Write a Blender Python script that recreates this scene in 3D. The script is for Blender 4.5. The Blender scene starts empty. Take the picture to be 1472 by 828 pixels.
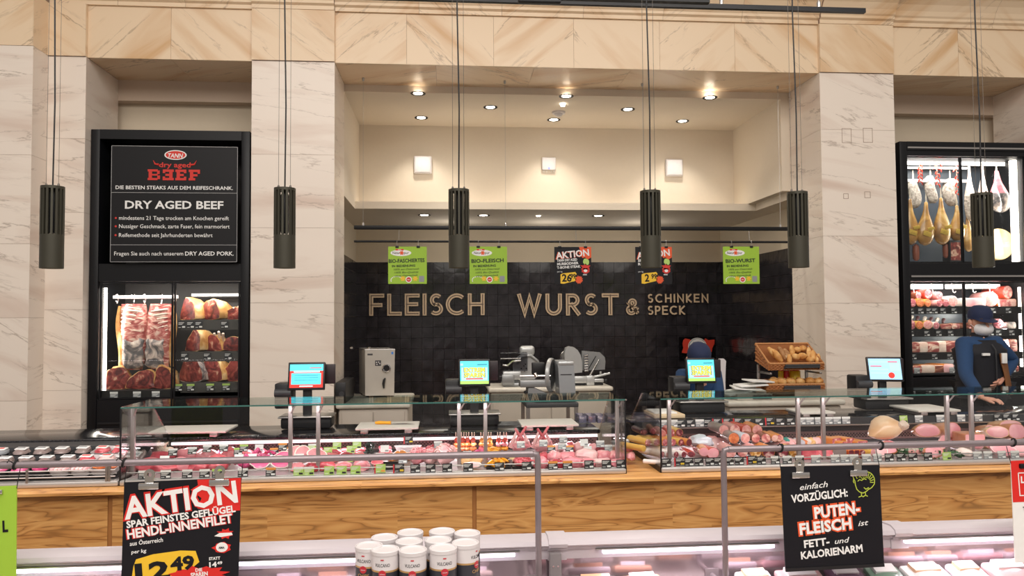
import bpy, bmesh, math, random
from mathutils import Vector, Matrix, noise
PI = math.pi
random.seed(7)
SC = bpy.context.scene
COL = SC.collection
# ------------------------------------------------------------------ camera, world, lights, exposure
CAM_H = 1.80
FPX = 1106.0
PITCH, YAW, ROLL = [math.radians(a) for a in (2.2394, 4.9273, -0.3887)]
_fw = Vector((math.sin(YAW) * math.cos(PITCH), math.cos(YAW) * math.cos(PITCH), math.sin(PITCH)))
_r0 = Vector((math.cos(YAW), -math.sin(YAW), 0))
_u0 = _r0.cross(_fw)
_rt = math.cos(ROLL) * _r0 + math.sin(ROLL) * _u0
_up = -math.sin(ROLL) * _r0 + math.cos(ROLL) * _u0
cd = bpy.data.cameras.new('camera')
cd.sensor_width = 36.0
cd.lens = FPX * 36.0 / 1472.0
cd.clip_start = 0.05
cam = bpy.data.objects.new('camera', cd)
COL.objects.link(cam)
cam.matrix_world = Matrix(((_rt.x, _up.x, -_fw.x, 0), (_rt.y, _up.y, -_fw.y, 0), (_rt.z, _up.z, -_fw.z, CAM_H), (0, 0, 0, 1)))
SC.camera = cam
SC.view_settings.view_transform = 'Standard'
SC.view_settings.look = 'None'
SC.view_settings.exposure = -0.17
SC.view_settings.gamma = 1.0
SC.view_settings.use_curve_mapping = False
W = bpy.data.worlds.new('hall_ambience')
SC.world = W
W.use_nodes = True
W.node_tree.nodes['Background'].inputs[0].default_value = (1.0, 0.90, 0.82, 1)
W.node_tree.nodes['Background'].inputs[1].default_value = 0.42


def area(name, loc, rot, sx, sy, power, col=(1, 1, 1), spread=PI):
    l = bpy.data.lights.new(name, 'AREA')
    l.shape = 'RECTANGLE'
    l.size, l.size_y = sx, sy
    l.energy = power
    l.color = col
    l.spread = spread
    o = bpy.data.objects.new(name, l)
    o.location = loc
    o.rotation_euler = rot
    COL.objects.link(o)
    return o


def spot(name, loc, power, angle, blend=0.5, col=(1, 1, 1), rot=(0, 0, 0), rad=0.05):
    l = bpy.data.lights.new(name, 'SPOT')
    l.energy = power
    l.spot_size = angle
    l.spot_blend = blend
    l.color = col
    l.shadow_soft_size = rad
    o = bpy.data.objects.new(name, l)
    o.location = loc
    o.rotation_euler = rot
    COL.objects.link(o)
    return o


# ceiling luminaires of the sales hall (above and behind the viewer)
area('hall_ceiling_light', (0.5, 1.2, 6.6), (0, 0, 0), 9, 2.5, 420, (1.0, 0.93, 0.86))
# added unseen fill lamps that lift the niche ceiling, soffit and walls
for x_ in (.1, 1.3, 2.5):
    for y_, z_, e_ in ((8.5, 3.35, 3.6), (9.7, 2.75, 6)):
        l_ = bpy.data.lights.new('niche_fill', 'POINT')
        l_.energy = e_
        l_.color = (1, .94, .86)
        l_.shadow_soft_size = .3
        o_ = bpy.data.objects.new('niche_fill', l_)
        o_.location = (x_, y_, z_)
        COL.objects.link(o_)
area('hall_ceiling_light_rear', (0.5, -3.5, 6.3), (math.radians(38), 0, 0), 10, 2.5, 520, (1.0, 0.93, 0.86))


# ------------------------------------------------------------------ pixel helper: a photo point on a plane of known depth or height
def at(px, py, Y=None, Z=None):
    d = _fw + _rt * ((px - 736) / FPX) + _up * ((414 - py) / FPX)
    t = Y / d.y if Y is not None else (Z - CAM_H) / d.z
    q = d * t
    return Vector((q.x, q.y, q.z + CAM_H))


def atX(px, py, Y):
    return at(px, py, Y).x


def atZ(px, py, Y):
    return at(px, py, Y).z


# ------------------------------------------------------------------ colours and materials
def C(h, a=1.0):
    v = [int(h[i:i + 2], 16) / 255 for i in (0, 2, 4)]
    return tuple((x / 12.92 if x <= .04045 else ((x + .055) / 1.055) ** 2.4) for x in v) + (a,)


M = {}


def _bs(name):
    m = bpy.data.materials.new(name)
    m.use_nodes = True
    nt = m.node_tree
    return m, nt, nt.nodes['Principled BSDF']


def flat(name, col, rough=.5, metal=0.0, spec=.5, emit=0.0, ecol=None, coat=0.0, var=0.06, vs=30.0, bump=0.0):
    """principled with a little procedural mottling"""
    if name in M:
        return M[name]
    m, nt, b = _bs(name)
    c = C(col) if isinstance(col, str) else col
    b.inputs['Roughness'].default_value = rough
    b.inputs['Metallic'].default_value = metal
    b.inputs['Specular IOR Level'].default_value = spec
    b.inputs['Coat Weight'].default_value = coat
    if emit:
        b.inputs['Base Color'].default_value = c
        b.inputs['Emission Color'].default_value = C(ecol) if isinstance(ecol, str) else (ecol or c)
        b.inputs['Emission Strength'].default_value = emit
    else:
        tc = nt.nodes.new('ShaderNodeTexCoord')
        n = nt.nodes.new('ShaderNodeTexNoise')
        n.inputs['Scale'].default_value = vs
        n.inputs['Detail'].default_value = 3
        nt.links.new(tc.outputs['Object'], n.inputs['Vector'])
        mx = nt.nodes.new('ShaderNodeMix')
        mx.data_type = 'RGBA'
        mx.inputs[6].default_value = tuple(x * (1 - var) for x in c[:3]) + (1,)
        mx.inputs[7].default_value = tuple(min(1, x * (1 + var)) for x in c[:3]) + (1,)
        nt.links.new(n.outputs['Fac'], mx.inputs[0])
        nt.links.new(mx.outputs[2], b.inputs['Base Color'])
        if bump:
            bp = nt.nodes.new('ShaderNodeBump')
            bp.inputs['Strength'].default_value = bump
            bp.inputs['Distance'].default_value = .01
            nt.links.new(n.outputs['Fac'], bp.inputs['Height'])
            nt.links.new(bp.outputs['Normal'], b.inputs['Normal'])
    M[name] = m
    return m


def ramp(nt, stops):
    r = nt.nodes.new('ShaderNodeValToRGB')
    e = r.color_ramp.elements
    while len(e) < len(stops):
        e.new(.5)
    for i, (p, c) in enumerate(stops):
        e[i].position = p
        e[i].color = C(c) if isinstance(c, str) else c
    return r


def mottled(name, stops, scale=8, detail=5, rough=.4, dist=.6, bump=.15, coat=0.0, rsc=(1, 1, 1), spec=.5, rnd=True, metal=0.0):
    """noise-through-ramp material in object space; each object is shifted so copies differ"""
    if name in M:
        return M[name]
    m, nt, b = _bs(name)
    tc = nt.nodes.new('ShaderNodeTexCoord')
    mp = nt.nodes.new('ShaderNodeMapping')
    mp.inputs['Scale'].default_value = rsc
    nt.links.new(tc.outputs['Object'], mp.inputs['Vector'])
    if rnd:
        oi = nt.nodes.new('ShaderNodeObjectInfo')
        ml = nt.nodes.new('ShaderNodeMath')
        ml.operation = 'MULTIPLY'
        ml.inputs[1].default_value = 37.0
        nt.links.new(oi.outputs['Random'], ml.inputs[0])
        nt.links.new(ml.outputs[0], mp.inputs['Location'])
    n = nt.nodes.new('ShaderNodeTexNoise')
    n.inputs['Scale'].default_value = scale
    n.inputs['Detail'].default_value = detail
    n.inputs['Distortion'].default_value = dist
    nt.links.new(mp.outputs['Vector'], n.inputs['Vector'])
    r = ramp(nt, stops)
    nt.links.new(n.outputs['Fac'], r.inputs['Fac'])
    nt.links.new(r.outputs['Color'], b.inputs['Base Color'])
    b.inputs['Roughness'].default_value = rough
    b.inputs['Specular IOR Level'].default_value = spec
    b.inputs['Coat Weight'].default_value = coat
    b.inputs['Metallic'].default_value = metal
    if bump:
        bp = nt.nodes.new('ShaderNodeBump')
        bp.inputs['Strength'].default_value = bump
        bp.inputs['Distance'].default_value = .01
        nt.links.new(n.outputs['Fac'], bp.inputs['Height'])
        nt.links.new(bp.outputs['Normal'], b.inputs['Normal'])
    M[name] = m
    return m


def marble(name, base, tint, vein, vdir=(1.0, 3.2), vscale=1.0):
    """slab marble in UV space (metres): soft clouds, long thin veins along the slab's own grain"""
    m, nt, b = _bs(name)
    N = nt.nodes.new
    uv = N('ShaderNodeUVMap')
    mp = N('ShaderNodeMapping')
    mp.inputs['Scale'].default_value = (vdir[0], vdir[1], 1)
    nt.links.new(uv.outputs['UV'], mp.inputs['Vector'])
    n1 = N('ShaderNodeTexNoise')
    n1.inputs['Scale'].default_value = 1.1
    n1.inputs['Detail'].default_value = 5
    n1.inputs['Distortion'].default_value = .5
    nt.links.new(mp.outputs[0], n1.inputs['Vector'])
    r1 = ramp(nt, [(.30, tint), (.44, base), (.56, base), (.72, tint)])
    nt.links.new(n1.outputs['Fac'], r1.inputs['Fac'])
    # veins: narrow band of a warped noise
    n2 = N('ShaderNodeTexNoise')
    n2.inputs['Scale'].default_value = 1.5 * vscale
    n2.inputs['Detail'].default_value = 7
    n2.inputs['Roughness'].default_value = .62
    n2.inputs['Distortion'].default_value = .2
    nt.links.new(mp.outputs[0], n2.inputs['Vector'])
    r2 = ramp(nt, [(.487, (0, 0, 0, 1)), (.50, (1, 1, 1, 1)), (.515, (0, 0, 0, 1))])
    nt.links.new(n2.outputs['Fac'], r2.inputs['Fac'])
    n3 = N('ShaderNodeTexNoise')
    n3.inputs['Scale'].default_value = 2.2
    nt.links.new(mp.outputs[0], n3.inputs['Vector'])
    r3 = ramp(nt, [(.45, (0, 0, 0, 1)), (.62, (1, 1, 1, 1))])
    nt.links.new(n3.outputs['Fac'], r3.inputs['Fac'])
    mu = N('ShaderNodeMath')
    mu.operation = 'MULTIPLY'
    nt.links.new(r2.outputs[0], mu.inputs[0])
    nt.links.new(r3.outputs[0], mu.inputs[1])
    mu2 = N('ShaderNodeMath')
    mu2.operation = 'MULTIPLY'
    mu2.inputs[1].default_value = .55
    nt.links.new(mu.outputs[0], mu2.inputs[0])
    mx = N('ShaderNodeMix')
    mx.data_type = 'RGBA'
    mx.inputs[7].default_value = C(vein)
    nt.links.new(mu2.outputs[0], mx.inputs[0])
    nt.links.new(r1.outputs[0], mx.inputs[6])
    nt.links.new(mx.outputs[2], b.inputs['Base Color'])
    b.inputs['Roughness'].default_value = .32
    b.inputs['Specular IOR Level'].default_value = .4
    M[name] = m
    return m


def woodmat(name, light, mid, dark):
    m, nt, b = _bs(name)
    N = nt.nodes.new
    uv = N('ShaderNodeUVMap')
    mp = N('ShaderNodeMapping')
    mp.inputs['Scale'].default_value = (1.1, 9.0, 1)
    nt.links.new(uv.outputs['UV'], mp.inputs['Vector'])
    n = N('ShaderNodeTexNoise')
    n.inputs['Scale'].default_value = 1.3
    n.inputs['Detail'].default_value = 2
    n.inputs['Distortion'].default_value = .9
    nt.links.new(mp.outputs[0], n.inputs['Vector'])
    mm = N('ShaderNodeMath')
    mm.operation = 'MULTIPLY'
    mm.inputs[1].default_value = 6.0
    nt.links.new(n.outputs['Fac'], mm.inputs[0])
    fr = N('ShaderNodeMath')
    fr.operation = 'FRACT'
    nt.links.new(mm.outputs[0], fr.inputs[0])
    r = ramp(nt, [(0.0, dark), (.07, mid), (.45, light), (.85, mid), (1.0, dark)])
    nt.links.new(fr.outputs[0], r.inputs['Fac'])
    n2 = N('ShaderNodeTexNoise')
    n2.inputs['Scale'].default_value = 1.0
    n2.inputs['Detail'].default_value = 4
    nt.links.new(mp.outputs[0], n2.inputs['Vector'])
    r2 = ramp(nt, [(.3, mid), (.6, light)])
    nt.links.new(n2.outputs['Fac'], r2.inputs['Fac'])
    mx = N('ShaderNodeMix')
    mx.data_type = 'RGBA'
    mx.inputs[0].default_value = .35
    nt.links.new(r.outputs[0], mx.inputs[6])
    nt.links.new(r2.outputs[0], mx.inputs[7])
    nt.links.new(mx.outputs[2], b.inputs['Base Color'])
    b.inputs['Roughness'].default_value = .42
    M[name] = m
    return m


def glassmat(name, tint=(1, 1, 1, 1), refl=1.0, rough=.0, alpha=0.0, dcol='ffffff'):
    """thin architectural pane: clear with fresnel reflection"""
    m, nt, b = _bs(name)
    nt.nodes.remove(b)
    N = nt.nodes.new
    out = nt.nodes['Material Output']
    t = N('ShaderNodeBsdfTransparent')
    t.inputs[0].default_value = tint
    g = N('ShaderNodeBsdfGlossy')
    g.inputs['Roughness'].default_value = rough
    lw = N('ShaderNodeFresnel')
    lw.inputs['IOR'].default_value = 1.45
    mu = N('ShaderNodeMath')
    mu.operation = 'MULTIPLY'
    mu.inputs[1].default_value = refl
    nt.links.new(lw.outputs[0], mu.inputs[0])
    mx = N('ShaderNodeMixShader')
    nt.links.new(mu.outputs[0], mx.inputs[0])
    nt.links.new(t.outputs[0], mx.inputs[1])
    nt.links.new(g.outputs[0], mx.inputs[2])
    last = mx
    if alpha:
        d = N('ShaderNodeBsdfDiffuse')
        d.inputs[0].default_value = C(dcol)
        m2 = N('ShaderNodeMixShader')
        m2.inputs[0].default_value = alpha
        nt.links.new(mx.outputs[0], m2.inputs[1])
        nt.links.new(d.outputs[0], m2.inputs[2])
        last = m2
    nt.links.new(last.outputs[0], out.inputs[0])
    M[name] = m
    return m


# ------------------------------------------------------------------ mesh builder
OFF = {}


class MB:
    def __init__(self):
        self.v, self.f, self.m, self.uv = [], [], [], {}

    def _add(self, vs, fs, m=0, mtx=None):
        o = len(self.v)
        self.v += [tuple(mtx @ Vector(p)) if mtx is not None else tuple(p) for p in vs]
        for q in fs:
            self.f.append(tuple(i + o for i in q))
            self.m.append(m)
        return o

    def box(self, x0, x1, y0, y1, z0, z1, m=0, bev=0.0, mtx=None, seg=2):
        if bev > 0:
            bm = bmesh.new()
            bmesh.ops.create_cube(bm, size=1)
            for v in bm.verts:
                v.co = Vector(((x0 + x1) / 2 + v.co.x * (x1 - x0), (y0 + y1) / 2 + v.co.y * (y1 - y0), (z0 + z1) / 2 + v.co.z * (z1 - z0)))
            bmesh.ops.bevel(bm, geom=bm.edges[:], offset=min(bev, .49 * min(abs(x1 - x0), abs(y1 - y0), abs(z1 - z0))), segments=seg, affect='EDGES', profile=.5)
            self.bm(bm, m, mtx)
            return self
        vs = [(x, y, z) for x in (x0, x1) for y in (y0, y1) for z in (z0, z1)]
        self._add(vs, [(0, 1, 3, 2), (4, 6, 7, 5), (0, 4, 5, 1), (2, 3, 7, 6), (0, 2, 6, 4), (1, 5, 7, 3)], m, mtx)
        return self

    def bm(self, bm, m=0, mtx=None, free=True):
        bm.verts.index_update()
        self._add([v.co for v in bm.verts], [[v.index for v in f.verts] for f in bm.faces], m, mtx)
        if free:
            bm.free()
        return self

    def tube(self, pts, r, n=8, m=0, caps=True, flat=1.0, mtx=None):
        """sweep a circle along pts; r a number or one per point"""
        pts = [Vector(p) for p in pts]
        rs = r if isinstance(r, (list, tuple)) else [r] * len(pts)
        t0 = (pts[1] - pts[0]).normalized()
        a = Vector((0, 0, 1)) if abs(t0.z) < .9 else Vector((1, 0, 0))
        u = t0.cross(a).normalized()
        vs = []
        for i, p in enumerate(pts):
            t = (pts[min(i + 1, len(pts) - 1)] - pts[max(i - 1, 0)])
            t = t.normalized() if t.length > 1e-9 else t0
            u = (u - t * u.dot(t)).normalized()
            w = t.cross(u)
            for k in range(n):
                c, s = math.cos(2 * PI * k / n), math.sin(2 * PI * k / n)
                vs.append(p + u * (c * rs[i]) + w * (s * rs[i] * flat))
        fs = []
        for i in range(len(pts) - 1):
            for k in range(n):
                fs.append((i * n + k, i * n + (k + 1) % n, (i + 1) * n + (k + 1) % n, (i + 1) * n + k))
        if caps:
            fs.append(tuple(range(n))[::-1])
            fs.append(tuple((len(pts) - 1) * n + k for k in range(n)))
        self._add(vs, fs, m, mtx)
        return self

    def lathe(self, prof, c=(0, 0, 0), n=24, m=0, mtx=None, cap=True):
        """prof: (r, z) bottom to top around the vertical through c"""
        vs = [(c[0] + r * math.cos(2 * PI * k / n), c[1] + r * math.sin(2 * PI * k / n), c[2] + z) for r, z in prof for k in range(n)]
        fs = [(i * n + k, i * n + (k + 1) % n, (i + 1) * n + (k + 1) % n, (i + 1) * n + k) for i in range(len(prof) - 1) for k in range(n)]
        if cap:
            fs.append(tuple(range(n))[::-1])
            fs.append(tuple((len(prof) - 1) * n + k for k in range(n)))
        self._add(vs, fs, m, mtx)
        return self

    def ball(self, c, r, sub=2, m=0, amp=0.0, fr=1.0, seed=0.0, mtx=None, fn=None):
        """noise-shaped ellipsoid: r a triple of half axes"""
        r = r if isinstance(r, (list, tuple)) else (r, r, r)
        bm = bmesh.new()
        bmesh.ops.create_icosphere(bm, subdivisions=sub, radius=1)
        for v in bm.verts:
            d = v.co.copy()
            k = 1 + amp * noise.noise(d * fr + Vector((seed, seed * 1.7, -seed)))
            q = Vector((d.x * r[0] * k, d.y * r[1] * k, d.z * r[2] * k))
            if fn:
                q = fn(q, d)
            v.co = q + Vector(c)
        self.bm(bm, m, mtx)
        return self

    def prism(self, poly, d0, d1, axis='y', m=0, mtx=None):
        """poly: (x,z) for axis y, (y,z) for axis x, (x,y) for axis z"""
        def P(a, b, d):
            return (a, d, b) if axis == 'y' else ((d, a, b) if axis == 'x' else (a, b, d))
        n = len(poly)
        vs = [P(a, b, d0) for a, b in poly] + [P(a, b, d1) for a, b in poly]
        fs = [tuple(range(n)), tuple(range(2 * n - 1, n - 1, -1))] + [(i, i + n, (i + 1) % n + n, (i + 1) % n) for i in range(n)]
        self._add(vs, fs, m, mtx)
        return self

    def quad(self, a, b, c, d, m=0, uv=None):
        o = self._add([a, b, c, d], [(0, 1, 2, 3)], m)
        if uv:
            self.uv[len(self.f) - 1] = uv
        return self

    def loft(self, rings, m=0, caps=True, mtx=None):
        n = len(rings[0])
        vs = [p for r in rings for p in r]
        fs = [(i * n + k, i * n + (k + 1) % n, (i + 1) * n + (k + 1) % n, (i + 1) * n + k) for i in range(len(rings) - 1) for k in range(n)]
        if caps:
            fs.append(tuple(range(n))[::-1])
            fs.append(tuple((len(rings) - 1) * n + k for k in range(n)))
        self._add(vs, fs, m, mtx)
        return self

    def build(self, name, mats, parent=None, smooth=True, ang=38, origin=None, fix=True):
        me = bpy.data.meshes.new(name)
        off = Vector(OFF.get(parent.name, (0, 0, 0))) if parent else None
        if off is None:
            if origin is not None:
                off = Vector(origin)
            else:
                xs, ys, zs = zip(*self.v)
                off = Vector(((min(xs) + max(xs)) / 2, (min(ys) + max(ys)) / 2, min(zs)))
        me.from_pydata([(x - off.x, y - off.y, z - off.z) for x, y, z in self.v], [], self.f)
        for mt in (mats if isinstance(mats, (list, tuple)) else [mats]):
            me.materials.append(mt)
        me.polygons.foreach_set('material_index', self.m)
        if self.uv:
            ul = me.uv_layers.new(name='UVMap')
            for fi, uvs in self.uv.items():
                for li, q in zip(me.polygons[fi].loop_indices, uvs):
                    ul.data[li].uv = q
        if fix and not self.uv:
            b = bmesh.new()
            b.from_mesh(me)
            bmesh.ops.recalc_face_normals(b, faces=b.faces[:])
            b.to_mesh(me)
            b.free()
        if smooth:
            me.polygons.foreach_set('use_smooth', [True] * len(me.polygons))
            me.set_sharp_from_angle(angle=math.radians(ang))
        me.update()
        o = bpy.data.objects.new(name, me)
        COL.objects.link(o)
        if parent:
            o.parent = parent
            OFF[o.name] = tuple(off)
        else:
            o.location = off
        return o


def tag(o, label=None, cat=None, group=None, kind=None):
    if label:
        o['label'] = label
    if cat:
        o['category'] = cat
    if group:
        o['group'] = group
    if kind:
        o['kind'] = kind
    return o


def thing(name, label, cat, loc=(0, 0, 0), group=None):
    o = bpy.data.objects.new(name, None)
    o.empty_display_size = .05
    COL.objects.link(o)
    o.location = loc
    OFF[o.name] = tuple(loc)
    return tag(o, label, cat, group)


def struct(o):
    o['kind'] = 'structure'
    return o


def dup(o, loc=None, rot=None, label=None, group=None, scale=None, parent=None):
    c = o.copy()
    COL.objects.link(c)
    if parent is not None:
        c.parent = parent
    if loc is not None:
        c.location = loc
    if rot is not None:
        c.rotation_euler = rot
    if scale is not None:
        c.scale = scale if isinstance(scale, (tuple, list)) else (scale,) * 3
    if label:
        c['label'] = label
    if group:
        c['group'] = group
    for ch in o.children:
        dup(ch, parent=c)
    return c


def ordinal(i):
    w = ['first', 'second', 'third', 'fourth', 'fifth', 'sixth', 'seventh', 'eighth', 'ninth', 'tenth', 'eleventh', 'twelfth', 'thirteenth',
         'fourteenth', 'fifteenth', 'sixteenth', 'seventeenth', 'eighteenth', 'nineteenth', 'twentieth']
    if i < 20:
        return w[i]
    t = {2: 'twenty', 3: 'thirty', 4: 'forty'}[(i + 1) // 10]
    u = (i + 1) % 10
    return t + '-' + w[u - 1] if u else {'twenty': 'twentieth', 'thirty': 'thirtieth', 'forty': 'fortieth'}[t]


# ------------------------------------------------------------------ lettering
def text_mb(s, size=.1, bold=0.0, shear=0.0, align='CENTER', space=1.0, ext=0.0005, res=2, width=None):
    cu = bpy.data.curves.new('lettering', 'FONT')
    cu.body = s
    cu.size = size
    cu.offset = bold * size
    cu.shear = shear
    cu.align_x = align
    cu.space_character = space
    cu.extrude = ext
    cu.resolution_u = res
    o = bpy.data.objects.new('lettering', cu)
    me = o.to_mesh()
    vs = [v.co.copy() for v in me.vertices]
    fs = [tuple(p.vertices) for p in me.polygons]
    o.to_mesh_clear()
    bpy.data.objects.remove(o)
    bpy.data.curves.remove(cu)
    if width and vs:
        x0, x1 = min(v.x for v in vs), max(v.x for v in vs)
        k = width / (x1 - x0)
        cx = (x0 + x1) / 2 if align == 'CENTER' else x0
        for v in vs:
            v.x = (v.x - cx) * k + (0 if align == 'CENTER' else x0)
    return vs, fs


def write(name, s, frame, u, v, size, mt, parent, bold=0.0, shear=0.0, align='CENTER', tilt=0.0, lift=.0012, space=1.0, width=None, ext=.0004, mb=None, m=0):
    """lettering on a flat surface: frame = (origin, right, up, normal); u, v metres in it"""
    vs, fs = text_mb(s, size, bold, shear, align, space, ext, width=width)
    o, R, U, Nn = frame
    c, sn = math.cos(tilt), math.sin(tilt)
    pts = [o + R * (u + p.x * c - p.y * sn) + U * (v + p.x * sn + p.y * c) + Nn * (lift + p.z) for p in vs]
    if mb is not None:
        mb._add(pts, fs, m)
        return None
    b = MB()
    b._add(pts, fs, 0)
    return b.build(name, mt, parent, smooth=False, fix=False)


# single-stroke capitals on a 0..1 high grid, for the wide drawn lettering: (width, strokes)
def _arc(cx, cy, rx, ry, a0, a1, n=14):
    return [(cx + rx * math.cos(math.radians(a0 + (a1 - a0) * i / n)), cy + ry * math.sin(math.radians(a0 + (a1 - a0) * i / n))) for i in range(n + 1)]


GL = {
    'F': (.62, [[(0, 0), (0, 1), (.6, 1)], [(0, .48), (.5, .48)]]),
    'L': (.6, [[(0, 1), (0, 0), (.58, 0)]]),
    'E': (.62, [[(.6, 1), (0, 1), (0, 0), (.6, 0)], [(0, .52), (.52, .52)]]),
    'I': (.0, [[(0, 0), (0, 1)]]),
    'S': (.56, [_arc(.29, .745, .25, .255, 40, 270, 14) + _arc(.27, .25, .28, .25, 90, -140, 14)]),
    'C': (.86, [_arc(.5, .5, .5, .5, 48, 312, 24)]),
    'H': (.72, [[(0, 0), (0, 1)], [(.72, 0), (.72, 1)], [(0, .5), (.72, .5)]]),
    'W': (1.12, [[(0, 1), (.3, 0), (.56, .92), (.82, 0), (1.12, 1)]]),
    'U': (.7, [[(0, 1), (0, .36)] + _arc(.35, .36, .35, .36, 180, 360, 14) + [(.7, .36), (.7, 1)]]),
    'R': (.58, [[(0, 0), (0, 1)], [(.05, 1), (.28, 1)] + _arc(.28, .74, .27, .26, 90, -90, 10) + [(.05, .48)], [(.22, .48), (.58, 0)]]),
    'T': (.74, [[(0, 1), (.74, 1)], [(.37, 1), (.37, 0)]]),
    'N': (.74, [[(0, 0), (0, 1), (.74, 0), (.74, 1)]]),
    'K': (.6, [[(0, 0), (0, 1)], [(.58, 1), (.02, .48), (.6, 0)]]),
    'P': (.56, [[(0, 0), (0, 1)], [(.05, 1), (.28, 1)] + _arc(.28, .72, .27, .28, 90, -90, 10) + [(.05, .44)]]),
    '&': (.8, [[(.8, 0), (.2, .66)] + _arc(.38, .8, .2, .2, 225, -45, 12) + [(.18, .47)] + _arc(.3, .25, .28, .25, 110, 300, 12) + [(.62, .22), (.76, .46)]]),
}


def stroke(mb, pts, w, dz, frame, u, v, lift, m=0):
    """flat ribbon of width w along a 2D polyline with mitred joints, thickness dz"""
    o, R, U, Nn = frame
    P = []
    for a, b in pts:
        if not P or (Vector((a, b)) - P[-1]).length > 1e-5:
            P.append(Vector((a, b)))
    lift += len(mb.f) % 97 * 4e-6
    L, Rr = [], []
    for i, p in enumerate(P):
        d0 = (p - P[i - 1]).normalized() if i else (P[1] - P[0]).normalized()
        d1 = (P[i + 1] - p).normalized() if i < len(P) - 1 else d0
        n0, n1 = Vector((-d0.y, d0.x)), Vector((-d1.y, d1.x))
        b = (n0 + n1)
        b = b.normalized() if b.length > 1e-6 else n0
        k = min(1 / max(.3, b.dot(n0)), 2.4)
        L.append(p + b * (w / 2 * k))
        Rr.append(p - b * (w / 2 * k))
    def W3(q, h):
        return o + R * (u + q.x) + U * (v + q.y) + Nn * (lift + h)
    n = len(P)
    vs = [W3(q, dz) for q in L] + [W3(q, dz) for q in Rr] + [W3(q, 0) for q in L] + [W3(q, 0) for q in Rr]
    fs = []
    for i in range(n - 1):
        fs += [(i, i + 1, n + i + 1, n + i), (2 * n + i + 1, 2 * n + i, i, i + 1)[::-1], (n + i, n + i + 1, 3 * n + i + 1, 3 * n + i)]
    fs += [(0, n, 3 * n, 2 * n), (n - 1, 3 * n - 1, 4 * n - 1, 2 * n - 1)]
    mb._add(vs, fs, m)
# ================================================================== materials
marble('marble_cream', 'efe3d6', 'dbc7b8', '85705f', (.45, 2.8), .9)
marble('marble_gold', 'ecd4b4', 'd6ae80', '76583c', (.4, 2.6), .9)
woodmat('wood_olive', 'dba766', 'bb8044', '6f421c')
flat('joint', 'a08878', .8)
flat('wall_white', 'ded2c0', .85, var=.02)
flat('wall_beige', 'd9cbb4', .85, var=.02)
flat('grout', '736c69', .9)
mottled('tile_black', [(.3, '211f22'), (.6, '322f33'), (.8, '403c42')], 9, 3, .16, .3, .25)
flat('floor_tile', '8f877d', .35)
flat('black_metal', '0e0f13', .4, .0, .35)
flat('black_plastic', '17171a', .45)
flat('black_matte', '0c0c0e', .75)
flat('dark_gray', '3a3b3e', .5)
flat('steel', 'b9b6b3', .32, .9)
flat('steel_pink', 'b4a8a6', .38, .7)
flat('chrome', 'd6d4d2', .14, 1.0)
flat('aluminium', 'c9c6c4', .35, .6)
flat('white_plastic', 'd6d1d1', .4, var=.02)
flat('offwhite', 'd8d4cc', .5)
flat('led_white', 'ffffff', emit=7.0, ecol='fff6f2')
flat('led_cool', 'ffffff', emit=9.0, ecol='fff4e6')
flat('led_pink', 'ffffff', emit=4.0, ecol='ffe4ee')
flat('lamp_glow', 'ffffff', emit=14.0, ecol='fff2e0')
mottled('granite_black', [(.35, '121214'), (.62, '222226'), (.75, '4a4a50')], 90, 2, .12, .2, 0.0)
mottled('marble_grey_top', [(.3, 'c9c3b6'), (.6, 'dcd6ca'), (.8, 'b9b2a6')], 6, 4, .3)
glassmat('glass', (.985, .995, .99, 1), .55)
glassmat('glass_shelf', (.80, .86, .84, 1), .55)
glassmat('glass_dark', (.62, .62, .64, 1), .8)
flat('glass_edge', '3f6f68', .2)


# ================================================================== setting
def slab(mb, o, R, U, w, h, m, lift=.004, gap=.0022, rot=0.0, flip=1):
    """one stone slab with its own grain; o lower-left corner, R/U unit vectors in its face"""
    Nn = R.cross(U)
    g = gap / 2
    a, b = random.uniform(0, 40), random.uniform(0, 40)
    c, s = math.cos(rot), math.sin(rot)

    def uv(x, y):
        x *= flip
        return (a + x * c + y * s, b - x * s + y * c)
    co = [(g, g), (w - g, g), (w - g, h - g), (g, h - g)]
    P = [o + R * x + U * y + Nn * lift for x, y in co]
    Q = [o + R * x + U * y for x, y in co]
    mb.quad(*P, m=m, uv=[uv(x, y) for x, y in co])
    for i in range(4):
        j = (i + 1) % 4
        mb.quad(Q[i], Q[j], P[j], P[i], m=m, uv=[uv(*co[i]), uv(*co[j]), uv(*co[j]), uv(*co[i])])


X3, Y3, Z3 = Vector((1, 0, 0)), Vector((0, 1, 0)), Vector((0, 0, 1))
YP, YB, ZL = 7.0, 7.67, 4.13      # pier front, pier back, underside of the lintels


def pier(name, x0, x1, joints, y0=YP, left=True, right=True, y1=YB):
    mb = MB()
    mb.box(x0 + .004, x1 - .004, y0 + .004, y1, 0, ZL, 1)
    zs = [0.0] + joints + [ZL]
    for a, b in zip(zs, zs[1:]):
        slab(mb, Vector((x0, y0 + .004, a)), X3, Z3, x1 - x0, b - a, 0, rot=random.uniform(-.5, .1))
        if right:
            slab(mb, Vector((x1 - .004, y0, a)), Y3, Z3, y1 - y0, b - a, 0, rot=random.uniform(-.3, .3))
        if left:
            slab(mb, Vector((x0 + .004, y1, a)), -Y3, Z3, y1 - y0, b - a, 0, rot=random.uniform(-.3, .3))
    return struct(mb.build(name, [M['marble_cream'], M['joint']], smooth=False))


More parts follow.
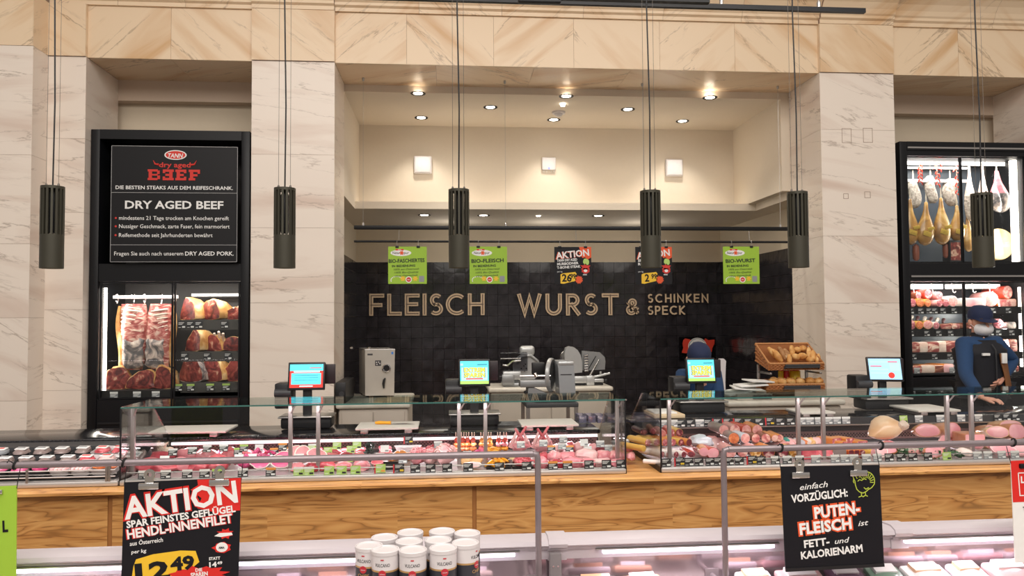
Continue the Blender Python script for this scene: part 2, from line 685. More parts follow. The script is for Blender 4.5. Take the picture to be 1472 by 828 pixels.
XPL0, XPL1, XPR0, XPR1 = -1.728, -.996, 3.572, 4.313
XCL, XCR = -3.153, 5.83
pier('wall_pier_left', XPL0, XPL1, [.55, 1.25, 1.95, 2.62, 3.28])
pier('wall_pier_right', XPR0, XPR1, [.6, 1.28, 1.92, 2.56, 3.58])
pier('wall_left', XCL - .32, XCL, [.7, 1.2, 1.9, 2.75, 3.4])
pier('wall_far_left', -6.2, XCL - .318, [.45, 1.14, 1.83, 2.45, 3.2], y0=6.75)
pier('wall_right', XCR, 7.4, [.6, 1.25, 1.95, 2.6, 3.3])

# inlaid stone patches on the right pier
mb = MB()
for x, y, w, h in ((1217, 195, .095, .14), (1247.5, 194.5, .095, .14), (1216, 282, .05, .05), (1247, 280, .06, .06)):
    p = at(x, y, YP)
    for x0, x1, z0, z1 in ((-w / 2, w / 2, -h / 2, -h / 2 + .004), (-w / 2, w / 2, h / 2 - .004, h / 2), (-w / 2, -w / 2 + .004, -h / 2, h / 2), (w / 2 - .004, w / 2, -h / 2, h / 2)):
        mb.box(p.x + x0, p.x + x1, YP - .0015, YP + .004, p.z + z0, p.z + z1)
struct(mb.build('trim_1', [M['joint']], smooth=False))

# frieze, lintel soffit and cornice of golden marble
mb = MB()
ZF = 4.60
mb.box(-6.2, 7.4, YP + .03, YB, ZL + .004, 5.6, 1)


def frieze(xs, y, rots):
    for i, (a, b) in enumerate(zip(xs, xs[1:])):
        slab(mb, Vector((a, y, ZL)), X3, Z3, b - a, ZF - ZL, 0, rot=rots[i % len(rots)], flip=(1, -1)[i % 2], lift=.006)


frieze([XCL, -2.44, XPL0], YP + .03, [.75])
frieze([XPL1, -.35, .45, 1.2, 2.02, 2.75, XPR0], YP + .03, [.7, .75])
frieze([XPR1, 5.0, XCR], YP + .03, [.75])
for a, b in ((XPL0, XPL1), (XPR0, XPR1), (XCL - .32, XCL), (XCR, 7.4)):
    mb.box(a + .003, b - .003, YP - .012, YP + .05, ZL + .002, ZF, 1)
    slab(mb, Vector((a, YP - .012, ZL)), X3, Z3, b - a, ZF - ZL, 0, rot=-.65, lift=.006)
    slab(mb, Vector((b - .003, YP - .012, ZL)), Y3, Z3, .05, ZF - ZL, 0)
    slab(mb, Vector((a + .003, YP + .04, ZL)), -Y3, Z3, .05, ZF - ZL, 0)
mb.box(-6.2, XCL - .322, 6.756, YP + .02, ZL + .004, 5.6, 1)
slab(mb, Vector((-4.6, 6.75, ZL)), X3, Z3, 4.6 + XCL - .32, ZF - ZL, 0, rot=.6)
slab(mb, Vector((XCL - .322, 6.75, ZL)), Y3, Z3, .25, ZF - ZL, 0, rot=.6)
# soffits of the lintels
for xa, xb, n in ((XCL, XPL0, 2), (XPL1, XPR0, 5), (XPR1, XCR, 2)):
    for k in range(n):
        w = (xb - xa) / n
        slab(mb, Vector((xa + k * w, YB, ZL + .006)), X3, -Y3, w, YB - YP - .03, 0, rot=random.choice((-.6, .5)), lift=.006)
# cornice: stepped and coved profile run along the whole front
prof = [(0, 0), (.03, 0), (.03, .035), (.055, .05), (.055, .075), (.07, .09), (.085, .13), (.12, .18), (.17, .22), (.24, .25), (.24, .31), (.27, .33), (.27, .45)]
prof = [(p[0], ZF + p[1]) for p in prof]
for xa, xb, yy, n in ((-4.6, XCL - .31, 6.75, 2), (XCL - .32, XPL0, 7.0, 3), (XPL0, XPL1, 6.975, 1), (XPL1, XPR0, 7.0, 6), (XPR0, XPR1, 6.975, 1), (XPR1, 7.4, 7.0, 3)):
    for k in range(n):
        x0 = xa + (xb - xa) * k / n + .001
        x1 = xa + (xb - xa) * (k + 1) / n - .001
        ru, rv, fl = random.uniform(0, 30), random.uniform(0, 30), (1, -1)[k % 2]
        for (d0, z0), (d1, z1) in zip(prof, prof[1:]):
            q = [(x0, z0), (x1, z0), (x1, z1), (x0, z1)]
            mb.quad((x0, yy + .03 - d0, z0), (x1, yy + .03 - d0, z0), (x1, yy + .03 - d1, z1), (x0, yy + .03 - d1, z1), 0,
                    uv=[(ru + (a * .8 * fl + b * .6), rv - a * .6 * fl + b * .8) for a, b in q])
        for xx in (x0, x1):
            o = mb._add([(xx, yy + .03, ZF)] + [(xx, yy + .03 - d, z) for d, z in prof] + [(xx, yy + .03, ZF + .45)], [tuple(range(len(prof) + 2))], 1)
struct(mb.build('wall_frieze', [M['marble_gold'], M['joint']], smooth=False))

# white upper niche between the piers
ZN, ZS, YN, YT = 4.06, 3.10, 9.0, 10.5
mb = MB()
mb.box(XPL1, XPR0, YN, YN + .1, ZS, ZN + .2, 0)
mb.box(XPL1 - .1, XPL1, YB, YN + .1, ZS, ZN, 0)
mb.box(XPR0 - .09, XPR0 + .1, YB, YN + .1, ZS, ZN, 0)
struct(mb.build('wall_niche', [M['wall_white']], smooth=False))
mb = MB()
mb.box(XPL1 - .1, XPR0 + .1, YB, YN + .1, ZN, ZN + .12)
struct(mb.build('ceiling', [M['wall_white']], smooth=False))
mb = MB()
mb.box(-1.4, 4.05, YB + .9, YT + .1, ZS - .08, ZS)
mb.box(-1.4, XPL1, YB, YB + .9, ZS - .08, ZS)
mb.box(XPR0, 4.05, YB, YB + .9, ZS - .08, ZS)
struct(mb.build('ceiling_soffit', [M['wall_white']], smooth=False))
XTL, XTR, ZT = -1.19, 3.842, 2.567
mb = MB()
mb.box(XTL - .12, XTR + .12, YT + .012, YT + .12, 0, ZS, 0)
mb.box(XTL - .12, XTL - .012, YB, YT + .12, 0, ZS, 0)
mb.box(XTR + .012, XTR + .12, YB, YT + .12, 0, ZS, 0)
struct(mb.build('wall_behind', [M['wall_beige']], smooth=False))


def tiles(name, o, R, w, h, t=.147):
    """hand-made square tiles, each set a little out of true"""
    mb = MB()
    Nn = R.cross(Z3)
    a, b, c, d = o, o + R * w, o + R * w + Z3 * h, o + Z3 * h
    mb.quad(a, b, c, d, 1)
    ny = int(h / t + .999)
    nx = int(w / t + .999)
    for j in range(ny):
        z1 = h - j * t
        z0 = max(0, z1 - t)
        for i in range(nx):
            x0, x1 = i * t, min(w, i * t + t)
            if x1 - x0 < .02 or z1 - z0 < .02:
                continue
            k = [random.uniform(.004, .0085) for _ in range(4)]
            g = .0014
            P = [o + R * (x0 + g) + Z3 * (z0 + g) + Nn * k[0], o + R * (x1 - g) + Z3 * (z0 + g) + Nn * k[1],
                 o + R * (x1 - g) + Z3 * (z1 - g) + Nn * k[2], o + R * (x0 + g) + Z3 * (z1 - g) + Nn * k[3]]
            mb.quad(*P, m=0)
            Q = [o + R * (x0 + g) + Z3 * (z0 + g), o + R * (x1 - g) + Z3 * (z0 + g), o + R * (x1 - g) + Z3 * (z1 - g), o + R * (x0 + g) + Z3 * (z1 - g)]
            for q in range(4):
                mb.quad(Q[q], Q[(q + 1) % 4], P[(q + 1) % 4], P[q], m=0)
    return struct(mb.build(name, [M['tile_black'], M['grout']], smooth=False, fix=False))


tiles('wall_back', Vector((XTL - .012, YT + .012, 0)), X3, XTR - XTL + .024, ZT)
tiles('wall_tiled_right', Vector((XTR + .012, YT + .012, 0)), -Y3, YT - YB, ZT)
tiles('wall_tiled_left', Vector((XTL - .012, YB, 0)), Y3, YT - YB, ZT)
# recess walls above the two cold cabinets
for nm, a, b in (('wall_recess_left', XCL - .1, XPL0 + .1), ('wall_recess_right', XPR1 - .1, XCR + .1)):
    mb = MB()
    mb.box(a, b, YB + .12, YB + .3, 0, 4.6, 0)
    struct(mb.build(nm, [M['wall_beige']], smooth=False))
    mb = MB()
    mb.box(a, b, YB - .005, YB + .12, ZL - .20, 4.6, 0)
    struct(mb.build(nm + '_bulkhead', [flat('wall_taupe', 'cdb9a6', .85, var=.02)], smooth=False))
mb = MB()
mb.box(-6.5, 7.5, -5, 11, -.08, 0)
struct(mb.build('floor', [M['floor_tile']], smooth=False))

# ================================================================== ceiling fittings
def downlight(px, py, Z, label, grp):
    p = at(px, py, Z=Z)
    t = thing('recessed_downlight', label, 'ceiling light', p, grp)
    a = MB()
    a.lathe([(.062, -.004), (.075, -.006), (.075, 0), (.05, 0), (.05, -.002)], p, 24, 0, cap=False)
    a.build('trim_ring', [M['black_metal']], t)
    a = MB()
    a.lathe([(.0, -.0035), (.047, -.0035), (.047, .0)], p, 20, 0, cap=False)
    a.build('lamp_face', [M['lamp_glow']], t)
    return p


up_l = ['at the front left of the niche ceiling', 'at the back left of the niche ceiling', 'second from the left in the middle of the niche ceiling',
        'nearest the bright spot at the front of the niche ceiling', 'behind the smoke detector on the niche ceiling', 'right of the smoke detector in the middle of the niche ceiling',
        'at the back right of the niche ceiling', 'at the front right corner of the niche ceiling']
for i, (x, y) in enumerate([(601, 134), (605.5, 169), (705, 154), (814, 138), (796, 172), (902.5, 157), (981, 174), (1020.5, 140)]):
    p = downlight(x, y, ZN, 'round recessed downlight with black ring ' + up_l[i].replace('of the niche ceiling', '').replace('on the niche ceiling', '').replace('  ', ' ').strip(), 'downlights in the niche ceiling')
    spot('downlight_beam', (p.x, p.y, p.z - .03), 30, math.radians(100), .6, (1, .93, .82))
lo_l = ['leftmost in the low soffit above the tiles', 'left of centre in the low soffit above the tiles', 'right of centre in the low soffit above the tiles']
for i, (x, y) in enumerate([(610, 309), (695, 309.5), (860, 310)]):
    p = downlight(x, y, ZS - .08, 'round recessed downlight ' + lo_l[i], 'downlights in the low soffit')
    spot('downlight_beam', (p.x, p.y, p.z - .03), 22, math.radians(105), .6, (1, .93, .82))
for x, nm in ((774, 'bare small bright spot lamp set in the low soffit'),):
    p = at(x, 310, Z=ZS - .08)
    a = MB()
    a.lathe([(.0, -.012), (.022, -.01), (.026, 0), (.0, 0)], p, 16, cap=False)
    tag(a.build('spot_lamp', [M['lamp_glow']]), nm, 'ceiling light')
p = at(809, 149, Z=ZN)
a = MB()
a.lathe([(.0, -.03), (.022, -.026), (.028, 0), (.0, 0)], p, 16, cap=False)
tag(a.build('spot_lamp', [M['lamp_glow']]), 'small bright bare spot lamp on the niche ceiling beside the smoke detector', 'ceiling light')
p = at(803, 161, Z=ZN)
t = thing('smoke_detector', 'round white smoke detector on the niche ceiling', 'smoke detector', p)
a = MB()
a.lathe([(0, -.05), (.03, -.048), (.045, -.03), (.05, -.022)], p, 20)
a.build('sensor_head', [M['white_plastic']], t)
a = MB()
a.lathe([(.07, -.02), (.075, 0)], p, 20)
a.build('base_plate', [M['white_plastic']], t)

# wall loudspeakers and access point on the niche wall
for x, y, lab in ((608, 238, 'square white wall loudspeaker at the left of the niche wall'), (968, 242, 'square white wall loudspeaker at the right of the niche wall')):
    p = at(x, y, Y=YN)
    t = thing('wall_speaker', lab, 'loudspeaker', p, 'white wall loudspeakers')
    a = MB()
    a.box(p.x - .105, p.x + .105, YN - .05, YN, p.z - .105, p.z + .105, 0, .018)
    a.build('housing', [M['white_plastic']], t)
    a = MB()
    a.box(p.x - .09, p.x + .09, YN - .056, YN - .05, p.z - .088, p.z + .092, 0, .004)
    a.build('grille', [flat('grille_grey', 'dcd8da', .7)], t)
p = at(788.5, 236, Y=YN)
t = thing('access_point', 'small white wireless access point with a blue light on the niche wall', 'network device', p)
a = MB()
a.box(p.x - .082, p.x + .082, YN - .04, YN, p.z - .075, p.z + .075, 0, .01)
a.build('housing', [M['white_plastic']], t)
a = MB()
a.box(p.x - .008, p.x + .008, YN - .043, YN - .039, p.z - .062, p.z - .05)
a.build('status_light', [flat('blue_led', '3a58ff', emit=3.0)], t)
for dx in (-.06, -.025, .03, .06):
    a = MB()
    a.tube([(p.x + dx, YN - .02, p.z - .074), (p.x + dx, YN - .02, p.z - .10)], .005, 6)
    a.build('aerial', [M['offwhite']], t)

# hanging rails with posters
YR = 7.45
rz1, rz2 = atZ(820, 328, YR), atZ(820, 347.5, YR)
rx0, rx1 = atX(509, 327, YR), atX(1137, 330, YR)
t = thing('hanging_rail', 'long black square rail hung on wires under the marble lintel', 'rail', (rx0, YR, rz1))
a = MB()
a.box(rx0, rx1, YR - .02, YR + .02, rz1 - .018, rz1 + .018, 0, .004)
a.build('bar', [M['black_metal']], t)
for x in (522, 727, 926, 1122):
    xx = atX(x, 328, YR)
    a = MB()
    a.tube([(xx, YR, rz1 + .01), (xx, YR, ZL)], .0016, 6)
    a.lathe([(.011, 0), (.011, .025), (.004, .03)], (xx, YR, rz1 + .018), 10)
    a.lathe([(.008, -.03), (.012, -.02), (.012, 0)], (xx, YR, ZL), 10)
    a.build('suspension_wire', [M['steel']], t)
t = thing('poster_rail', 'thin black rod hanging under the long rail and carrying the posters', 'rail', (rx0, YR, rz2))
a = MB()
a.tube([(rx0, YR, rz2), (rx1, YR, rz2)], .011, 10)
a.build('bar', [M['black_metal']], t)
for x in (573.5, 828, 1077):
    xx = atX(x, 340, YR)
    a = MB()
    n = 9
    for k in range(n):
        z = rz2 + .012 + (rz1 - .018 - rz2 - .012) * k / n
        a.tube([(xx, YR, z), (xx, YR, z + (rz1 - rz2 - .03) / n)], .0035 if k % 2 else .002, 6)
    a.build('chain', [M['steel']], t)

# black lighting tracks high over the counter
YK = 4.55
za, zb = atZ(520, -3, YK), atZ(1243, 16, YK)
xa, xb = atX(500, -3, YK), atX(1243, 16, YK)
t = thing('light_track', 'long thin black lighting track high over the counter', 'track', (xa, YK, za))
a = MB()
a.box(-1.2, xb, YK - .014, YK + .014, zb - .014, zb + .014)
a.build('bar', [M['black_metal']], t)
for x in (1037, 1177):
    xx = atX(x, 12, YK)
    a = MB()
    a.tube([(xx, YK, zb), (xx, YK, zb + 1.6)], .003, 6)
    a.lathe([(.012, -.01), (.012, .045), (.004, .06)], (xx, YK, zb), 10)
    a.build('suspension_wire', [M['steel']], t)
z2 = atZ(900, -1, YK - .10)
x2a, x2b = atX(690, 0, YK - .10), atX(1019, 5, YK - .10)
t = thing('light_track', 'short thick black lighting track above the longer one', 'track', (x2a, YK - .10, z2))
a = MB()
a.box(x2a, x2b, YK - .12, YK - .08, z2 - .012, z2 + .012)
a.build('bar', [M['black_metal']], t)
a = MB()
a.box(atX(745, 4, YK - .10), atX(806, 4, YK - .10), YK - .125, YK - .075, z2 - .04, z2 - .01, 0, .006)
a.build('adapter', [M['black_plastic']], t)
a = MB()
for xx in (x2a + .1, x2b - .1):
    a.tube([(xx, YK - .10, z2), (xx, YK - .10, z2 + 1.5)], .003, 6)
a.build('suspension_wire', [M['steel']], t)

# pendant lamps
flat('lamp_olive', '403e34', .45, .4)
PENDZ0, PENDZ1, YPN = 2.082, 2.522, 4.3


def pendant():
    t = thing('pendant_lamp', '', 'pendant lamp', (0, 0, 0))
    R = .058
    a = MB()
    a.lathe([(R, 0), (R, .18)], (0, 0, 0), 32, cap=False)
    a.lathe([(R - .004, .18), (R - .004, 0)], (0, 0, 0), 32, cap=False)
    a.lathe([(R, 0), (R - .004, 0)], (0, 0, 0), 32, cap=False)
    a.lathe([(R - .004, .18), (R, .18)], (0, 0, 0), 32, cap=False)
    a.lathe([(R, .425), (R, .44), (0.0, .44)], (0, 0, 0), 32, cap=False)
    a.lathe([(0, .425), (R, .425)], (0, 0, 0), 32, cap=False)
    n = 16
    for k in range(n):
        c, s = math.cos(2 * PI * k / n), math.sin(2 * PI * k / n)
        mt = Matrix(((c, -s, 0, 0), (s, c, 0, 0), (0, 0, 1, 0), (0, 0, 0, 1)))
        a.box(R - .010, R, -.0055, .0055, .175, .43, 0, mtx=mt)
    a.build('slatted_shade', [M['lamp_olive']], t, ang=30)
    a = MB()
    a.lathe([(.0, .02), (.05, .03), (.053, .05)], (0, 0, 0), 24, cap=False)
    a.build('diffuser', [flat('pendant_glow', 'ffffff', emit=2.0, ecol='ffe9cc')], t)
    a = MB()
    a.lathe([(.02, .19), (.022, .2), (.022, .40), (.012, .43)], (0, 0, 0), 16)
    a.build('lamp_holder', [M['black_metal']], t)
    a = MB()
    a.tube([(0, 0, .44), (.004, 0, .9), (-.006, 0, 1.5), (0, 0, 2.6), (0, 0, 4.5)], .0042, 8)
    a.build('power_cord', [M['black_plastic']], t)
    for sx in (-.034, .03):
        a = MB()
        a.tube([(sx, 0, .44), (sx * .9, 0, 4.5)], .0012, 6)
        a.lathe([(.006, 0), (.006, .012), (.003, .018)], (sx, 0, .44), 8)
        a.build('suspension_wire', [flat('wire_dark', '6a645e', .4, .5)], t)
    return t


pl = pendant()
pd = ['hanging before the left marble pilaster', 'hanging before the marble pier left of the tiled wall', 'hanging left of the centre before the niche',
      'hanging before the second black sale poster', 'hanging at the left edge of the right marble pier', 'hanging before the ham cabinet at the right']
for i, x in enumerate([-2.099, -.880, .075, 1.169, 2.043, 3.18]):
    o = pl if i == 0 else dup(pl)
    o.location = (x, YPN, PENDZ0)
    o['label'] = 'dark olive slatted cylinder pendant lamp ' + pd[i]
    o['group'] = 'pendant lamps over the counter'
    spot('pendant_beam', (x, YPN, PENDZ0 + .015), 9, math.radians(110), .5, (1, .92, .82))
# ================================================================== serving counters
YG, YD0, YW, ZG, ZD = 4.40, 4.42, 5.15, 1.32, .925     # front glass, deck front, worktop front, glass top, deck height
mottled('perf_panel', [(.4, '5c4a4a'), (.6, '7d6a68')], 40, 2, .5)
flat('liner_dark', '262426', .5)


def planks(mb, x0, x1, y, z0, z1, rows, m):
    """horizontal wood planks of random length facing -y"""
    h = (z1 - z0) / rows
    for r in range(rows):
        x = x0
        first = True
        while x < x1 - .01:
            w = random.uniform(.6, 1.7) if not first else random.uniform(.3, 1.4)
            first = False
            if x + w > x1 - .25:
                w = x1 - x
            a, b = random.uniform(0, 60), random.uniform(0, 60)
            fl = random.choice((-1, 1))
            q = [(x, z0 + r * h), (x + w, z0 + r * h), (x + w, z0 + (r + 1) * h), (x, z0 + (r + 1) * h)]
            mb.quad(*[(p[0], y, p[1]) for p in q], m=m, uv=[(a + p[0] * fl, b + p[1]) for p in q])
            x += w


# wooden plinth: panels between the joints, ledge on top
XL0, XL1 = -4.2, 6.2
seams = [XL0, atX(158, 745, 4.34), atX(682, 735, 4.34), 3.4, XL1]
plinth = thing('counter_plinth', 'long planked olive wood counter front with a rounded ledge under the glass cases', 'counter', (0, 4.34, 0))
for a0, a1 in zip(seams, seams[1:]):
    mb = MB()
    planks(mb, a0 + .012, a1 - .012, 4.34, .12, .862, 6, 0)
    mb.build('plank_panel', [M['wood_olive']], plinth, smooth=False, fix=False)
mb = MB()
mb.box(XL0, XL1, 4.346, 5.6, .12, .862)
mb.build('carcass', [flat('wood_edge', 'a8703c', .5)], plinth)
mb = MB()
mb.box(XL0, XL1, 4.40, 5.55, 0, .12)
mb.build('toe_kick', [M['black_matte']], plinth)
mb = MB()
x = XL0
while x < XL1:
    w = random.uniform(.9, 1.8)
    w = min(w, XL1 - x)
    a, b = random.uniform(0, 60), random.uniform(0, 60)
    ring = [(4.30, .872), (4.285, .878), (4.285, .892), (4.30, .90), (5.4, .90)]
    for (y0, z0), (y1, z1) in zip(ring, ring[1:]):
        mb.quad((x, y0, z0), (x + w, y0, z0), (x + w, y1, z1), (x, y1, z1), 0, uv=[(a + x, b + y0 + z0), (a + x + w, b + y0 + z0), (a + x + w, b + y1 + z1), (a + x, b + y1 + z1)])
    mb.quad((x, 4.34, .866), (x + w, 4.34, .866), (x + w, 4.30, .872), (x, 4.30, .872), 0, uv=[(a + x, b), (a + x + w, b), (a + x + w, b + .05), (a + x, b + .05)])
    x += w
mb.build('ledge', [M['wood_olive']], plinth, smooth=False, fix=False)


def case(name, label, x0, x1, posts, ltop, zw, tall=True, wt_end=5.62):
    t = thing(name, label, 'display case', ((x0 + x1) / 2, YG, .9))
    a = MB()
    a.box(x0, x1, YG - .012, YG + .03, .902, .93, 0, .006)
    a.build('front_bumper', [M['aluminium']], t)
    a = MB()
    a.box(x0 + .01, x1 - .01, YG + .03, YW + .05, .902, ZD, 2)
    a.box(x0 + .01, x1 - .01, YW + .0, YW + .05, ZD, zw - .06, 1)
    a.build('deck', [M['steel'], M['liner_dark'], flat('deck_grey', 'a39a9a', .4, .3)], t)
    a = MB()
    n = int((x1 - x0) / .022)
    for k in range(n):
        xx = x0 + .03 + k * .022
        if xx > x1 - .05:
            break
        for j in range(3):
            a.box(xx + (j % 2) * .011, xx + (j % 2) * .011 + .009, YW - .006, YW + .002, ZD + .035 + j * .011, ZD + .042 + j * .011, 1)
    a.box(x0 + .02, x1 - .02, YW - .003, YW, ZD + .02, ZD + .08, 0)
    a.build('perforated_air_panel', [flat('perf_back', '6e5655', .5, .2), M['black_matte']], t, smooth=False)
    a = MB()
    a.box(x0, x1, YW - .02, wt_end, zw - .028, zw, 0, .006)
    a.build('worktop', [M['granite_black']], t)
    a = MB()
    a.box(x0 + .02, x1 - .02, YW - .028, YW - .012, zw - .048, zw - .032, 0)
    a.build('worktop_light_strip', [ltop], t)
    if tall:
        a = MB()
        a.box(x0, x1, YG, YG + .006, .93, ZG, 0)
        a.build('front_pane', [M['glass']], t, smooth=False)
        a = MB()
        a.box(x0, x1, YG - .005, YG + .42, ZG, ZG + .008, 0)
        a.build('top_pane', [M['glass_shelf']], t, smooth=False)
        a = MB()
        a.box(x0, x1, YG - .008, YG - .005, ZG, ZG + .008, 0)
        a.build('top_pane_edge', [M['glass_edge']], t, smooth=False)
        for xx in (x0, x1):
            a = MB()
            a.prism([(YG, .93), (YW, .93), (YW, zw), (YG + .42, ZG), (YG, ZG)], xx - .003, xx + .003, 'x')
            a.build('end_pane', [M['glass']], t, smooth=False)
            a = MB()
            a.box(xx - .004, xx + .004, YG - .004, YG + .004, .93, ZG)
            a.build('corner_seal', [M['black_plastic']], t, smooth=False)
            a = MB()
            a.box(xx - .006, xx + .006, YG, YW, .90, .934, 0)
            a.build('end_sill', [M['black_metal']], t, smooth=False)
        for px_ in posts:
            xx = atX(px_, 630, YG + .14)
            a = MB()
            a.box(xx - .011, xx + .011, YG + .14, YG + .165, ZD, ZG - .004, 0, .003)
            a.tube([(xx, YG + .15, ZG - .07), (xx + .03, YG + .12, ZG - .012), (xx + .045, YG + .10, ZG - .008)], .005, 8)
            a.build('glass_post', [M['steel_pink']], t)
    # low clear price rail along the front edge
    for z in (ZD + .006, ZD + .04):
        a = MB()
        a.tube([(x0 + .02, YG + .025, z), (x1 - .02, YG + .025, z)], .0032, 6)
        a.build('price_rail', [M['steel']], t)
    return t


XA, XB, XC, XD, XE = -4.2, -1.776, 1.03, 1.239, 6.0
case('meat_display_case', 'long glass meat display case at left centre with square glass top', XB + .004, XC, [190, 417, 457, 660, 698, 888], flat('led_dim', 'ffffff', emit=1.5, ecol='ffe6ee'), 1.05)
case('sausage_display_case', 'glass sausage and ham display case on the right half of the counter', XD, XE, [963, 1149, 1185, 1364, 1399], M['steel'], 1.10)
case('self_service_case', 'open low self service case of packed meat at the far left', XA, XB - .004, [], M['led_dim'], 1.05, tall=False)
# low front pane of the open case
t = thing('low_guard_rail', 'low wire guard rail along the front of the packed meat case', 'rail', (-3, YG, .93))
a = MB()
for z in (.955, .99):
    a.tube([(XA, YG - .005, z), (XB - .02, YG - .005, z)], .0035, 6)
a.build('rod', [M['white_plastic']], t)
for px_ in (40, 154, 158):
    xx = atX(px_, 690, YG)
    a = MB()
    a.box(xx - .006, xx + .006, YG - .012, YG + .002, .928, 1.0 if px_ < 100 else 1.03)
    a.build('upright', [M['steel']], t)
# lights of the cases
for x0, x1, pw in ((-4.1, -1.85, 2.6), (-1.7, .95, 6), (1.3, 4.2, 5.5)):
    area('case_light', ((x0 + x1) / 2, YW - .10, 1.0), (math.radians(-20), 0, 0), x1 - x0, .03, pw, (1, .86, .90))
    area('case_light_front', ((x0 + x1) / 2, YG + .05, ZG - .01), (math.radians(12), 0, 0), x1 - x0, .03, pw * .8, (1, .88, .92))

# ------------------------------------------------------------------ island chiller in the foreground: far rim, lamp strip, well with packs
YI = 3.28
zr = atZ(900, 768, YI)
isl = thing('island_chiller', 'white rimmed open island chiller with a lamp strip in the foreground', 'chiller', (0.4, YI, 0))
a = MB()
prof = [(YI + .06, zr - .09), (YI + .075, zr - .02), (YI + .06, zr), (YI - .01, zr + .004), (YI - .045, zr - .008), (YI - .052, zr - .024), (YI - .045, zr - .030), (YI - .03, zr - .036), (YI - .03, zr - .044), (YI - .014, zr - .048), (YI - .014, zr - .09)]
a.prism(prof, -3.2, 3.6, 'x')
a.build('rim_bumper', [flat('bumper_white', 'cbc2c8', .35, var=.02)], isl)
for px_ in (800, 1290):
    xx = atX(px_, 770, YI)
    a = MB()
    a.prism([(y + (-.004 if y < YI else .004), z + .006 if z > zr - .03 else z - .004) for y, z in prof], xx - .04, xx + .04, 'x')
    a.build('joint_cap', [M['bumper_white']], isl)
for x0, x1 in ((24, 180), (344, 740), (866, 1112), (1300, 1470)):
    xa_, xb_ = atX(x0, 805, YI - .02), atX(x1, 790, YI - .02)
    a = MB()
    a.box(xa_, xb_, YI - .035, YI - .012, zr - .070, zr - .052, 0, .004)
    a.build('lamp_strip', [flat('led_island', 'ffffff', emit=3.0, ecol='f6eeff')], isl)
    a = MB()
    a.box(xa_ - .03, xb_ + .02, YI - .04, YI - .008, zr - .051, zr - .046)
    a.build('lamp_housing', [M['steel']], isl)
    area('island_lamp', ((xa_ + xb_) / 2, YI - .05, zr - .072), (math.radians(-25), 0, 0), xb_ - xa_, .02, 1.3, (1, .88, .95))
a = MB()
a.box(-3.2, 3.6, YI - .012, YI + .05, .05, zr - .085, 0)
a.box(-3.2, 3.6, 1.9, YI - .012, .05, .10, 0)
a.build('well', [flat('well_mirror', 'b8a8ae', .12, .85)], isl, smooth=False)
xx = atX(797.5, 800, YI - .05)
a = MB()
a.box(xx - .025, xx + .025, YI - .075, YI - .045, .1, zr - .048, 0, .004)
a.build('upright', [flat('post_grey', '8d8688', .4, .4)], isl)
a = MB()
for sx in (-.01, .01):
    a.lathe([(.0, 0), (.004, 0.001), (.004, .003)], (0, 0, 0), 8, mtx=Matrix.Translation((xx + sx, YI - .077, zr - .10)) @ Matrix.Rotation(PI / 2, 4, 'X'))
a.build('screw', [M['chrome']], isl)
# packs lying in the chiller well, in slanting rows
pk = []
cols = [('pack_rose', 'e8b9bc', 'pale pink'), ('pack_cream', 'eadfd2', 'cream'), ('pack_peach', 'e6b694', 'peach coloured'), ('pack_violet', '6a4a63', 'dark violet'), ('pack_white', 'ece6ea', 'white'), ('pack_green', '6f8a7a', 'grey green')]
for n_, h_, _l in cols:
    flat(n_, h_, .3, coat=.4, var=.12, vs=18)
rr = random.Random(3)
n = 0
for r_, (y0, zt) in enumerate(((3.125, .685), (2.90, .665), (2.68, .65))):
    x = -2.3 + r_ * .05
    while x < 3.2:
        w = rr.uniform(.15, .21)
        if (r_ > 0 and (abs(x + w / 2 + .28) < .13 or abs(x + w / 2 - .34) < .13)):
            x += .05
            continue
        if r_ == 0 and min(abs(x + w / 2 - q) for q in (xx, atX(773, 650, 3.1), atX(1040, 650, 3.1))) < .14 or (r_ == 0 and -1.34 < x + w / 2 < -.70):
            x += .06
            continue
        ci = rr.choice([0, 0, 1, 2, 3, 4, 4, 5]) if r_ == 0 else rr.choice([0, 1, 2, 4, 4])
        px0 = None
        a = MB()
        cx_, cy_ = x + w / 2, y0
        a.box(-w / 2 + .004, w / 2 - .004, -.095, .095, -.02, .012, 0, .012)
        a.ball((0, 0, .012), (w * .38, .075, .014), 2, 0, .2, 2, n * 3.1)
        a.box(-w * .3, w * .3, .03, .085, .012, .028, 1)
        o = a.build('food_packet', [M[cols[ci][0]], M['pack_white'] if ci != 4 else M['pack_peach']], origin=(0, 0, 0))
        o.location = (cx_, cy_, zt)
        o.rotation_euler = (math.radians(18), 0, rr.uniform(-.08, .08))
        tag(o, f'{cols[ci][2]} packet, {ordinal(n)} from the left in the {("far", "middle", "near")[r_]} row of the island chiller', 'packet', 'packets in the island chiller')
        n += 1
        x += w + .012
    n = 0
    a = MB()
    a.box(-3.1, 3.5, y0 - .09, y0 + .09, .10, zt - .052)
    a.build('inner_shelf', [M['white_plastic']], isl)
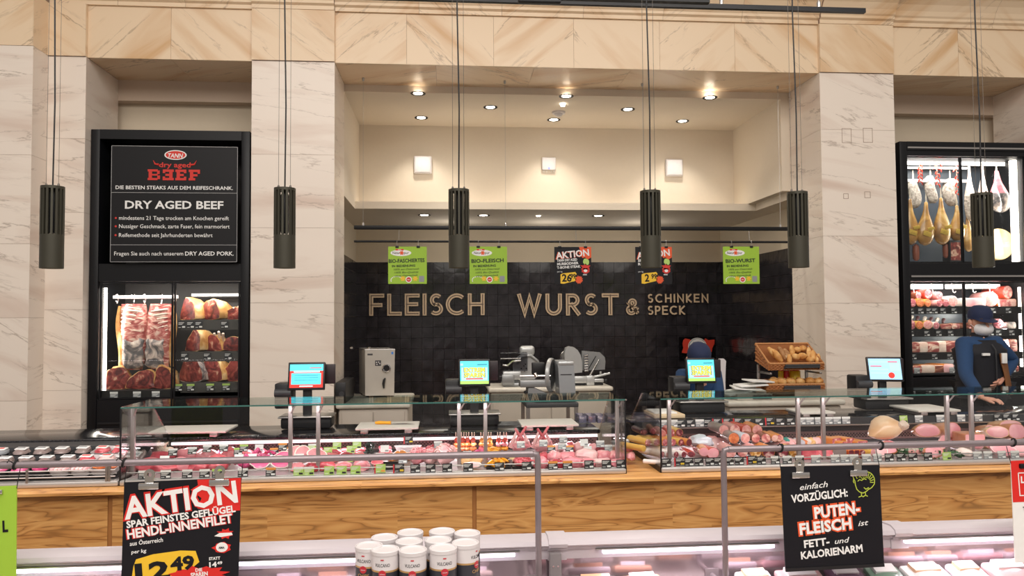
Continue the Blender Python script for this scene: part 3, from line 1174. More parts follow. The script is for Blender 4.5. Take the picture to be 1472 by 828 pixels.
# ================================================================== food materials and shapes
mottled('meat_aged', [(.32, '4a1a1a'), (.48, '7d302c'), (.60, 'a04a40'), (.70, 'd9ab90')], 11, 5, .35, 1.6, .5)
mottled('meat_cured', [(.34, '7a2c2c'), (.48, 'a3504b'), (.56, 'c98d7c'), (.66, 'efd6c0')], 8, 5, .4, 1.5, .3, rsc=(1, 1, 2.6))
mottled('fat_aged', [(.3, 'b9793f'), (.5, 'd9a766'), (.7, 'ecd0a2')], 10, 5, .4, .5, .6)
mottled('rib_slab', [(.30, '7c2f2e'), (.45, 'b6605a'), (.55, 'd9a294'), (.70, 'efdcc8')], 7, 6, .35, 2.0, .6, rsc=(1, 1, 2.2))
mottled('rib_grey', [(.30, '45403f'), (.48, '6e6a6a'), (.56, 'b5a49c'), (.70, 'e6d8ca')], 8, 6, .4, 1.6, .6)
mottled('bone', [(.3, 'd9b7a4'), (.7, 'f3e3d3')], 12, 3, .35)
mottled('meat_red', [(.30, 'b43c48'), (.52, 'd8616b'), (.66, 'e57f86'), (.74, 'f3c2bf')], 10, 5, .28, 1.1, .45, coat=.3)
mottled('meat_deep', [(.30, '8e2230'), (.55, 'b83648'), (.72, 'd6646f')], 9, 4, .25, .8, .4, coat=.3)
mottled('meat_rose', [(.30, 'cf6a76'), (.50, 'e48c95'), (.64, 'f0acae'), (.74, 'f9d9d3')], 9, 5, .28, 1.3, .45, coat=.3)
mottled('meat_pale', [(.30, 'e39aa0'), (.5, 'efb7b8'), (.66, 'f6cfca'), (.8, 'fbe6dd')], 8, 5, .28, 1.0, .4, coat=.3)
mottled('meat_bright', [(.3, 'd43a78'), (.6, 'ea5f96'), (.75, 'f7a6c0')], 7, 4, .25, .8, .3, coat=.3)
mottled('meat_orange', [(.3, 'c2562c'), (.5, 'df7a3e'), (.7, 'f0a468')], 18, 4, .3, .8, .4, coat=.3)
mottled('paprika_yellow', [(.3, 'e08a12'), (.6, 'f5ae22'), (.8, 'f9cc55')], 16, 4, .3, .8, .4, coat=.3)
mottled('breaded', [(.3, 'd79a5a'), (.6, 'eec087'), (.8, 'f7dcae')], 40, 4, .6, .4, .6)
mottled('fat_white', [(.3, 'efd6cb'), (.7, 'fbf0e8')], 8, 3, .3)
mottled('ham_pink', [(.30, 'dd8791'), (.52, 'eba3aa'), (.7, 'f3bcbd')], 6, 4, .3, .9, .15, coat=.2)
mottled('ham_rind', [(.3, 'a5603a'), (.5, 'c98258'), (.7, 'dba27a')], 5, 4, .35, .8, .2, coat=.3)
mottled('ham_gold', [(.3, 'd59a6a'), (.5, 'ebbb90'), (.7, 'f6d4b4')], 4, 4, .3, .6, .15, coat=.4)
mottled('salami_face', [(.36, '96454d'), (.5, 'b7626a'), (.58, 'c97d80'), (.66, 'efc9c0')], 60, 3, .4, .3, .1)
mottled('salami_dark_face', [(.38, '6a2630'), (.54, '8e3a45'), (.66, 'd39a94')], 60, 3, .4, .3, .1)
mottled('sausage_face', [(.36, 'd98a86'), (.52, 'e5a09a'), (.66, 'f0bcb2')], 50, 3, .4, .3, .1)
mottled('sausage_coarse', [(.36, 'b55a5c'), (.48, 'd98c86'), (.60, 'efc4b6')], 28, 4, .4, .5, .15)
mottled('sausage_orange', [(.36, 'c0603a'), (.54, 'd97a4a'), (.7, 'e9a06e')], 50, 3, .4, .3, .1)
mottled('aspic_face', [(.34, '8a4a22'), (.46, 'c98a3c'), (.56, 'efcf9a'), (.66, 'd88a86')], 22, 4, .25, .8, .15)
mottled('blood_face', [(.4, '5f1f28'), (.56, '8a3440'), (.68, 'e8c8bc')], 26, 3, .35, .4, .15)
for n_, h_ in (('casing_white', 'efe4e0'), ('casing_yellow', 'dcae52'), ('casing_orange', 'd9863f'), ('casing_brown', '8a4a34'), ('casing_pink', 'dd9a96'), ('casing_grey', '8d7c78'), ('casing_clear', 'c9cbd6'), ('casing_red', 'c2402f'), ('casing_dark', '4a2a2c')):
    flat(n_, h_, .35, coat=.3, var=.12, vs=20, bump=.1)
mottled('netting', [(.3, '8f8377'), (.5, 'b9aea2'), (.7, 'dfd5c8')], 45, 3, .7, .2, .8)
mottled('speck_side', [(.3, '5a2a20'), (.5, '8a4a35'), (.62, 'c98f70'), (.75, 'ecd3b8')], 7, 5, .45, 1.4, .4, rsc=(1, 1, 3))
mottled('cheese', [(.3, 'dcb878'), (.6, 'efd7a4'), (.8, 'f6e6c2')], 5, 3, .45)
mottled('chili', [(.3, 'b3261a'), (.6, 'd8442c')], 14, 2, .3)
flat('gold_label', 'c9a94a', .3, .3, var=.3, vs=60)
flat('label_white', 'efefec', .5)
flat('string', 'd9cdb8', .8)
flat('card_black', '2b2c30', .5)
flat('card_grey', '8f9296', .5)
flat('card_green', 'b6d873', .5)
flat('card_white', 'eff0ee', .5)
flat('card_orange', 'f0a050', .5)
flat('card_red', 'd5303a', .5)
flat('card_yellow', 'e9c63a', .5)


def ol_ellipse(rx, rz, n=26, amp=0.0, seed=0):
    return [(rx * math.cos(a) * k, rz + rz * math.sin(a) * k) for i in range(n) for a in (2 * PI * i / n,) for k in (1 + amp * noise.noise(Vector((math.cos(a) * 1.3 + seed, math.sin(a) * 1.3, seed))),)]


def ol_dome(w, h, n=26, seed=0, lean=0.0, flatn=.5):
    pts = []
    for i in range(n):
        a = 2 * PI * i / n
        x, z = math.cos(a), math.sin(a)
        k = 1 + .26 * noise.noise(Vector((x * 1.4 + seed * 3.3, z * 1.4, seed)))
        if z < 0:
            zz = z * .10
        else:
            zz = z ** .85
        pts.append((w / 2 * x * k + lean * max(0, zz) * w, h * .1 + h * .9 * zz * k if z >= 0 else h * .1 + h * zz))
    return pts


def ol_box(w, h, r=.01, n=4):
    pts = []
    for cx, cz, a0 in ((w / 2 - r, r, -90), (w / 2 - r, h - r, 0), (-w / 2 + r, h - r, 90), (-w / 2 + r, r, 180)):
        for i in range(n + 1):
            a = math.radians(a0 + 90 * i / n)
            pts.append((cx + r * math.cos(a), cz + r * math.sin(a)))
    return pts


def cut_piece(name, label, cat, loc, ol, depth, ms, mf, rz=0.0, taper=.85, group=None, rim=.94, bulge=0.0, tilt=0.0, wob=0.0, roll=0.0, drop=0.0):
    """a cut food piece: skin/body behind, a flat cut face towards -y"""
    t = thing(name, label, cat, (0, 0, 0), group)
    n = len(ol)
    cx = sum(p[0] for p in ol) / n
    cz = sum(p[1] for p in ol) / n
    zmin = min(p[1] for p in ol)
    sd = random.uniform(0, 50)
    rings = []
    for y, k in ((0, 1.0), (depth * .02, 1.015), (depth * .3, 1.0), (depth * .6, 1 - (1 - taper) * .35), (depth * .85, taper), (depth * .96, taper * .8), (depth, taper * .4)):
        kk = [k * (1 + wob * noise.noise(Vector((p[0] * 12 + sd, p[1] * 12, y * 14)))) for p in ol]
        rings.append([(cx + (p[0] - cx) * q, y, max(zmin, cz - drop * (y / depth) + (p[1] - cz) * q)) for p, q in zip(ol, kk)])
    a = MB()
    a.loft(rings, 0)
    a.build('rind', [ms], t, ang=60)
    a = MB()
    r0 = [(cx + (p[0] - cx) * rim, -.0015, cz + (p[1] - cz) * rim) for p in ol]
    r1 = [(cx + (p[0] - cx) * rim * .6, -.002 - bulge, cz + (p[1] - cz) * rim * .6) for p in ol]
    back = [(p[0], .001, p[2]) for p in r0]
    a.loft([back, r0, r1], 0)
    a.build('cut_face', [mf], t, ang=60)
    t.location = (loc[0], loc[1], loc[2] + .002)
    t.rotation_euler = (tilt, roll, rz)
    return t


# ================================================================== cold cabinet with the aged beef (left)
def cabinet(name, label, x0, x1, z1, y0, y1, zbars, xdiv, interior):
    t = thing(name, label, 'cold cabinet', ((x0 + x1) / 2, y0, 0))
    a = MB()
    F = .075
    a.box(x0, x0 + F, y0, y1, 0, z1, 0, .004)
    a.box(x1 - F, x1, y0, y1, 0, z1, 0, .004)
    a.box(x0 + F, x1 - F, y0, y1, z1 - .085, z1, 0)
    for b0, b1 in zbars:
        a.box(x0 + F, x1 - F, y0 + .012, y1, b0, b1, 0)
    a.build('frame', [M['black_metal']], t)
    a = MB()
    a.box(x0 + F, x1 - F, y1 - .03, y1 - .01, 0, z1 - .08)
    a.build('back_panel', [interior], t)
    return t


CLX0, CLX1, CY0, CY1 = -3.147, -1.765, 7.1, 7.72
ztop = 3.51
zb1, zb0 = atZ(250, 379, CY0), atZ(250, 404, CY0)
zc1, zc0 = atZ(250, 574, CY0), atZ(250, 600, CY0)
flat('cab_inner', '3a3837', .6)
flat('cab_inner_blue', '47515c', .35)
cl = cabinet('aged_beef_cabinet', 'tall black framed glass cold cabinet with hanging beef and a menu board at the left', CLX0, CLX1, ztop, CY0, CY1,
             [(zb0, zb1), (zc0 - .3, zc1), (.05, .15)], 0, M['cab_inner'])
xdl = atX(247.5, 490, CY0)
for nm, a0, a1 in (('glass_door', CLX0 + .085, xdl - .004), ('glass_door', xdl + .004, CLX1 - .085)):
    a = MB()
    a.box(a0, a1, CY0 + .03, CY0 + .036, zc1 + .006, zb0 - .006)
    d = a.build(nm, [M['glass']], cl, smooth=False)
    a = MB()
    for q0, q1 in ((a0, a0 + .014), (a1 - .014, a1)):
        a.box(q0, q1, CY0 + .025, CY0 + .042, zc1 + .004, zb0 - .004)
    a.box(a0 + .014, a1 - .014, CY0 + .025, CY0 + .042, zc1 + .004, zc1 + .02)
    a.box(a0 + .014, a1 - .014, CY0 + .025, CY0 + .042, zb0 - .02, zb0 - .004)
    a.build('door_frame', [M['black_metal']], d)
for k in range(5):
    a = MB()
    a.box(CLX0 + .09, CLX1 - .09, CY0 - .004, CY0 + .01, zc0 - .25 + k * .05, zc0 - .235 + k * .05)
    a.build('vent_slat', [M['black_plastic']], cl)
# lamps in the cabinet
xt = atX(151, 490, CY0 + .12)
a = MB()
a.tube([(xt, CY0 + .12, atZ(151, 569, CY0 + .12)), (xt, CY0 + .12, atZ(151, 414, CY0 + .12))], .014, 12)
a.build('lamp_tube', [M['led_cool']], cl)
xr0, xr1, zr_ = atX(163, 427, 7.35), atX(256, 427, 7.35), atZ(210, 427, 7.35)
a = MB()
a.box(xr0, xr1, 7.335, 7.365, zr_ - .015, zr_ + .015, 0, .003)
a.build('meat_rail', [M['white_plastic']], cl)
a = MB()
a.box(xdl + .03, CLX1 - .09, 7.52, 7.55, atZ(300, 424, 7.53) - .012, atZ(300, 424, 7.53) + .012)
a.build('lamp_strip', [flat('led_soft', 'ffffff', emit=2.5, ecol='fff4ea')], cl)
area('cabinet_light', (xt + .06, CY0 + .16, (zb0 + zc1) / 2), (0, math.radians(-75), 0), .9, .04, 2.2, (1, .95, .88))
area('cabinet_light', ((CLX0 + CLX1) / 2, CY0 + .15, zb0 - .03), (math.radians(15), 0, 0), 1.1, .05, 9, (1, .93, .86))
shy = []
for y in (476 - 2, 518, 557):
    z = atZ(300, {474: 460, 518: 505, 557: 549}[y], 7.3)
    a = MB()
    a.box(xdl + .03, CLX1 - .09, 7.24, CY1 - .04, z - .012, z)
    a.box(xdl + .03, CLX1 - .09, 7.235, 7.24, z - .09, z)
    a.build('shelf', [flat('shelf_smoke', '4a4845', .4)], cl)
    shy.append(z)
    area('shelf_fill', ((xdl + CLX1) / 2, 7.26, z + .26), (math.radians(25), 0, 0), .5, .02, .7, (1, .93, .86))  # unseen fill lamp added to brighten the roasts on this shelf
zfl = atZ(200, 559, 7.3)
a = MB()
a.box(CLX0 + .09, xdl - .02, 7.16, CY1 - .04, zc1, zfl)
a.build('floor_tray', [flat('tray_dark', '2a2a2a', .4)], cl)

# hanging rib slabs
def rib_slab(label, x, zt, w, h, flip):
    t = thing('beef_rib_slab', label, 'meat', (x, 7.33, zt - h), 'hanging beef ribs')
    a = MB()
    nz, nx = 18, 12
    rings = []
    for j in range(nz):
        v = j / (nz - 1)
        z = zt - h * v
        ww = w * (.78 + .35 * math.sin(PI * min(1, v * .9 + .12)) * .7) * (1 if v < .93 else .9)
        th = .055 + .03 * math.sin(PI * v)
        ring = []
        for k in range(nx * 2):
            a_ = 2 * PI * k / (nx * 2)
            cxx, syy = math.cos(a_), math.sin(a_)
            cxx = math.copysign(abs(cxx) ** .6, cxx)
            d = 1 + .10 * noise.noise(Vector((cxx * 2 + x * 7, z * 9, syy)))
            ring.append((x + flip * (ww / 2 * cxx * d + .02 * math.sin(v * 3)), 7.34 + th * syy * d, z))
        rings.append(ring)
    a.loft(rings, 0)
    sl = a.build('meat_slab', [M['rib_slab']], t, ang=70)
    # grey dried lower flank lying over the front
    a = MB()
    rr_ = []
    for j in range(10):
        v = .50 + .48 * j / 9
        z = zt - h * v
        ww = w * (.74 + .06 * math.sin(j * 1.7) - (.3 if j in (0, 9) else 0))
        rr_.append([(x + flip * (.03 + ww / 2 * math.cos(q)), 7.275 + .018 * math.sin(q) - .012 * math.sin(PI * j / 9) + .02 * noise.noise(Vector((z * 20, q, x))), z) for q in [2 * PI * i / 14 for i in range(14)]])
    a.loft(rr_, 0)
    a.build('dried_flank', [M['rib_grey']], t, ang=70)
    for k in range(7):
        z = zt - .05 - k * h * .062
        a = MB()
        pts = [(x + flip * (-.42 + .8 * s) * w * .86, 7.284 - .016 * math.sin(PI * s), z - .02 * s * (1 + k * .2)) for s in (0, .25, .5, .75, 1)]
        a.tube(pts, [.005, .009, .010, .009, .006], 8)
        a.build('rib_bone', [M['bone']], t)
    a = MB()
    pts = [(x - flip * w * .5 * (1 + .12 * math.sin(s * 6)), 7.335, zt - h * (.03 + .94 * s)) for s in [i / 10 for i in range(11)]]
    a.tube(pts, [.015 + .012 * math.sin(PI * i / 10) for i in range(11)], 8)
    a.build('fat_edge', [M['fat_aged']], t)
    a = MB()
    a.tube([(x, 7.30, zr_ + .02), (x, 7.32, zr_ + .032), (x, 7.36, zr_ + .028), (x, 7.37, zr_), (x, 7.35, zr_ - .03), (x, 7.33, zt - .035)], .005, 8)
    a.build('meat_hook', [M['chrome']], t)
    return t


zt = atZ(195, 437, 7.33)
rib_slab('hanging beef rib slab with fat edge, left of the pair in the cabinet', atX(191, 480, 7.33), zt, .235, .60, 1)
rib_slab('hanging beef rib slab with grey dried flank, right of the pair in the cabinet', atX(231, 480, 7.33), zt, .215, .595, -1)
for i, px_ in enumerate((168.5, 208, 252)):
    xx = atX(px_, 430, 7.35)
    a = MB()
    a.tube([(xx, 7.325, zr_ + .018), (xx, 7.35, zr_ + .024), (xx, 7.373, zr_ + .012), (xx, 7.37, zr_ - .03), (xx, 7.35, zr_ - .055), (xx, 7.33, zr_ - .035)], .006, 8)
    tag(a.build('meat_hook', [M['white_plastic']]), 'empty white meat hook on the cabinet rail, ' + ['at its left end', 'between the rib slabs', 'at its right end'][i], 'hook', 'empty meat hooks')


def roast(label, px_, z, w, h, seed, rz=0.0, lean=0.0, bones=0, grp='aged beef roasts', Y=7.30, ms='fat_aged', depth=.24):
    x = atX(px_, 500, Y)
    t = cut_piece('beef_roast', label, 'meat', (x, Y, z), ol_dome(w * 1.06, h * 1.12, 28, seed, lean), depth, M[ms], M['meat_aged'], rz, .55, grp, .97, .004, wob=.18)
    for k in range(bones):
        a = MB()
        u = (k + .5) / bones - .5
        a.tube([(w * (.15 + u * .5), .03 + .03 * k, h * .45), (w * (.25 + u * .7), .02, h * (.9 + .18 * (k % 2))), (w * (.30 + u * .8), .0, h * (1.12 + .1 * (k % 2)))], [.012, .013, .011], 8)
        a.build('rib_bone', [M['bone']], t)
    return t


P_ = .00665
top3 = [('first from the left on the top shelf, with a rounded fat cap', 269, .20, .165, 1.1, -.6, .0, 0), ('in the middle of the top shelf with a tall fat cap', 302, .22, .165, 2.3, -.6, .0, 0), ('with long pale rib bones at the right of the top shelf', 335, .18, .10, 3.1, -.2, .1, 3)]
mid3 = [('at the left of the middle shelf with a yellow fat cap', 277, .20, .16, 4.2, -.65, .1, 0), ('in the middle of the middle shelf with upright ribs', 307, .17, .145, 5.5, -.3, -.1, 3), ('at the right of the middle shelf beside a flat bone', 336, .17, .125, 6.1, .15, .0, 1)]
low3 = [('peaked and grey skinned at the left of the bottom shelf', 274, .25, .20, 7.7, -.4, -.05, 0), ('peaked with a rib at the middle of the bottom shelf', 306, .20, .20, 8.4, -.45, -.05, 1), ('sloping at the right of the bottom shelf with a fat side', 335, .18, .185, 9.2, -.25, .1, 0)]
for rows, z, s in ((top3, shy[0], 0), (mid3, shy[1], 0), (low3, shy[2], 0)):
    for lab, px_, w, h, sd, rz, ln, nb in rows:
        roast('beef roast ' + lab, px_, z, w, h, sd, rz, ln, nb, ms='rib_grey' if 'grey' in lab else 'fat_aged')
for i, (px_, w, h) in enumerate(((168, .24, .17), (204, .24, .16), (234, .20, .17))):
    roast('marbled beef roast on the cabinet floor, ' + ('at the left', 'in the middle under the rib slabs', 'at the right by the divider')[i], px_, zfl, w, h, 11 + i * 1.3, .2 - .2 * i, .1, 0, 'beef roasts on the cabinet floor', 7.24)


# price cards: small printed cards; lines of print too small to read
def card_mesh(nm, body, w, h, stripe=None, price='card_white', foot=None):
    a = MB()
    mats = [M[body], M['card_white'], M[price], M[stripe or 'card_white'], M[foot or 'card_grey']]
    a.box(-w / 2, w / 2, 0, .0015, 0, h, 0)
    y = -.0006
    if stripe:
        a.box(-w / 2, w / 2, y, 0, h * .72, h, 3)
    for j in range(3):
        zz = h * (.62 - .12 * j) if stripe else h * (.82 - .13 * j)
        a.box(-w * .42, w * (.30 - .12 * j), y, 0, zz - h * .03, zz + h * .025, 1)
    a.box(w * .05, w * .44, y, 0, h * .10, h * .32, 2)
    a.box(-w * .42, -w * .10, y, 0, h * .12, h * .17, 1)
    if foot:
        a.box(-w / 2 - .008, -w / 2, 0, .0015, -h * .1, h * .95, 4)
    o = a.build(nm, mats, smooth=False)
    return o


CARDS = {}


def card(kind, loc, label, group, rz=0.0, tilt=-.25, w=.062, h=.058):
    spec = {'black': ('card_black', None, 'card_white', None), 'grey': ('card_grey', 'card_white', 'card_white', None), 'green': ('card_green', None, 'card_black', None), 'greentop': ('card_black', 'card_green', 'card_white', None),
            'greywhite': ('card_black', 'card_white', 'card_white', None), 'orange': ('card_black', 'card_orange', 'card_white', None), 'white': ('card_white', None, 'card_grey', None), 'red': ('card_black', None, 'card_yellow', 'card_red'),
            'greenwhite': ('card_green', 'card_white', 'card_black', None), 'greenred': ('card_green', None, 'card_orange', 'card_red')}[kind]
    key = (kind, w, h)
    if key not in CARDS:
        o = card_mesh('price_card', spec[0], w, h, spec[1], spec[2], spec[3])
        CARDS[key] = o
    else:
        o = dup(CARDS[key])
    o.location = loc
    o.rotation_euler = (tilt, 0, rz)
    return tag(o, label, 'price card', group)


k = 0
for z, xs, kind, row in ((shy[0], (261, 273.5, 285.5, 322.5), 'black', 'top'), (shy[1], (265.5, 298, 328), 'black', 'middle'), (shy[2], (257, 274.5, 302.5, 325.5), 'greentop', 'bottom'), (zfl, (165, 198, 225), 'grey', 'floor')):
    for i, px_ in enumerate(xs):
        xx = atX(px_, 470, 7.22 if row != 'floor' else 7.15)
        card(kind, (xx, 7.225 if row != 'floor' else 7.15, z - .075), f'{ordinal(i)} {"green topped" if kind == "greentop" else kind} price card from the left on the {row} level of the beef cabinet',
             'price cards in the beef cabinet', 0, 0, .068, .065)

# menu board hung in the upper half
YS = 7.055
bx0, bx1, bz0, bz1 = atX(159, 290, YS), atX(341.5, 290, YS), atZ(250, 377, YS), atZ(250, 210, YS)
t = thing('menu_board', 'black menu board for dry aged beef hung in the upper half of the left cabinet', 'sign', ((bx0 + bx1) / 2, YS, bz0))
a = MB()
a.box(bx0, bx1, YS, YS + .012, bz0, bz1)
a.build('panel', [flat('board_black', '17171a', .45, 0, .3)], t)
ww, hh = bx1 - bx0, bz1 - bz0
FB = (Vector(((bx0 + bx1) / 2, YS, bz0)), X3, Z3, -Y3)
flat('ink_white', 'eeeeec', .6, var=.01)
flat('ink_red', 'd5352b', .6, var=.02)
a = MB()
for q in (0.004, hh * .352 / 1, hh * .0 + .0):
    pass
lw = .0032
for z in (bz0 + .002, bz0 + hh * .147, bz0 + hh * .595, bz1 - .005):
    a.box(bx0 + .002, bx1 - .002, YS - .001, YS, z, z + lw)
for x in (bx0 + .002, bx1 - .005):
    a.box(x, x + lw, YS - .001, YS, bz0 + .002, bz1 - .002)
a.build('rule_lines', [flat('ink_grey', 'b9b9b9', .6)], t, smooth=False)
fr_ = lambda v: hh * (1 - (v - 140) / 635)
write('headline_text', 'DRY AGED BEEF', FB, 0, fr_(483), .098, M['ink_white'], t, .024, width=ww * .775)
write('slogan_text', 'DIE BESTEN STEAKS AUS DEM REIFESCHRANK.', FB, 0, fr_(378), .045, M['ink_white'], t, .016, width=ww * .925)
for s, v, wd in (('mindestens 21 Tage trocken am Knochen gereift', 545, .865), ('Nussiger Geschmack, zarte Faser, fein marmoriert', 590, .87), ('Reifemethode seit Jahrhunderten bewährt', 638, .735)):
    write('bullet_text', s, FB, -ww / 2 + ww * .065, fr_(v), .05, M['ink_white'], t, .004, align='LEFT', width=ww * wd)
    a = MB()
    a.lathe([(0, 0), (.009, 0), (.009, .002)], (0, 0, 0), 12, mtx=Matrix.Translation((bx0 + ww * .043, YS - .0002, bz0 + fr_(v) + .016)) @ Matrix.Rotation(PI / 2, 4, 'X'))
    a.build('bullet_dot', [M['ink_red']], t)
write('footer_text', 'Fragen Sie auch nach unserem', FB, -ww / 2 + ww * .03, fr_(738), .05, M['ink_white'], t, .004, align='LEFT', width=ww * .54)
write('footer_text', 'DRY AGED PORK.', FB, -ww / 2 + ww * .585, fr_(738), .05, M['ink_white'], t, .018, align='LEFT', width=ww * .385)


def slab_word(s, u0, v0, size, wd, parent, mirror=()):
    """heavy slab-serif capitals drawn from bars"""
    bars = {'B': [(0, 0, .28, 1), (.0, 0, .75, .2), (0, .8, .75, 1), (.2, .42, .75, .58), (.72, .1, .95, .44), (.7, .56, .92, .9), (-.08, 0, .1, .2), (-.08, .8, .1, 1)],
            'E': [(.1, 0, .38, 1), (0, 0, .92, .22), (0, .78, .92, 1), (.3, .4, .7, .6), (.72, 0, .92, .34), (.72, .66, .92, 1)],
            'F': [(.1, 0, .38, 1), (0, 0, .55, .22), (0, .78, .95, 1), (.3, .38, .74, .58), (.75, .62, .95, 1)]}
    mb_ = MB()
    x = u0
    for i, ch in enumerate(s):
        for b0, c0, b1, c1 in bars[ch]:
            if i in mirror:
                b0, b1 = .98 - b1, .98 - b0
            mb_.box(FB[0].x + x + b0 * wd, FB[0].x + x + b1 * wd, YS - .0025 - .00006 * len(mb_.f) / 6, YS - .0005, FB[0].z + v0 + c0 * size, FB[0].z + v0 + c1 * size)
        x += wd * 1.12
    mb_.build('slab_serif_text', [M['ink_red']], parent, smooth=False)


slab_word('BEEF', -ww * .205, fr_(328), hh * .093, ww * .094, t, (1,))
write('logo_text', 'dry aged', FB, 0, fr_(256), .062, M['ink_red'], t, .02, width=ww * .25)
for s in (-1, 1):
    a = MB()
    pts = [(FB[0].x + s * ww * .125, YS - .002, FB[0].z + fr_(243)), (FB[0].x + s * ww * .155, YS - .002, FB[0].z + fr_(240)), (FB[0].x + s * ww * .172, YS - .002, FB[0].z + fr_(218))]
    a.tube(pts, [.010, .008, .001], 8, flat=1)
    a.build('horn_mark', [M['ink_red']], t)


def ellipse_disc(frame, u, v, ru, rv, mt, parent, name, lift=.001, rot=0.0, n=32, mb=None, m=0):
    o, R, U, Nn = frame
    c, s = math.cos(rot), math.sin(rot)
    pts = [(ru * math.cos(2 * PI * i / n), rv * math.sin(2 * PI * i / n)) for i in range(n)]
    P = [o + R * (u + x * c - y * s) + U * (v + x * s + y * c) for x, y in pts]
    b = mb or MB()
    b.loft([[p + Nn * .0001 for p in P], [p + Nn * lift for p in P]], m)
    if mb is None:
        return b.build(name, [mt], parent, smooth=False)


ellipse_disc(FB, .005, fr_(189), ww * .088, hh * .042, M['ink_white'], t, 'logo_oval', .0012)
ellipse_disc(FB, .005, fr_(189), ww * .078, hh * .034, M['ink_red'], t, 'logo_field', .0020)
write('logo_text', 'TANN', FB, .005, fr_(204), .055, M['ink_white'], t, .02, .2, width=ww * .12, lift=.0024)
# ================================================================== cold cabinet with hams and sausages (right)
RX0, RX1 = 4.42, 5.80
rb1, rb0 = atZ(1380, 378, CY0), atZ(1380, 404, CY0)
rc1 = atZ(1340, 545, CY0)
rg1 = atZ(1380, 224, CY0)
cr = cabinet('ham_cabinet', 'tall black framed glass cold cabinet with hanging hams and sausage shelves at the right', RX0, RX1, 3.50, CY0, CY1,
             [(rb0, rb1), (rc1 - .4, rc1), (rg1, 3.50 - .085), (.05, .15)], 0, M['cab_inner_blue'])
xdr, xdr2 = atX(1385, 300, CY0), atX(1390, 470, CY0)
for z0, z1, xd in ((rb1, rg1, xdr), (rc1, rb0, xdr2)):
    for a0, a1 in ((RX0 + .08, xd - .003), (xd + .003, RX1 - .08)):
        a = MB()
        a.box(a0, a1, CY0 + .03, CY0 + .036, z0 + .005, z1 - .005)
        d = a.build('glass_door', [M['glass']], cr, smooth=False)
        a = MB()
        for q0, q1 in ((a0, a0 + .010), (a1 - .010, a1)):
            a.box(q0, q1, CY0 + .025, CY0 + .042, z0 + .004, z1 - .004)
        a.box(a0 + .01, a1 - .01, CY0 + .025, CY0 + .042, z0 + .004, z0 + .015)
        a.box(a0 + .01, a1 - .01, CY0 + .025, CY0 + .042, z1 - .015, z1 - .004)
        a.build('door_frame', [M['black_metal']], d)
for py_, px_ in ((213, 1380), (397, 1380)):
    z = atZ(px_, py_, CY0)
    a = MB()
    a.box(RX0 + .08, RX1 - .05, CY0 - .008, CY0 + .012, z - .008, z + .008)
    a.build('trim_strip', [M['steel']], cr)
for ya, yb, px_ in ((231, 376, 1458), (413, 527, 1465)):
    x = atX(px_, 300, CY0 + .14)
    a = MB()
    a.tube([(x, CY0 + .14, atZ(px_, yb, CY0 + .14)), (x, CY0 + .14, atZ(px_, ya, CY0 + .14))], .034, 14)
    a.build('lamp_tube', [M['led_cool']], cr)
for y_, x0, x1, m_, hh_ in ((235, 1299, 1446, 'led_soft', .022), (243.5, 1299, 1384, 'white_plastic', .012), (262, 1299, 1384, 'white_plastic', .016), (430 - 18, 1304, 1354, 'led_soft', .024), (412, 1358, 1436, 'led_soft', .022)):
    z = atZ(1370, y_, 7.4)
    a = MB()
    a.box(atX(x0, y_, 7.4), atX(x1, y_, 7.4), 7.38 if m_ == 'led_soft' else 7.33, 7.40 if m_ == 'led_soft' else 7.35, z - hh_, z + hh_, 0, .004)
    a.build('meat_rail', [M[m_]], cr)
area('cabinet_light', ((RX0 + RX1) / 2 - .1, CY0 + .12, rg1 - .03), (math.radians(20), 0, 0), 1.1, .05, 12, (1, .97, .92))
area('cabinet_light', (5.58, CY0 + .16, (rg1 + rb1) / 2), (0, math.radians(80), 0), .8, .05, 7, (1, .97, .90))
area('cabinet_light', ((RX0 + RX1) / 2 - .1, CY0 + .12, rb0 - .03), (math.radians(20), 0, 0), 1.1, .05, 7, (1, .95, .88))
area('cabinet_light', (5.58, CY0 + .16, (rb0 + rc1) / 2), (0, math.radians(80), 0), .7, .05, 22, (1, .97, .90))


def hang_hook(t, x, y, z, ztop_):
    a = MB()
    a.tube([(x - .006, y, z - .015), (x - .004, y, (z + ztop_) / 2), (x, y, ztop_), (x + .004, y, (z + ztop_) / 2), (x + .006, y, z - .015)], .0028, 6)
    a.build('string', [M['string']], t)


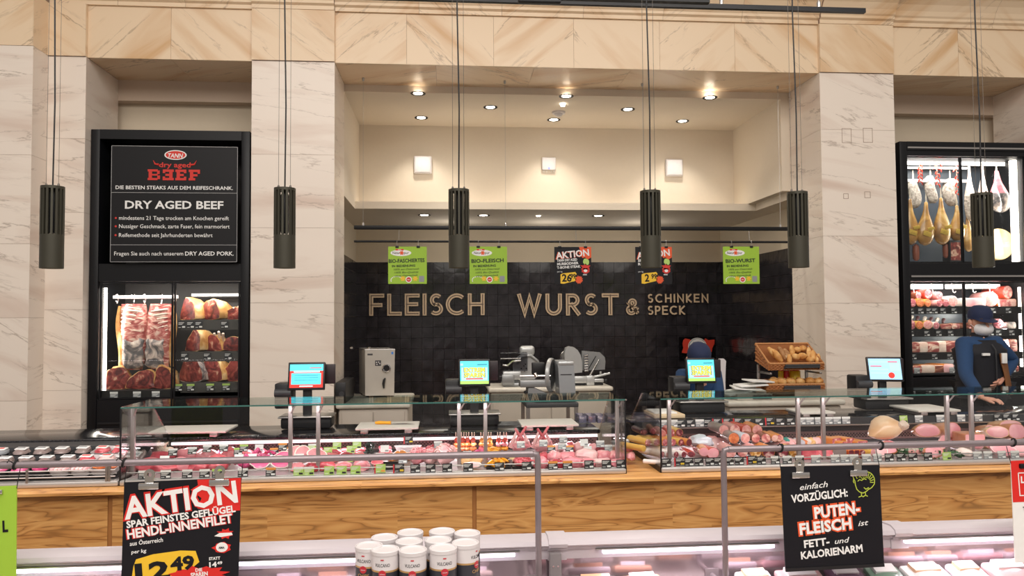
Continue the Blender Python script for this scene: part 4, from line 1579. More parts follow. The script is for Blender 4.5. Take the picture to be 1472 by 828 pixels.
def ham_leg(label, px_, ya, yb, wpx, mats, Y, lab=None, group='hanging hams', seed=0, band=None, lean=0.0):
    """teardrop leg hung by the shank: profile from shank to rounded butt"""
    x, z1, z0 = atX(px_, (ya + yb) / 2, Y), atZ(px_, ya, Y), atZ(px_, yb, Y)
    h = z1 - z0
    r = wpx * Y / FPX / 2
    t = thing('hanging_ham', label, 'ham', (x, Y, z0), group)
    prof = [(0, .12), (.04, .55), (.10, .80), (.20, .97), (.32, 1.0), (.45, .90), (.58, .66), (.70, .42), (.82, .28), (.92, .22), (.98, .20), (1.0, .08)]
    rings = []
    for v, k in prof:
        rings.append([(x + lean * v * h + r * k * math.cos(q) * (1 + .08 * noise.noise(Vector((math.cos(q) * 2 + seed, v * 4, math.sin(q))))), Y + r * k * .62 * math.sin(q), z0 + h * v) for q in [2 * PI * i / 20 for i in range(20)]])
    cut = 5 if band else 0
    if band:
        a = MB()
        a.loft(rings[:6])
        a.build('netted_butt', [M[band]], t, ang=70)
        a = MB()
        a.loft(rings[5:])
        a.build('shank', [M[mats]], t, ang=70)
    else:
        a = MB()
        a.loft(rings)
        a.build('leg', [M[mats]], t, ang=70)
    if lab:
        a = MB()
        zz, yy = z0 + h * .30, Y - r * .63
        for dx, dz, w_, h_, tl in ((-.01, -.02, .085, .05, .3), (.03, .03, .07, .035, -.2)):
            a.box(-w_ / 2, w_ / 2, -.004, .003, -h_ / 2, h_ / 2, 0, .004, mtx=Matrix.Translation((x + dx, yy - .002, zz + dz)) @ Matrix.Rotation(tl, 4, 'Y'))
        a.build('gold_tag', [M[lab]], t)
    hang_hook(t, x + lean * h, Y, z1, min(z1 + .10, atZ(px_, 236, Y)))
    return t


mottled('ham_cured', [(.3, '7d5a34'), (.48, 'b0813f'), (.6, 'c9a05a'), (.75, 'd9bf93')], 6, 5, .3, .8, .3, coat=.5)
ham_leg('cured ham with gold foil label half hidden at the left edge of the cabinet', 1309, 286, 352, 24, 'ham_cured', 7.30, 'gold_label', seed=1)
ham_leg('cured ham with crumpled gold label, second from the left', 1329, 290, 353, 27, 'ham_cured', 7.28, 'gold_label', seed=2, lean=.05)
ham_leg('large cured ham with gold label, third from the left', 1353.5, 284, 352, 27, 'ham_cured', 7.30, 'gold_label', seed=3)
ham_leg('cured ham with gold label beside the cabinet door frame', 1376, 295, 347, 24, 'ham_cured', 7.32, 'gold_label', seed=4)
ham_leg('small cured ham just right of the door frame', 1391.5, 305, 362, 17, 'ham_cured', 7.36, None, seed=5)
ham_leg('pale netted cone shaped ham, left of the pair behind the right door', 1394, 238, 318, 18, 'bone', 7.32, None, seed=6, band='netting')
ham_leg('pale netted cone shaped ham, right of the pair behind the right door', 1413, 238, 316, 19, 'bone', 7.33, None, seed=7, band='netting')
ham_leg('raw red ham with a grey netted butt at the right of the cabinet', 1438, 245, 306, 32, 'meat_rose', 7.30, None, seed=8, band='rib_grey', lean=-.08)
for i, (px_, ya, yb, w) in enumerate(((1313, 258, 299, 18), (1338, 253, 292, 16), (1366, 257, 296, 20))):
    Y = 7.36
    x, z1, z0, r = atX(px_, 275, Y), atZ(px_, ya, Y), atZ(px_, yb, Y), w * 7.36 / FPX / 2
    t = thing('hanging_bacon', 'grey netted hanging bacon, ' + ('at the left of the upper row', 'straight one in the middle of the upper row', 'slanting one beside the red chillies')[i], 'bacon', (x, Y, z0), 'hanging bacon pieces')
    a = MB()
    rings = []
    for v in [j / 9 for j in range(10)]:
        k = .80 + .25 * math.sin(PI * (v * .8 + .1))
        if v in (0, 1.0):
            k = .55
        rings.append([(x + (.02 * math.sin(v * 5 + i)) + r * k * math.copysign(abs(math.cos(q)) ** .7, math.cos(q)), Y + .035 * k * math.sin(q), z0 + (z1 - z0) * v) for q in [2 * PI * m / 18 for m in range(18)]])
    a.loft(rings)
    a.build('bacon_body', [M['netting']], t, ang=70)
    hang_hook(t, x, Y, z1, z1 + .12)
for i, (px_, ya, yb) in enumerate(((1322, 238, 262), (1347, 236, 266), (1375, 239, 280))):
    Y = 7.27
    x, z1, z0 = atX(px_, 250, Y), atZ(px_, ya, Y), atZ(px_, yb, Y)
    t = thing('chilli_string', 'hanging string of red chillies, ' + ('leftmost and thinnest', 'second from the left', 'beside the door frame with a bow')[i], 'chillies', (x, Y, z0), 'strings of chillies')
    a = MB()
    a.tube([(x, Y, z0), (x, Y, z1 + .03)], .003, 6)
    a.build('string', [M['string']], t)
    for k in range(9):
        z = z1 - (z1 - z0) * k / 8
        s = (-1) ** k
        wv = .022 + (.02 if k < 3 and i else 0)
        a = MB()
        a.tube([(x, Y - .006, z + .008), (x + s * wv * .6, Y - .012, z), (x + s * wv, Y - .010, z - .02), (x + s * wv * .9, Y - .008, z - .032)], [.006, .008, .006, .002], 7)
        a.build('chilli', [M['chili']], t)
for i, (px_, ya, yb) in enumerate(((1316.5, 351, 375), (1360, 349, 371))):
    Y = 7.34
    x, z1, z0 = atX(px_, 360, Y), atZ(px_, ya, Y), atZ(px_, yb, Y)
    a = MB()
    a.tube([(x, Y, z0), (x, Y, z0 + .02), (x, Y, (z0 + z1) / 2), (x, Y, z1 - .02), (x, Y, z1)], [.012, .03, .034, .03, .01], 12)
    tag(a.build('hanging_salami', [M['casing_brown']]), 'short brown hanging salami under the hams, ' + ('at the left', 'near the door frame')[i], 'salami', 'short hanging salamis')
    a = None
# cheese wheel on a peg, and a boxed pack at the cabinet foot
Y = 7.42
x, r = atX(1428.5, 352, Y), .16
z = max(atZ(1428.5, 352, Y), rb1 + .015 + r)
t = thing('cheese_wheel', 'large round pale cheese wheel standing on edge at the right of the ham cabinet', 'cheese', (x, Y, z - r))
a = MB()
a.lathe([(r * .97, 0), (r, .012), (r, .075), (r * .97, .087)], (0, 0, 0), 40, mtx=Matrix.Translation((x, Y, z)) @ Matrix.Rotation(PI / 2, 4, 'X'))
a.build('wheel', [M['cheese']], t)
a = MB()
a.box(x - .11, x + .11, Y - .092, Y - .087, z - .03, z + .035)
a.build('paper_band', [M['cheese']], t)
a = MB()
a.box(RX0 + .08, RX1 - .08, CY0 + .06, CY1 - .04, rb1, rb1 + .012)
a.build('floor_tray', [M['steel']], cr)
px0_, px1_, z0_, z1_ = atX(1365.5, 360, 7.28), atX(1385, 360, 7.28), atZ(1375, 375.5, 7.28), atZ(1375, 345.5, 7.28)
t = thing('gift_box', 'dark box with meat picture at the foot of the ham cabinet', 'box', ((px0_ + px1_) / 2, 7.28, z0_))
a = MB()
a.box(px0_, px1_, 7.28, 7.40, rb1 + .015, z1_, 0, .004)
a.build('carton', [M['black_plastic']], t)
a = MB()
a.box(px0_ + .01, px1_ - .01, 7.278, 7.28, z0_ + .01, z1_ - .02)
a.build('picture_panel', [mottled('pic_meat', [(.3, '3a1210'), (.5, '8a2f26'), (.6, 'd9b49a'), (.7, '5a1a16')], 18, 3, .4)], t)

# lower shelves
srow = {}
for i, (yt, yc) in enumerate(((441.5, 451), (473.5, 484), (506.5, 515), (536, 542))):
    z = atZ(1340, yt, 7.28)
    a = MB()
    a.box(RX0 + .08, RX1 - .08, 7.22, CY1 - .04, z - .012, z)
    a.box(RX0 + .08, RX1 - .08, 7.214, 7.22, z - .07 if i < 3 else z - .02, z)
    a.build('shelf', [M['black_metal']], cr)
    srow[i] = z
    if i:
        area('shelf_fill', ((RX0 + RX1) / 2, 7.225, z + .185), (math.radians(20), 0, 0), 1.1, .02, 2.2, (1, .95, .9))  # added fill with no fitting of its own, lifts the dim lower shelves


def log(label, x, y, z, r, L, mc, mf, rz=0.0, group=None, cat='sausage', name='sausage', rim=.93, tilt=0.0, oval=1.0):
    return cut_piece(name, label, cat, (x, y, z), ol_ellipse(r, r * oval, 22, .03, x * 7), L, M[mc], M[mf], rz, .96, group, rim, .002, tilt)


rnames = ['top', 'second', 'third', 'bottom']
cab = [
    # row, px, kind, radius or (w,h), casing, face, words
    (0, 1312, 'log', .042, 'casing_brown', 'salami_face', 'short brown salami'), (0, 1323, 'log', .043, 'casing_orange', 'sausage_orange', 'orange sausage'), (0, 1334, 'log', .040, 'casing_orange', 'sausage_orange', 'orange sausage end'),
    (0, 1351, 'log', .036, 'casing_pink', 'salami_face', 'pink salami'), (0, 1360, 'log', .038, 'casing_brown', 'salami_face', 'brown salami'), (0, 1370, 'log', .055, 'casing_white', 'sausage_face', 'pale wide sausage'),
    (0, 1402, 'blk', (.22, .085), 'fat_white', 'meat_pale', 'pale bacon slab'), (0, 1424, 'log', .075, 'casing_pink', 'sausage_face', 'thick round pink sausage'), (0, 1447, 'blk', (.17, .075), 'casing_orange', 'sausage_coarse', 'square pressed sausage'),
    (1, 1310, 'log', .045, 'casing_pink', 'salami_face', 'pink salami'), (1, 1321, 'log', .042, 'casing_yellow', 'sausage_orange', 'yellow skinned sausage'), (1, 1333, 'log', .045, 'casing_yellow', 'sausage_face', 'yellow skinned pale sausage'),
    (1, 1345, 'log', .036, 'casing_white', 'salami_face', 'white skinned salami'), (1, 1358, 'blk', (.10, .05), 'speck_side', 'meat_cured', 'smoked bacon piece'), (1, 1372, 'blk', (.10, .055), 'speck_side', 'meat_cured', 'dark smoked bacon piece'),
    (1, 1397, 'blk', (.12, .06), 'speck_side', 'meat_cured', 'dark ham piece'), (1, 1434, 'log', .050, 'casing_dark', 'salami_dark_face', 'dark salami'), (1, 1452, 'blk', (.12, .065), 'casing_grey', 'rib_grey', 'grey smoked piece'),
    (2, 1312, 'blk', (.10, .10), 'speck_side', 'meat_cured', 'red bacon block'), (2, 1325, 'blk', (.08, .10), 'fat_white', 'bone', 'pale lard block'), (2, 1338, 'blk', (.12, .10), 'speck_side', 'meat_cured', 'streaky bacon block'),
    (2, 1352, 'blk', (.10, .11), 'fat_white', 'bone', 'yellow lard block'), (2, 1366, 'blk', (.13, .11), 'speck_side', 'meat_cured', 'dark streaky bacon block'), (2, 1383, 'blk', (.10, .08), 'speck_side', 'meat_cured', 'small bacon block'),
    (2, 1438, 'blk', (.09, .11), 'fat_white', 'meat_pale', 'pale bacon block'), (2, 1452, 'blk', (.12, .12), 'speck_side', 'meat_cured', 'bacon block'),
    (3, 1313, 'blk', (.13, .07), 'speck_side', 'meat_cured', 'long bacon strip'), (3, 1330, 'blk', (.14, .08), 'casing_orange', 'bone', 'tan smoked piece'), (3, 1346, 'blk', (.12, .07), 'fat_white', 'speck_side', 'pale bacon strip'),
    (3, 1360, 'blk', (.12, .085), 'casing_orange', 'meat_pale', 'tan ham piece'), (3, 1374, 'blk', (.10, .06), 'rib_grey', 'rib_grey', 'grey mould salami piece'), (3, 1440, 'blk', (.10, .08), 'fat_white', 'ham_pink', 'pink ham piece'), (3, 1454, 'blk', (.10, .06), 'speck_side', 'meat_cured', 'bacon end'),
]
cnt = {}
for row, px_, kd, sz, mc, mf, wd in cab:
    z = srow[row]
    i = cnt.get(row, 0)
    cnt[row] = i + 1
    x = atX(px_, 470, 7.28)
    lab = f'{wd}, {ordinal(i)} from left on the {rnames[row]} shelf of the ham cabinet'
    g = f'goods on the {rnames[row]} shelf of the ham cabinet'
    if kd == 'log':
        log(lab, x, 7.27, z, sz, .30, mc, mf, random.uniform(-.25, .25), g, name='salami')
    else:
        cut_piece('bacon_block', lab, 'bacon', (x, 7.26, z), ol_box(sz[0], sz[1], .018), .30, M[mc], M[mf], random.uniform(-.3, .3), .92, g, .96, .002, wob=.1)
# upper layer of the top and second shelves
for i, (px_, dz, r, mc, mf, wd, row) in enumerate(((1333, .082, .048, 'casing_red', 'salami_face', 'large red salami lying on top of the orange sausages', 0), (1319, .080, .036, 'casing_brown', 'salami_face', 'brown salami on top at the left', 0), (1349, .074, .040, 'casing_pink', 'salami_face', 'pink salami on top of the pile', 0),
                                                ((1447), .078, .066, 'casing_red', 'sausage_coarse', 'round pressed sausage on top of the square one', 0))):
    log(wd + ' in the ham cabinet', atX(px_, 440, 7.32), 7.30, srow[row] + dz, r, .28, mc, mf, .2, 'sausages piled in the ham cabinet', name='salami')
for i, px_ in enumerate((1308, 1317, 1327, 1336, 1345, 1354)):
    a = MB()
    x, z = atX(px_, 470, 7.36), srow[1] + .095 - .006 * i
    a.tube([(x - .03, 7.30, z), (x, 7.33, z + .028), (x + .05, 7.40, z + .03), (x + .08, 7.46, z + .01)], [.010, .019, .019, .010], 10)
    tag(a.build('thin_sausage', [M[('netting', 'casing_dark')[i % 2]]]), f'thin {("white moulded", "dark")[i % 2]} sausage on the pile, {ordinal(i)} from left, second ham cabinet shelf', 'sausage', 'thin cured sausages in the ham cabinet')
for row, y_, xs, kd in ((0, 451, (1311, 1325, 1337, 1345, 1357, 1373, 1429, 1451), 'black'), (1, 484, (1310, 1333, 1350, 1367, 1425, 1436, 1455), 'black'), (2, 515, (1313, 1343, 1365, 1447), 'black'), (3, 541, (1317, 1368, 1455), 'grey')):
    for i, px_ in enumerate(xs):
        card(kd, (atX(px_, 470, 7.20), 7.207, srow[row] - .066 if row < 3 else srow[row] + .0), f'{ordinal(i)} {kd} price card from the left on the {rnames[row]} shelf of the ham cabinet', 'price cards in the ham cabinet', 0, 0, .062, .058)
for i, px_ in enumerate((1312, 1339, 1368, 1397, 1421)):
    xx, z = atX(px_, 415, 7.375), atZ(1370, 412, 7.4)
    a = MB()
    a.tube([(xx, 7.377, z + .03), (xx, 7.365, z + .03), (xx, 7.36, z - .03), (xx, 7.355, z - .055), (xx + .012, 7.35, z - .065), (xx + .024, 7.345, z - .05)], .005, 8)
    tag(a.build('meat_hook', [M['white_plastic']]), f'empty white hook above the sausage shelves, {ordinal(i)} from the left', 'hook', 'empty hooks in the ham cabinet')

# ================================================================== lettering on the tiles
flat('letter_sand', 'd8bd9c', .45)
flat('letter_core', '6a5644', .5)
YL = 10.49


def word(name, s, px0, px1, yb, yt, label, double=True, wr=.18, gap=None):
    z0, z1 = atZ((px0 + px1) / 2, yb, YL), atZ((px0 + px1) / 2, yt, YL)
    x0, x1 = atX(px0, (yb + yt) / 2, YL), atX(px1, (yb + yt) / 2, YL)
    H = z1 - z0
    w = wr * H
    hh_ = H - w
    fr = (Vector((0, YL, 0)), X3, Z3, -Y3)
    widths = [GL[c][0] * hh_ for c in s]
    if gap is None:
        gap = (x1 - x0 - w - sum(widths)) / max(1, len(s) - 1)
    t = thing(name, label, 'lettering', ((x0 + x1) / 2, YL, z0), None)
    x = x0 + w / 2
    for c, wd_ in zip(s, widths):
        a = MB()
        for st in GL[c][1]:
            pts = [(x + p[0] * hh_, z0 + w / 2 + p[1] * hh_) for p in st]
            # square ends reach the full height
            stroke(a, ext(pts, w / 2 if c not in 'SC&' else 0), w, .014, fr, 0, 0, .012)
        g = a.build('letter', [M['letter_sand']], t, smooth=False)
        if double:
            b = MB()
            for st in GL[c][1]:
                pts = [(x + p[0] * hh_, z0 + w / 2 + p[1] * hh_) for p in st]
                stroke(b, ext(pts, w * .22), w * .24, .002, fr, 0, 0, .0262)
            b.build('inline_groove', [M['letter_core']], g, smooth=False)
        x += wd_ + gap
    return t


def ext(pts, d):
    p = [Vector(q) for q in pts]
    a = p[0] + (p[0] - p[1]).normalized() * d
    b = p[-1] + (p[-1] - p[-2]).normalized() * d
    return [tuple(a)] + [tuple(q) for q in p[1:-1]] + [tuple(b)]


word('wall_lettering', 'FLEISCH', 531, 696.5, 453.5, 422, 'large sand coloured double line letters FLEISCH at the left on the black tiles')
word('wall_lettering', 'WURST', 743.5, 889, 453.5, 422, 'large sand coloured double line letters WURST in the middle of the black tiles')
word('wall_lettering', '&', 899, 919.5, 453, 429, 'sand coloured ampersand between WURST and SCHINKEN on the black tiles', wr=.22)
word('wall_lettering', 'SCHINKEN', 930.5, 1017.5, 435, 422.5, 'small sand coloured letters SCHINKEN on the black tiles', False, .17)
word('wall_lettering', 'SPECK', 930.5, 984, 452.5, 439.5, 'small sand coloured letters SPECK under SCHINKEN', False, .17)


# ================================================================== counters behind
flat('counter_beige', 'cfc2ab', .5)
flat('counter_front', 'b9ada0', .5, var=.08, vs=6)
mottled('board_wood', [(.3, 'd9b98f'), (.7, 'ecd6b4')], 5, 3, .5, .3, .1, rsc=(1, 8, 1))


def back_counter(label, x0, x1, y0, y1, z, rounded=True):
    t = thing('work_counter', label, 'counter', ((x0 + x1) / 2, y0, 0))
    a = MB()
    a.box(x0, x1, y0, y1, z - .05, z, 0, .02, seg=3)
    a.build('worktop', [M['marble_grey_top']], t)
    a = MB()
    a.box(x0 + .02, x1 - .02, y0 + .03, y1, .1, z - .05, 0, .03)
    a.build('cabinet_body', [M['counter_front']], t)
    a = MB()
    a.box(x0 + .05, x1 - .05, y0 + .08, y1, 0, .1)
    a.build('plinth', [M['black_matte']], t)
    n = max(2, int((x1 - x0) / .55))
    for k in range(n):
        w = (x1 - x0 - .1) / n
        a = MB()
        a.box(x0 + .05 + k * w + .004, x0 + .05 + (k + 1) * w - .004, y0 + .015, y0 + .03, .14, z - .08, 0, .004)
        a.build('door', [M['counter_front']], t)
    return t


ZB = 1.05
xg = at(497, 570, Z=ZB)
back_counter('pale work counter with a meat grinder at the left of the tiled niche', -.98, atX(590, 572, 6.98), 6.98, 7.9, ZB)
back_counter('pale work counter with slicing machines in the middle of the tiled niche', atX(702, 557, 8.6), atX(882, 557, 8.6), 8.6, 9.3, atZ(790, 557, 8.6))
ZM = atZ(790, 557, 8.6)
back_counter('pale work counter with bread baskets at the right of the tiled niche', atX(1046, 566, 6.55), 3.52, 6.55, 7.6, 1.06)
a = MB()
q = at(565, 566, Z=ZB)
a.box(q.x - .12, atX(589, 566, 7.15), 7.02, 7.36, ZB, ZB + .012, 0, .003)
tag(a.build('cutting_board', [M['board_wood']]), 'flat wooden board lying on the counter before the grinder', 'board')

# meat grinder: stainless box with feed cover, control panel and knob
gy = 7.5
gx0, gx1 = atX(525, 530, gy), atX(566.5, 530, gy)
gz0, gz1 = atZ(545, 561, gy), atZ(545, 503, gy)
t = thing('meat_grinder', 'boxy stainless steel meat grinder with a round front knob on the left work counter', 'meat grinder', ((gx0 + gx1) / 2, gy, ZB))
flat('steel_brushed', 'c4bfb6', .38, .55, var=.1, vs=8)
a = MB()
vs = [(gx0, gy, ZB + .015), (gx1, gy, ZB + .015), (gx1 + .008, gy, gz1), (gx0 - .002, gy, gz1)]
dx, dy = -.10, .40
bk = [(x + dx, y + dy, z) for x, y, z in vs]
a._add(vs + bk, [(0, 1, 2, 3), (7, 6, 5, 4), (0, 4, 5, 1), (1, 5, 6, 2), (2, 6, 7, 3), (3, 7, 4, 0)])
a.build('housing', [M['steel_brushed']], t)
a = MB()
a._add([(x + (.004 if x > (gx0 + gx1) / 2 else -.004), y - (.004 if y < gy + .1 else -.004), z) for x, y, z in [vs[3], vs[2], bk[2], bk[3]]] + [(x, y, z + .008) for x, y, z in [vs[3], vs[2], bk[2], bk[3]]], [(0, 1, 2, 3), (4, 7, 6, 5), (0, 4, 5, 1), (1, 5, 6, 2), (2, 6, 7, 3), (3, 7, 4, 0)])
a.build('lid', [M['steel']], t)
kx, kz = atX(555.5, 529, gy), atZ(555.5, 529, gy)
RX = Matrix.Rotation(PI / 2, 4, 'X')
a = MB()
a.lathe([(.042, 0), (.042, .02), (.035, .026), (.03, .026), (.03, .012), (0, .012)], (0, 0, 0), 24, mtx=Matrix.Translation((kx, gy, kz)) @ RX)
kb = a.build('outlet_ring', [M['chrome']], t)
a = MB()
a.lathe([(.029, .0125), (.024, .02), (0, .02)], (0, 0, 0), 20, mtx=Matrix.Translation((kx, gy, kz)) @ RX)
a.build('plug', [M['black_matte']], kb)
a = MB()
cx_, cz_ = atX(543.5, 522, gy), atZ(543.5, 522, gy)
a.box(cx_ - .028, cx_ + .028, gy - .004, gy, cz_ - .026, cz_ + .026)
p_ = a.build('control_panel', [M['dark_gray']], t)
a = MB()
for i, (u, v) in enumerate(((-.014, .008), (.006, .01), (.016, -.004), (-.01, -.012))):
    a.lathe([(.006, 0), (.006, .003), (0, .003)], (0, 0, 0), 10, mtx=Matrix.Translation((cx_ + u, gy - .004, cz_ + v)) @ RX)
a.build('button', [M['white_plastic']], p_)
a = MB()
bx, bz = atX(532, 509.5, gy), atZ(532, 509.5, gy)
a.box(bx - .025, bx + .025, gy - .003, gy, bz - .008, bz + .008, 0, .003)
a.build('name_plate', [M['dark_gray']], t)
a = MB()
hx, hz = atX(552.5, 551, gy), atZ(552.5, 551, gy)
a.tube([(hx - .004, gy - .012, hz - .045), (hx - .006, gy - .03, hz), (hx, gy - .03, hz + .035), (hx + .008, gy - .012, hz + .048)], [.008, .013, .012, .007], 10)
a.build('handle', [M['black_plastic']], t)
a = MB()
sx, sz = atX(564, 507.5, gy), atZ(564, 507.5, gy)
a.box(sx - .009, sx + .009, gy - .001, gy, sz - .012, sz + .012)
a.build('sticker', [flat('sticker_blue', '4a86d8', .5)], t)
for u in (gx0 + .02, gx1 - .02, gx0 - .06):
    a = MB()
    a.lathe([(.014, 0), (.012, .016)], (u, gy + (.03 if u > gx0 else .3), ZB), 10)
    a.build('foot', [M['black_plastic']], t)
for px_, yy in ((505, gy + .18), (531, gy + .1)):
    u = atX(px_, 502, yy)
    a = MB()
    a.lathe([(.016, 0), (.016, .014), (.01, .018)], (u, yy, gz1 + .008), 12)
    a.build('lid_screw', [M['chrome']], t)

# black knife steriliser box beside it
kx0 = atX(482, 560, 7.0)
t = thing('knife_box', 'low black box with two round holes at the left end of the left work counter', 'box', (kx0 + .06, 6.9, ZB))
a = MB()
zf0, zf1 = ZB, atZ(490, 552, 6.9)
a.box(atX(482, 560, 6.99), atX(497, 560, 6.99), 6.99, 7.62, ZB, zf1 + .005, 0, .006)
a.build('housing', [M['black_plastic']], t)
a = MB()
for dz in (.035, .085):
    a.lathe([(.022, 0), (.022, .004), (.012, .004), (.012, .001), (0, .001)], (0, 0, 0), 18, mtx=Matrix.Translation((atX(491, 560, 6.99), 6.99, ZB + dz)) @ RX)
a.build('port_ring', [M['dark_gray']], t)

# slicers --------------------------------------------------
flat('alu_light', 'c9cbcb', .3, .45, var=.03)
flat('alu_mid', '9fa1a2', .35, .5, var=.04)


def oval_plate(mb, cx, cz, y0, y1, pts, m=0):
    mb.prism([(cx + u, cz + v) for u, v in pts], y0, y1, 'y', m)


def blade_guard(r, top=.0, n=30):
    return [(r * math.cos(2 * PI * i / n), r * math.sin(2 * PI * i / n) * (1 + (top if math.sin(2 * PI * i / n) > 0 else 0))) for i in range(n)]


# left slicer seen from its carriage side
Ys = 8.85
sx, sz = atX(745, 540, Ys), ZM
s_ = Ys / FPX
t = thing('slicer', 'steel gravity slicer at the left of the middle work counter, beside the scale screen', 'slicing machine', (sx, Ys, sz))
PX = lambda x: atX(x, 530, Ys)
PZ = lambda y: atZ(745, y, Ys)
a = MB()
a.box(PX(722), PX(773), Ys - .1, Ys + .25, sz, PZ(549), 0, .02)
a.box(PX(720), PX(738), Ys - .13, Ys - .08, PZ(552), PZ(537), 0, .015)
a.build('base', [M['alu_mid']], t)
a = MB()
cx_, cz_ = PX(757), PZ(530)
a.prism([(cx_ + u, cz_ + v) for u, v in blade_guard(.155, .1)], Ys + .02, Ys + .09, 'y')
a.build('blade_cover', [M['alu_light']], t)
a = MB()
a.tube([(cx_ - .12, Ys + .0, cz_ + .06), (cx_ - .05, Ys, cz_ + .135), (cx_ + .05, Ys, cz_ + .15), (cx_ + .125, Ys, cz_ + .09), (cx_ + .15, Ys, cz_ + .0)], .018, 10)
a.build('guard_ring', [M['alu_mid']], t)
a = MB()
a.box(PX(748), PX(770), Ys + .05, Ys + .13, PZ(512), PZ(497.5), 0, .045, seg=4)
a.build('sharpener_cap', [M['alu_light']], t)
a = MB()
a.box(PX(719), PX(758), Ys - .04, Ys - .02, PZ(533), PZ(506), 0, .006)
a.build('product_tray', [M['glass_dark']], t)
a = MB()
a.tube([(PX(719), Ys - .05, PZ(515)), (PX(748), Ys - .05, PZ(515))], .007, 8)
a.tube([(PX(722), Ys - .05, PZ(524)), (PX(729), Ys - .05, PZ(525)), (PX(736), Ys - .05, PZ(519)), (PX(748), Ys - .05, PZ(518))], .012, 8)
a.build('carriage_rod', [M['chrome']], t)
a = MB()
a.box(PX(722), PX(748), Ys - .1, Ys - .03, PZ(545), PZ(533), 0, .012)
a.build('carriage', [M['alu_light']], t)
a = MB()
for (u, v) in ((-.06, .0), (-.03, .03), (-.01, .05), (-.02, -.03), (.0, .0), (-.07, -.04)):
    a.lathe([(.008, 0), (.008, .004)], (0, 0, 0), 10, mtx=Matrix.Translation((cx_ + u, Ys + .02, cz_ + v)) @ RX)
a.build('mount_hole', [M['black_matte']], t)
a = MB()
a.lathe([(.02, 0), (.02, .035), (.012, .04)], (0, 0, 0), 14, mtx=Matrix.Translation((PX(718), Ys - .1, PZ(541))) @ RX)
a.build('knob', [M['black_plastic']], t)
# right slicer
sx = atX(840, 530, Ys)
t = thing('slicer', 'steel slicer with a tall oval cover at the right of the middle work counter', 'slicing machine', (sx, Ys, ZM))
PZ = lambda y: atZ(840, y, Ys)
a = MB()
a.box(PX(822), PX(866), Ys - .06, Ys + .26, ZM, PZ(550), 0, .02)
a.build('base', [M['black_plastic']], t)
a = MB()
pts = [(812, 520), (811, 508), (813, 500), (818, 497.5), (824, 498.5), (830, 503), (834, 510), (836, 520), (836, 535), (824, 536), (815, 532)]
a.prism([(PX(x), PZ(y)) for x, y in pts], Ys - .04, Ys + .06, 'y')
a.build('blade_cover', [M['alu_light']], t, ang=45)
a = MB()
a.lathe([(.13, 0), (.135, .008), (.13, .016)], (0, 0, 0), 36, mtx=Matrix.Translation((PX(822), Ys + .1, PZ(518))) @ RX)
a.build('blade', [M['chrome']], t)
a = MB()
pts = [(838, 504.5), (864, 507), (871, 514), (872, 520), (871, 532), (846, 533), (838, 533)]
a.prism([(PX(x), PZ(y)) for x, y in pts], Ys + .06, Ys + .09, 'y')
a.build('product_plate', [M['alu_mid']], t)
a = MB()
for k in range(7):
    z = PZ(533 - 3.6 * k)
    a.tube([(PX(841), Ys + .03, z), (PX(846), Ys + .02, z + .005)], .012, 8)
a.box(PX(841), PX(846.5), Ys + .03, Ys + .05, PZ(535), PZ(509))
a.build('toothed_bar', [M['chrome']], t)
for k in range(5):
    a = MB()
    a.tube([(PX(847 + 2.0 * k), Ys + .05, PZ(531 - 3.4 * k)), (PX(850 + 2.0 * k), Ys + .045, PZ(526 - 3.4 * k))], .005, 6)
    a.build('grip_tooth', [M['black_plastic']], t)
a = MB()
a.tube([(PX(847), Ys - .02, PZ(541)), (PX(861), Ys - .02, PZ(516.5))], [.014, .009], 10)
a.build('lever', [M['chrome']], t)
a = MB()
a.tube([(PX(850), Ys - .06, PZ(542)), (PX(875), Ys - .06, PZ(536.5))], .014, 10)
a.tube([(PX(862), Ys - .06, PZ(539)), (PX(861.5), Ys - .07, PZ(534))], .012, 8)
a.build('carriage_handle', [M['alu_light']], t)
a = MB()
a.box(PX(824), PX(842), Ys - .09, Ys - .02, PZ(550), PZ(540), 0, .01)
a.box(PX(841), PX(852), Ys - .10, Ys - .02, PZ(553), PZ(539.5), 0, .008)
a.box(PX(852), PX(866), Ys - .08, Ys - .02, PZ(549), PZ(544), 0, .008)
a.build('carriage', [M['alu_light']], t)
a = MB()
a.lathe([(.022, 0), (.022, .03), (.014, .035)], (0, 0, 0), 14, mtx=Matrix.Translation((PX(869), Ys - .06, PZ(547))) @ RX)
a.build('knob', [M['black_plastic']], t)
# tall upright slicer in front, on a small stand of its own
Yf = 6.55
PX = lambda x: atX(x, 540, Yf)
PZ = lambda y: atZ(790, y, Yf)
zst = PZ(577)
t = thing('service_trolley', 'small dark steel trolley carrying the upright slicer behind the meat case', 'trolley', (PX(792), Yf, 0))
a = MB()
a.box(PX(754), PX(828), Yf - .12, Yf + .36, zst - .04, zst, 0, .008)
a.build('top', [M['dark_gray']], t)
for u in (PX(757), PX(825)):
    for yy in (Yf - .1, Yf + .34):
        a = MB()
        a.box(u - .015, u + .015, yy - .015, yy + .015, .0, zst - .04)
        a.build('leg', [M['steel']], t)
t = thing('slicer', 'upright grey automatic slicer with a round blade in the foreground of the niche', 'slicing machine', (PX(790), Yf, zst))
a = MB()
a.box(PX(768), PX(826), Yf - .06, Yf + .24, zst, PZ(568), 0, .012)
a.build('base', [M['dark_gray']], t)
a = MB()
pts = [(803, 568), (802.5, 560), (801, 528), (800, 524), (800.5, 520.5), (802, 519), (820, 519), (822.5, 520), (823, 524), (823.5, 530), (825, 559), (825.5, 568)]
a.prism([(PX(x), PZ(y)) for x, y in pts], Yf - .07, Yf + .2, 'y')
a.build('housing', [flat('slicer_grey', 'a9adb0', .32, .35, var=.02)], t, ang=50)
a = MB()
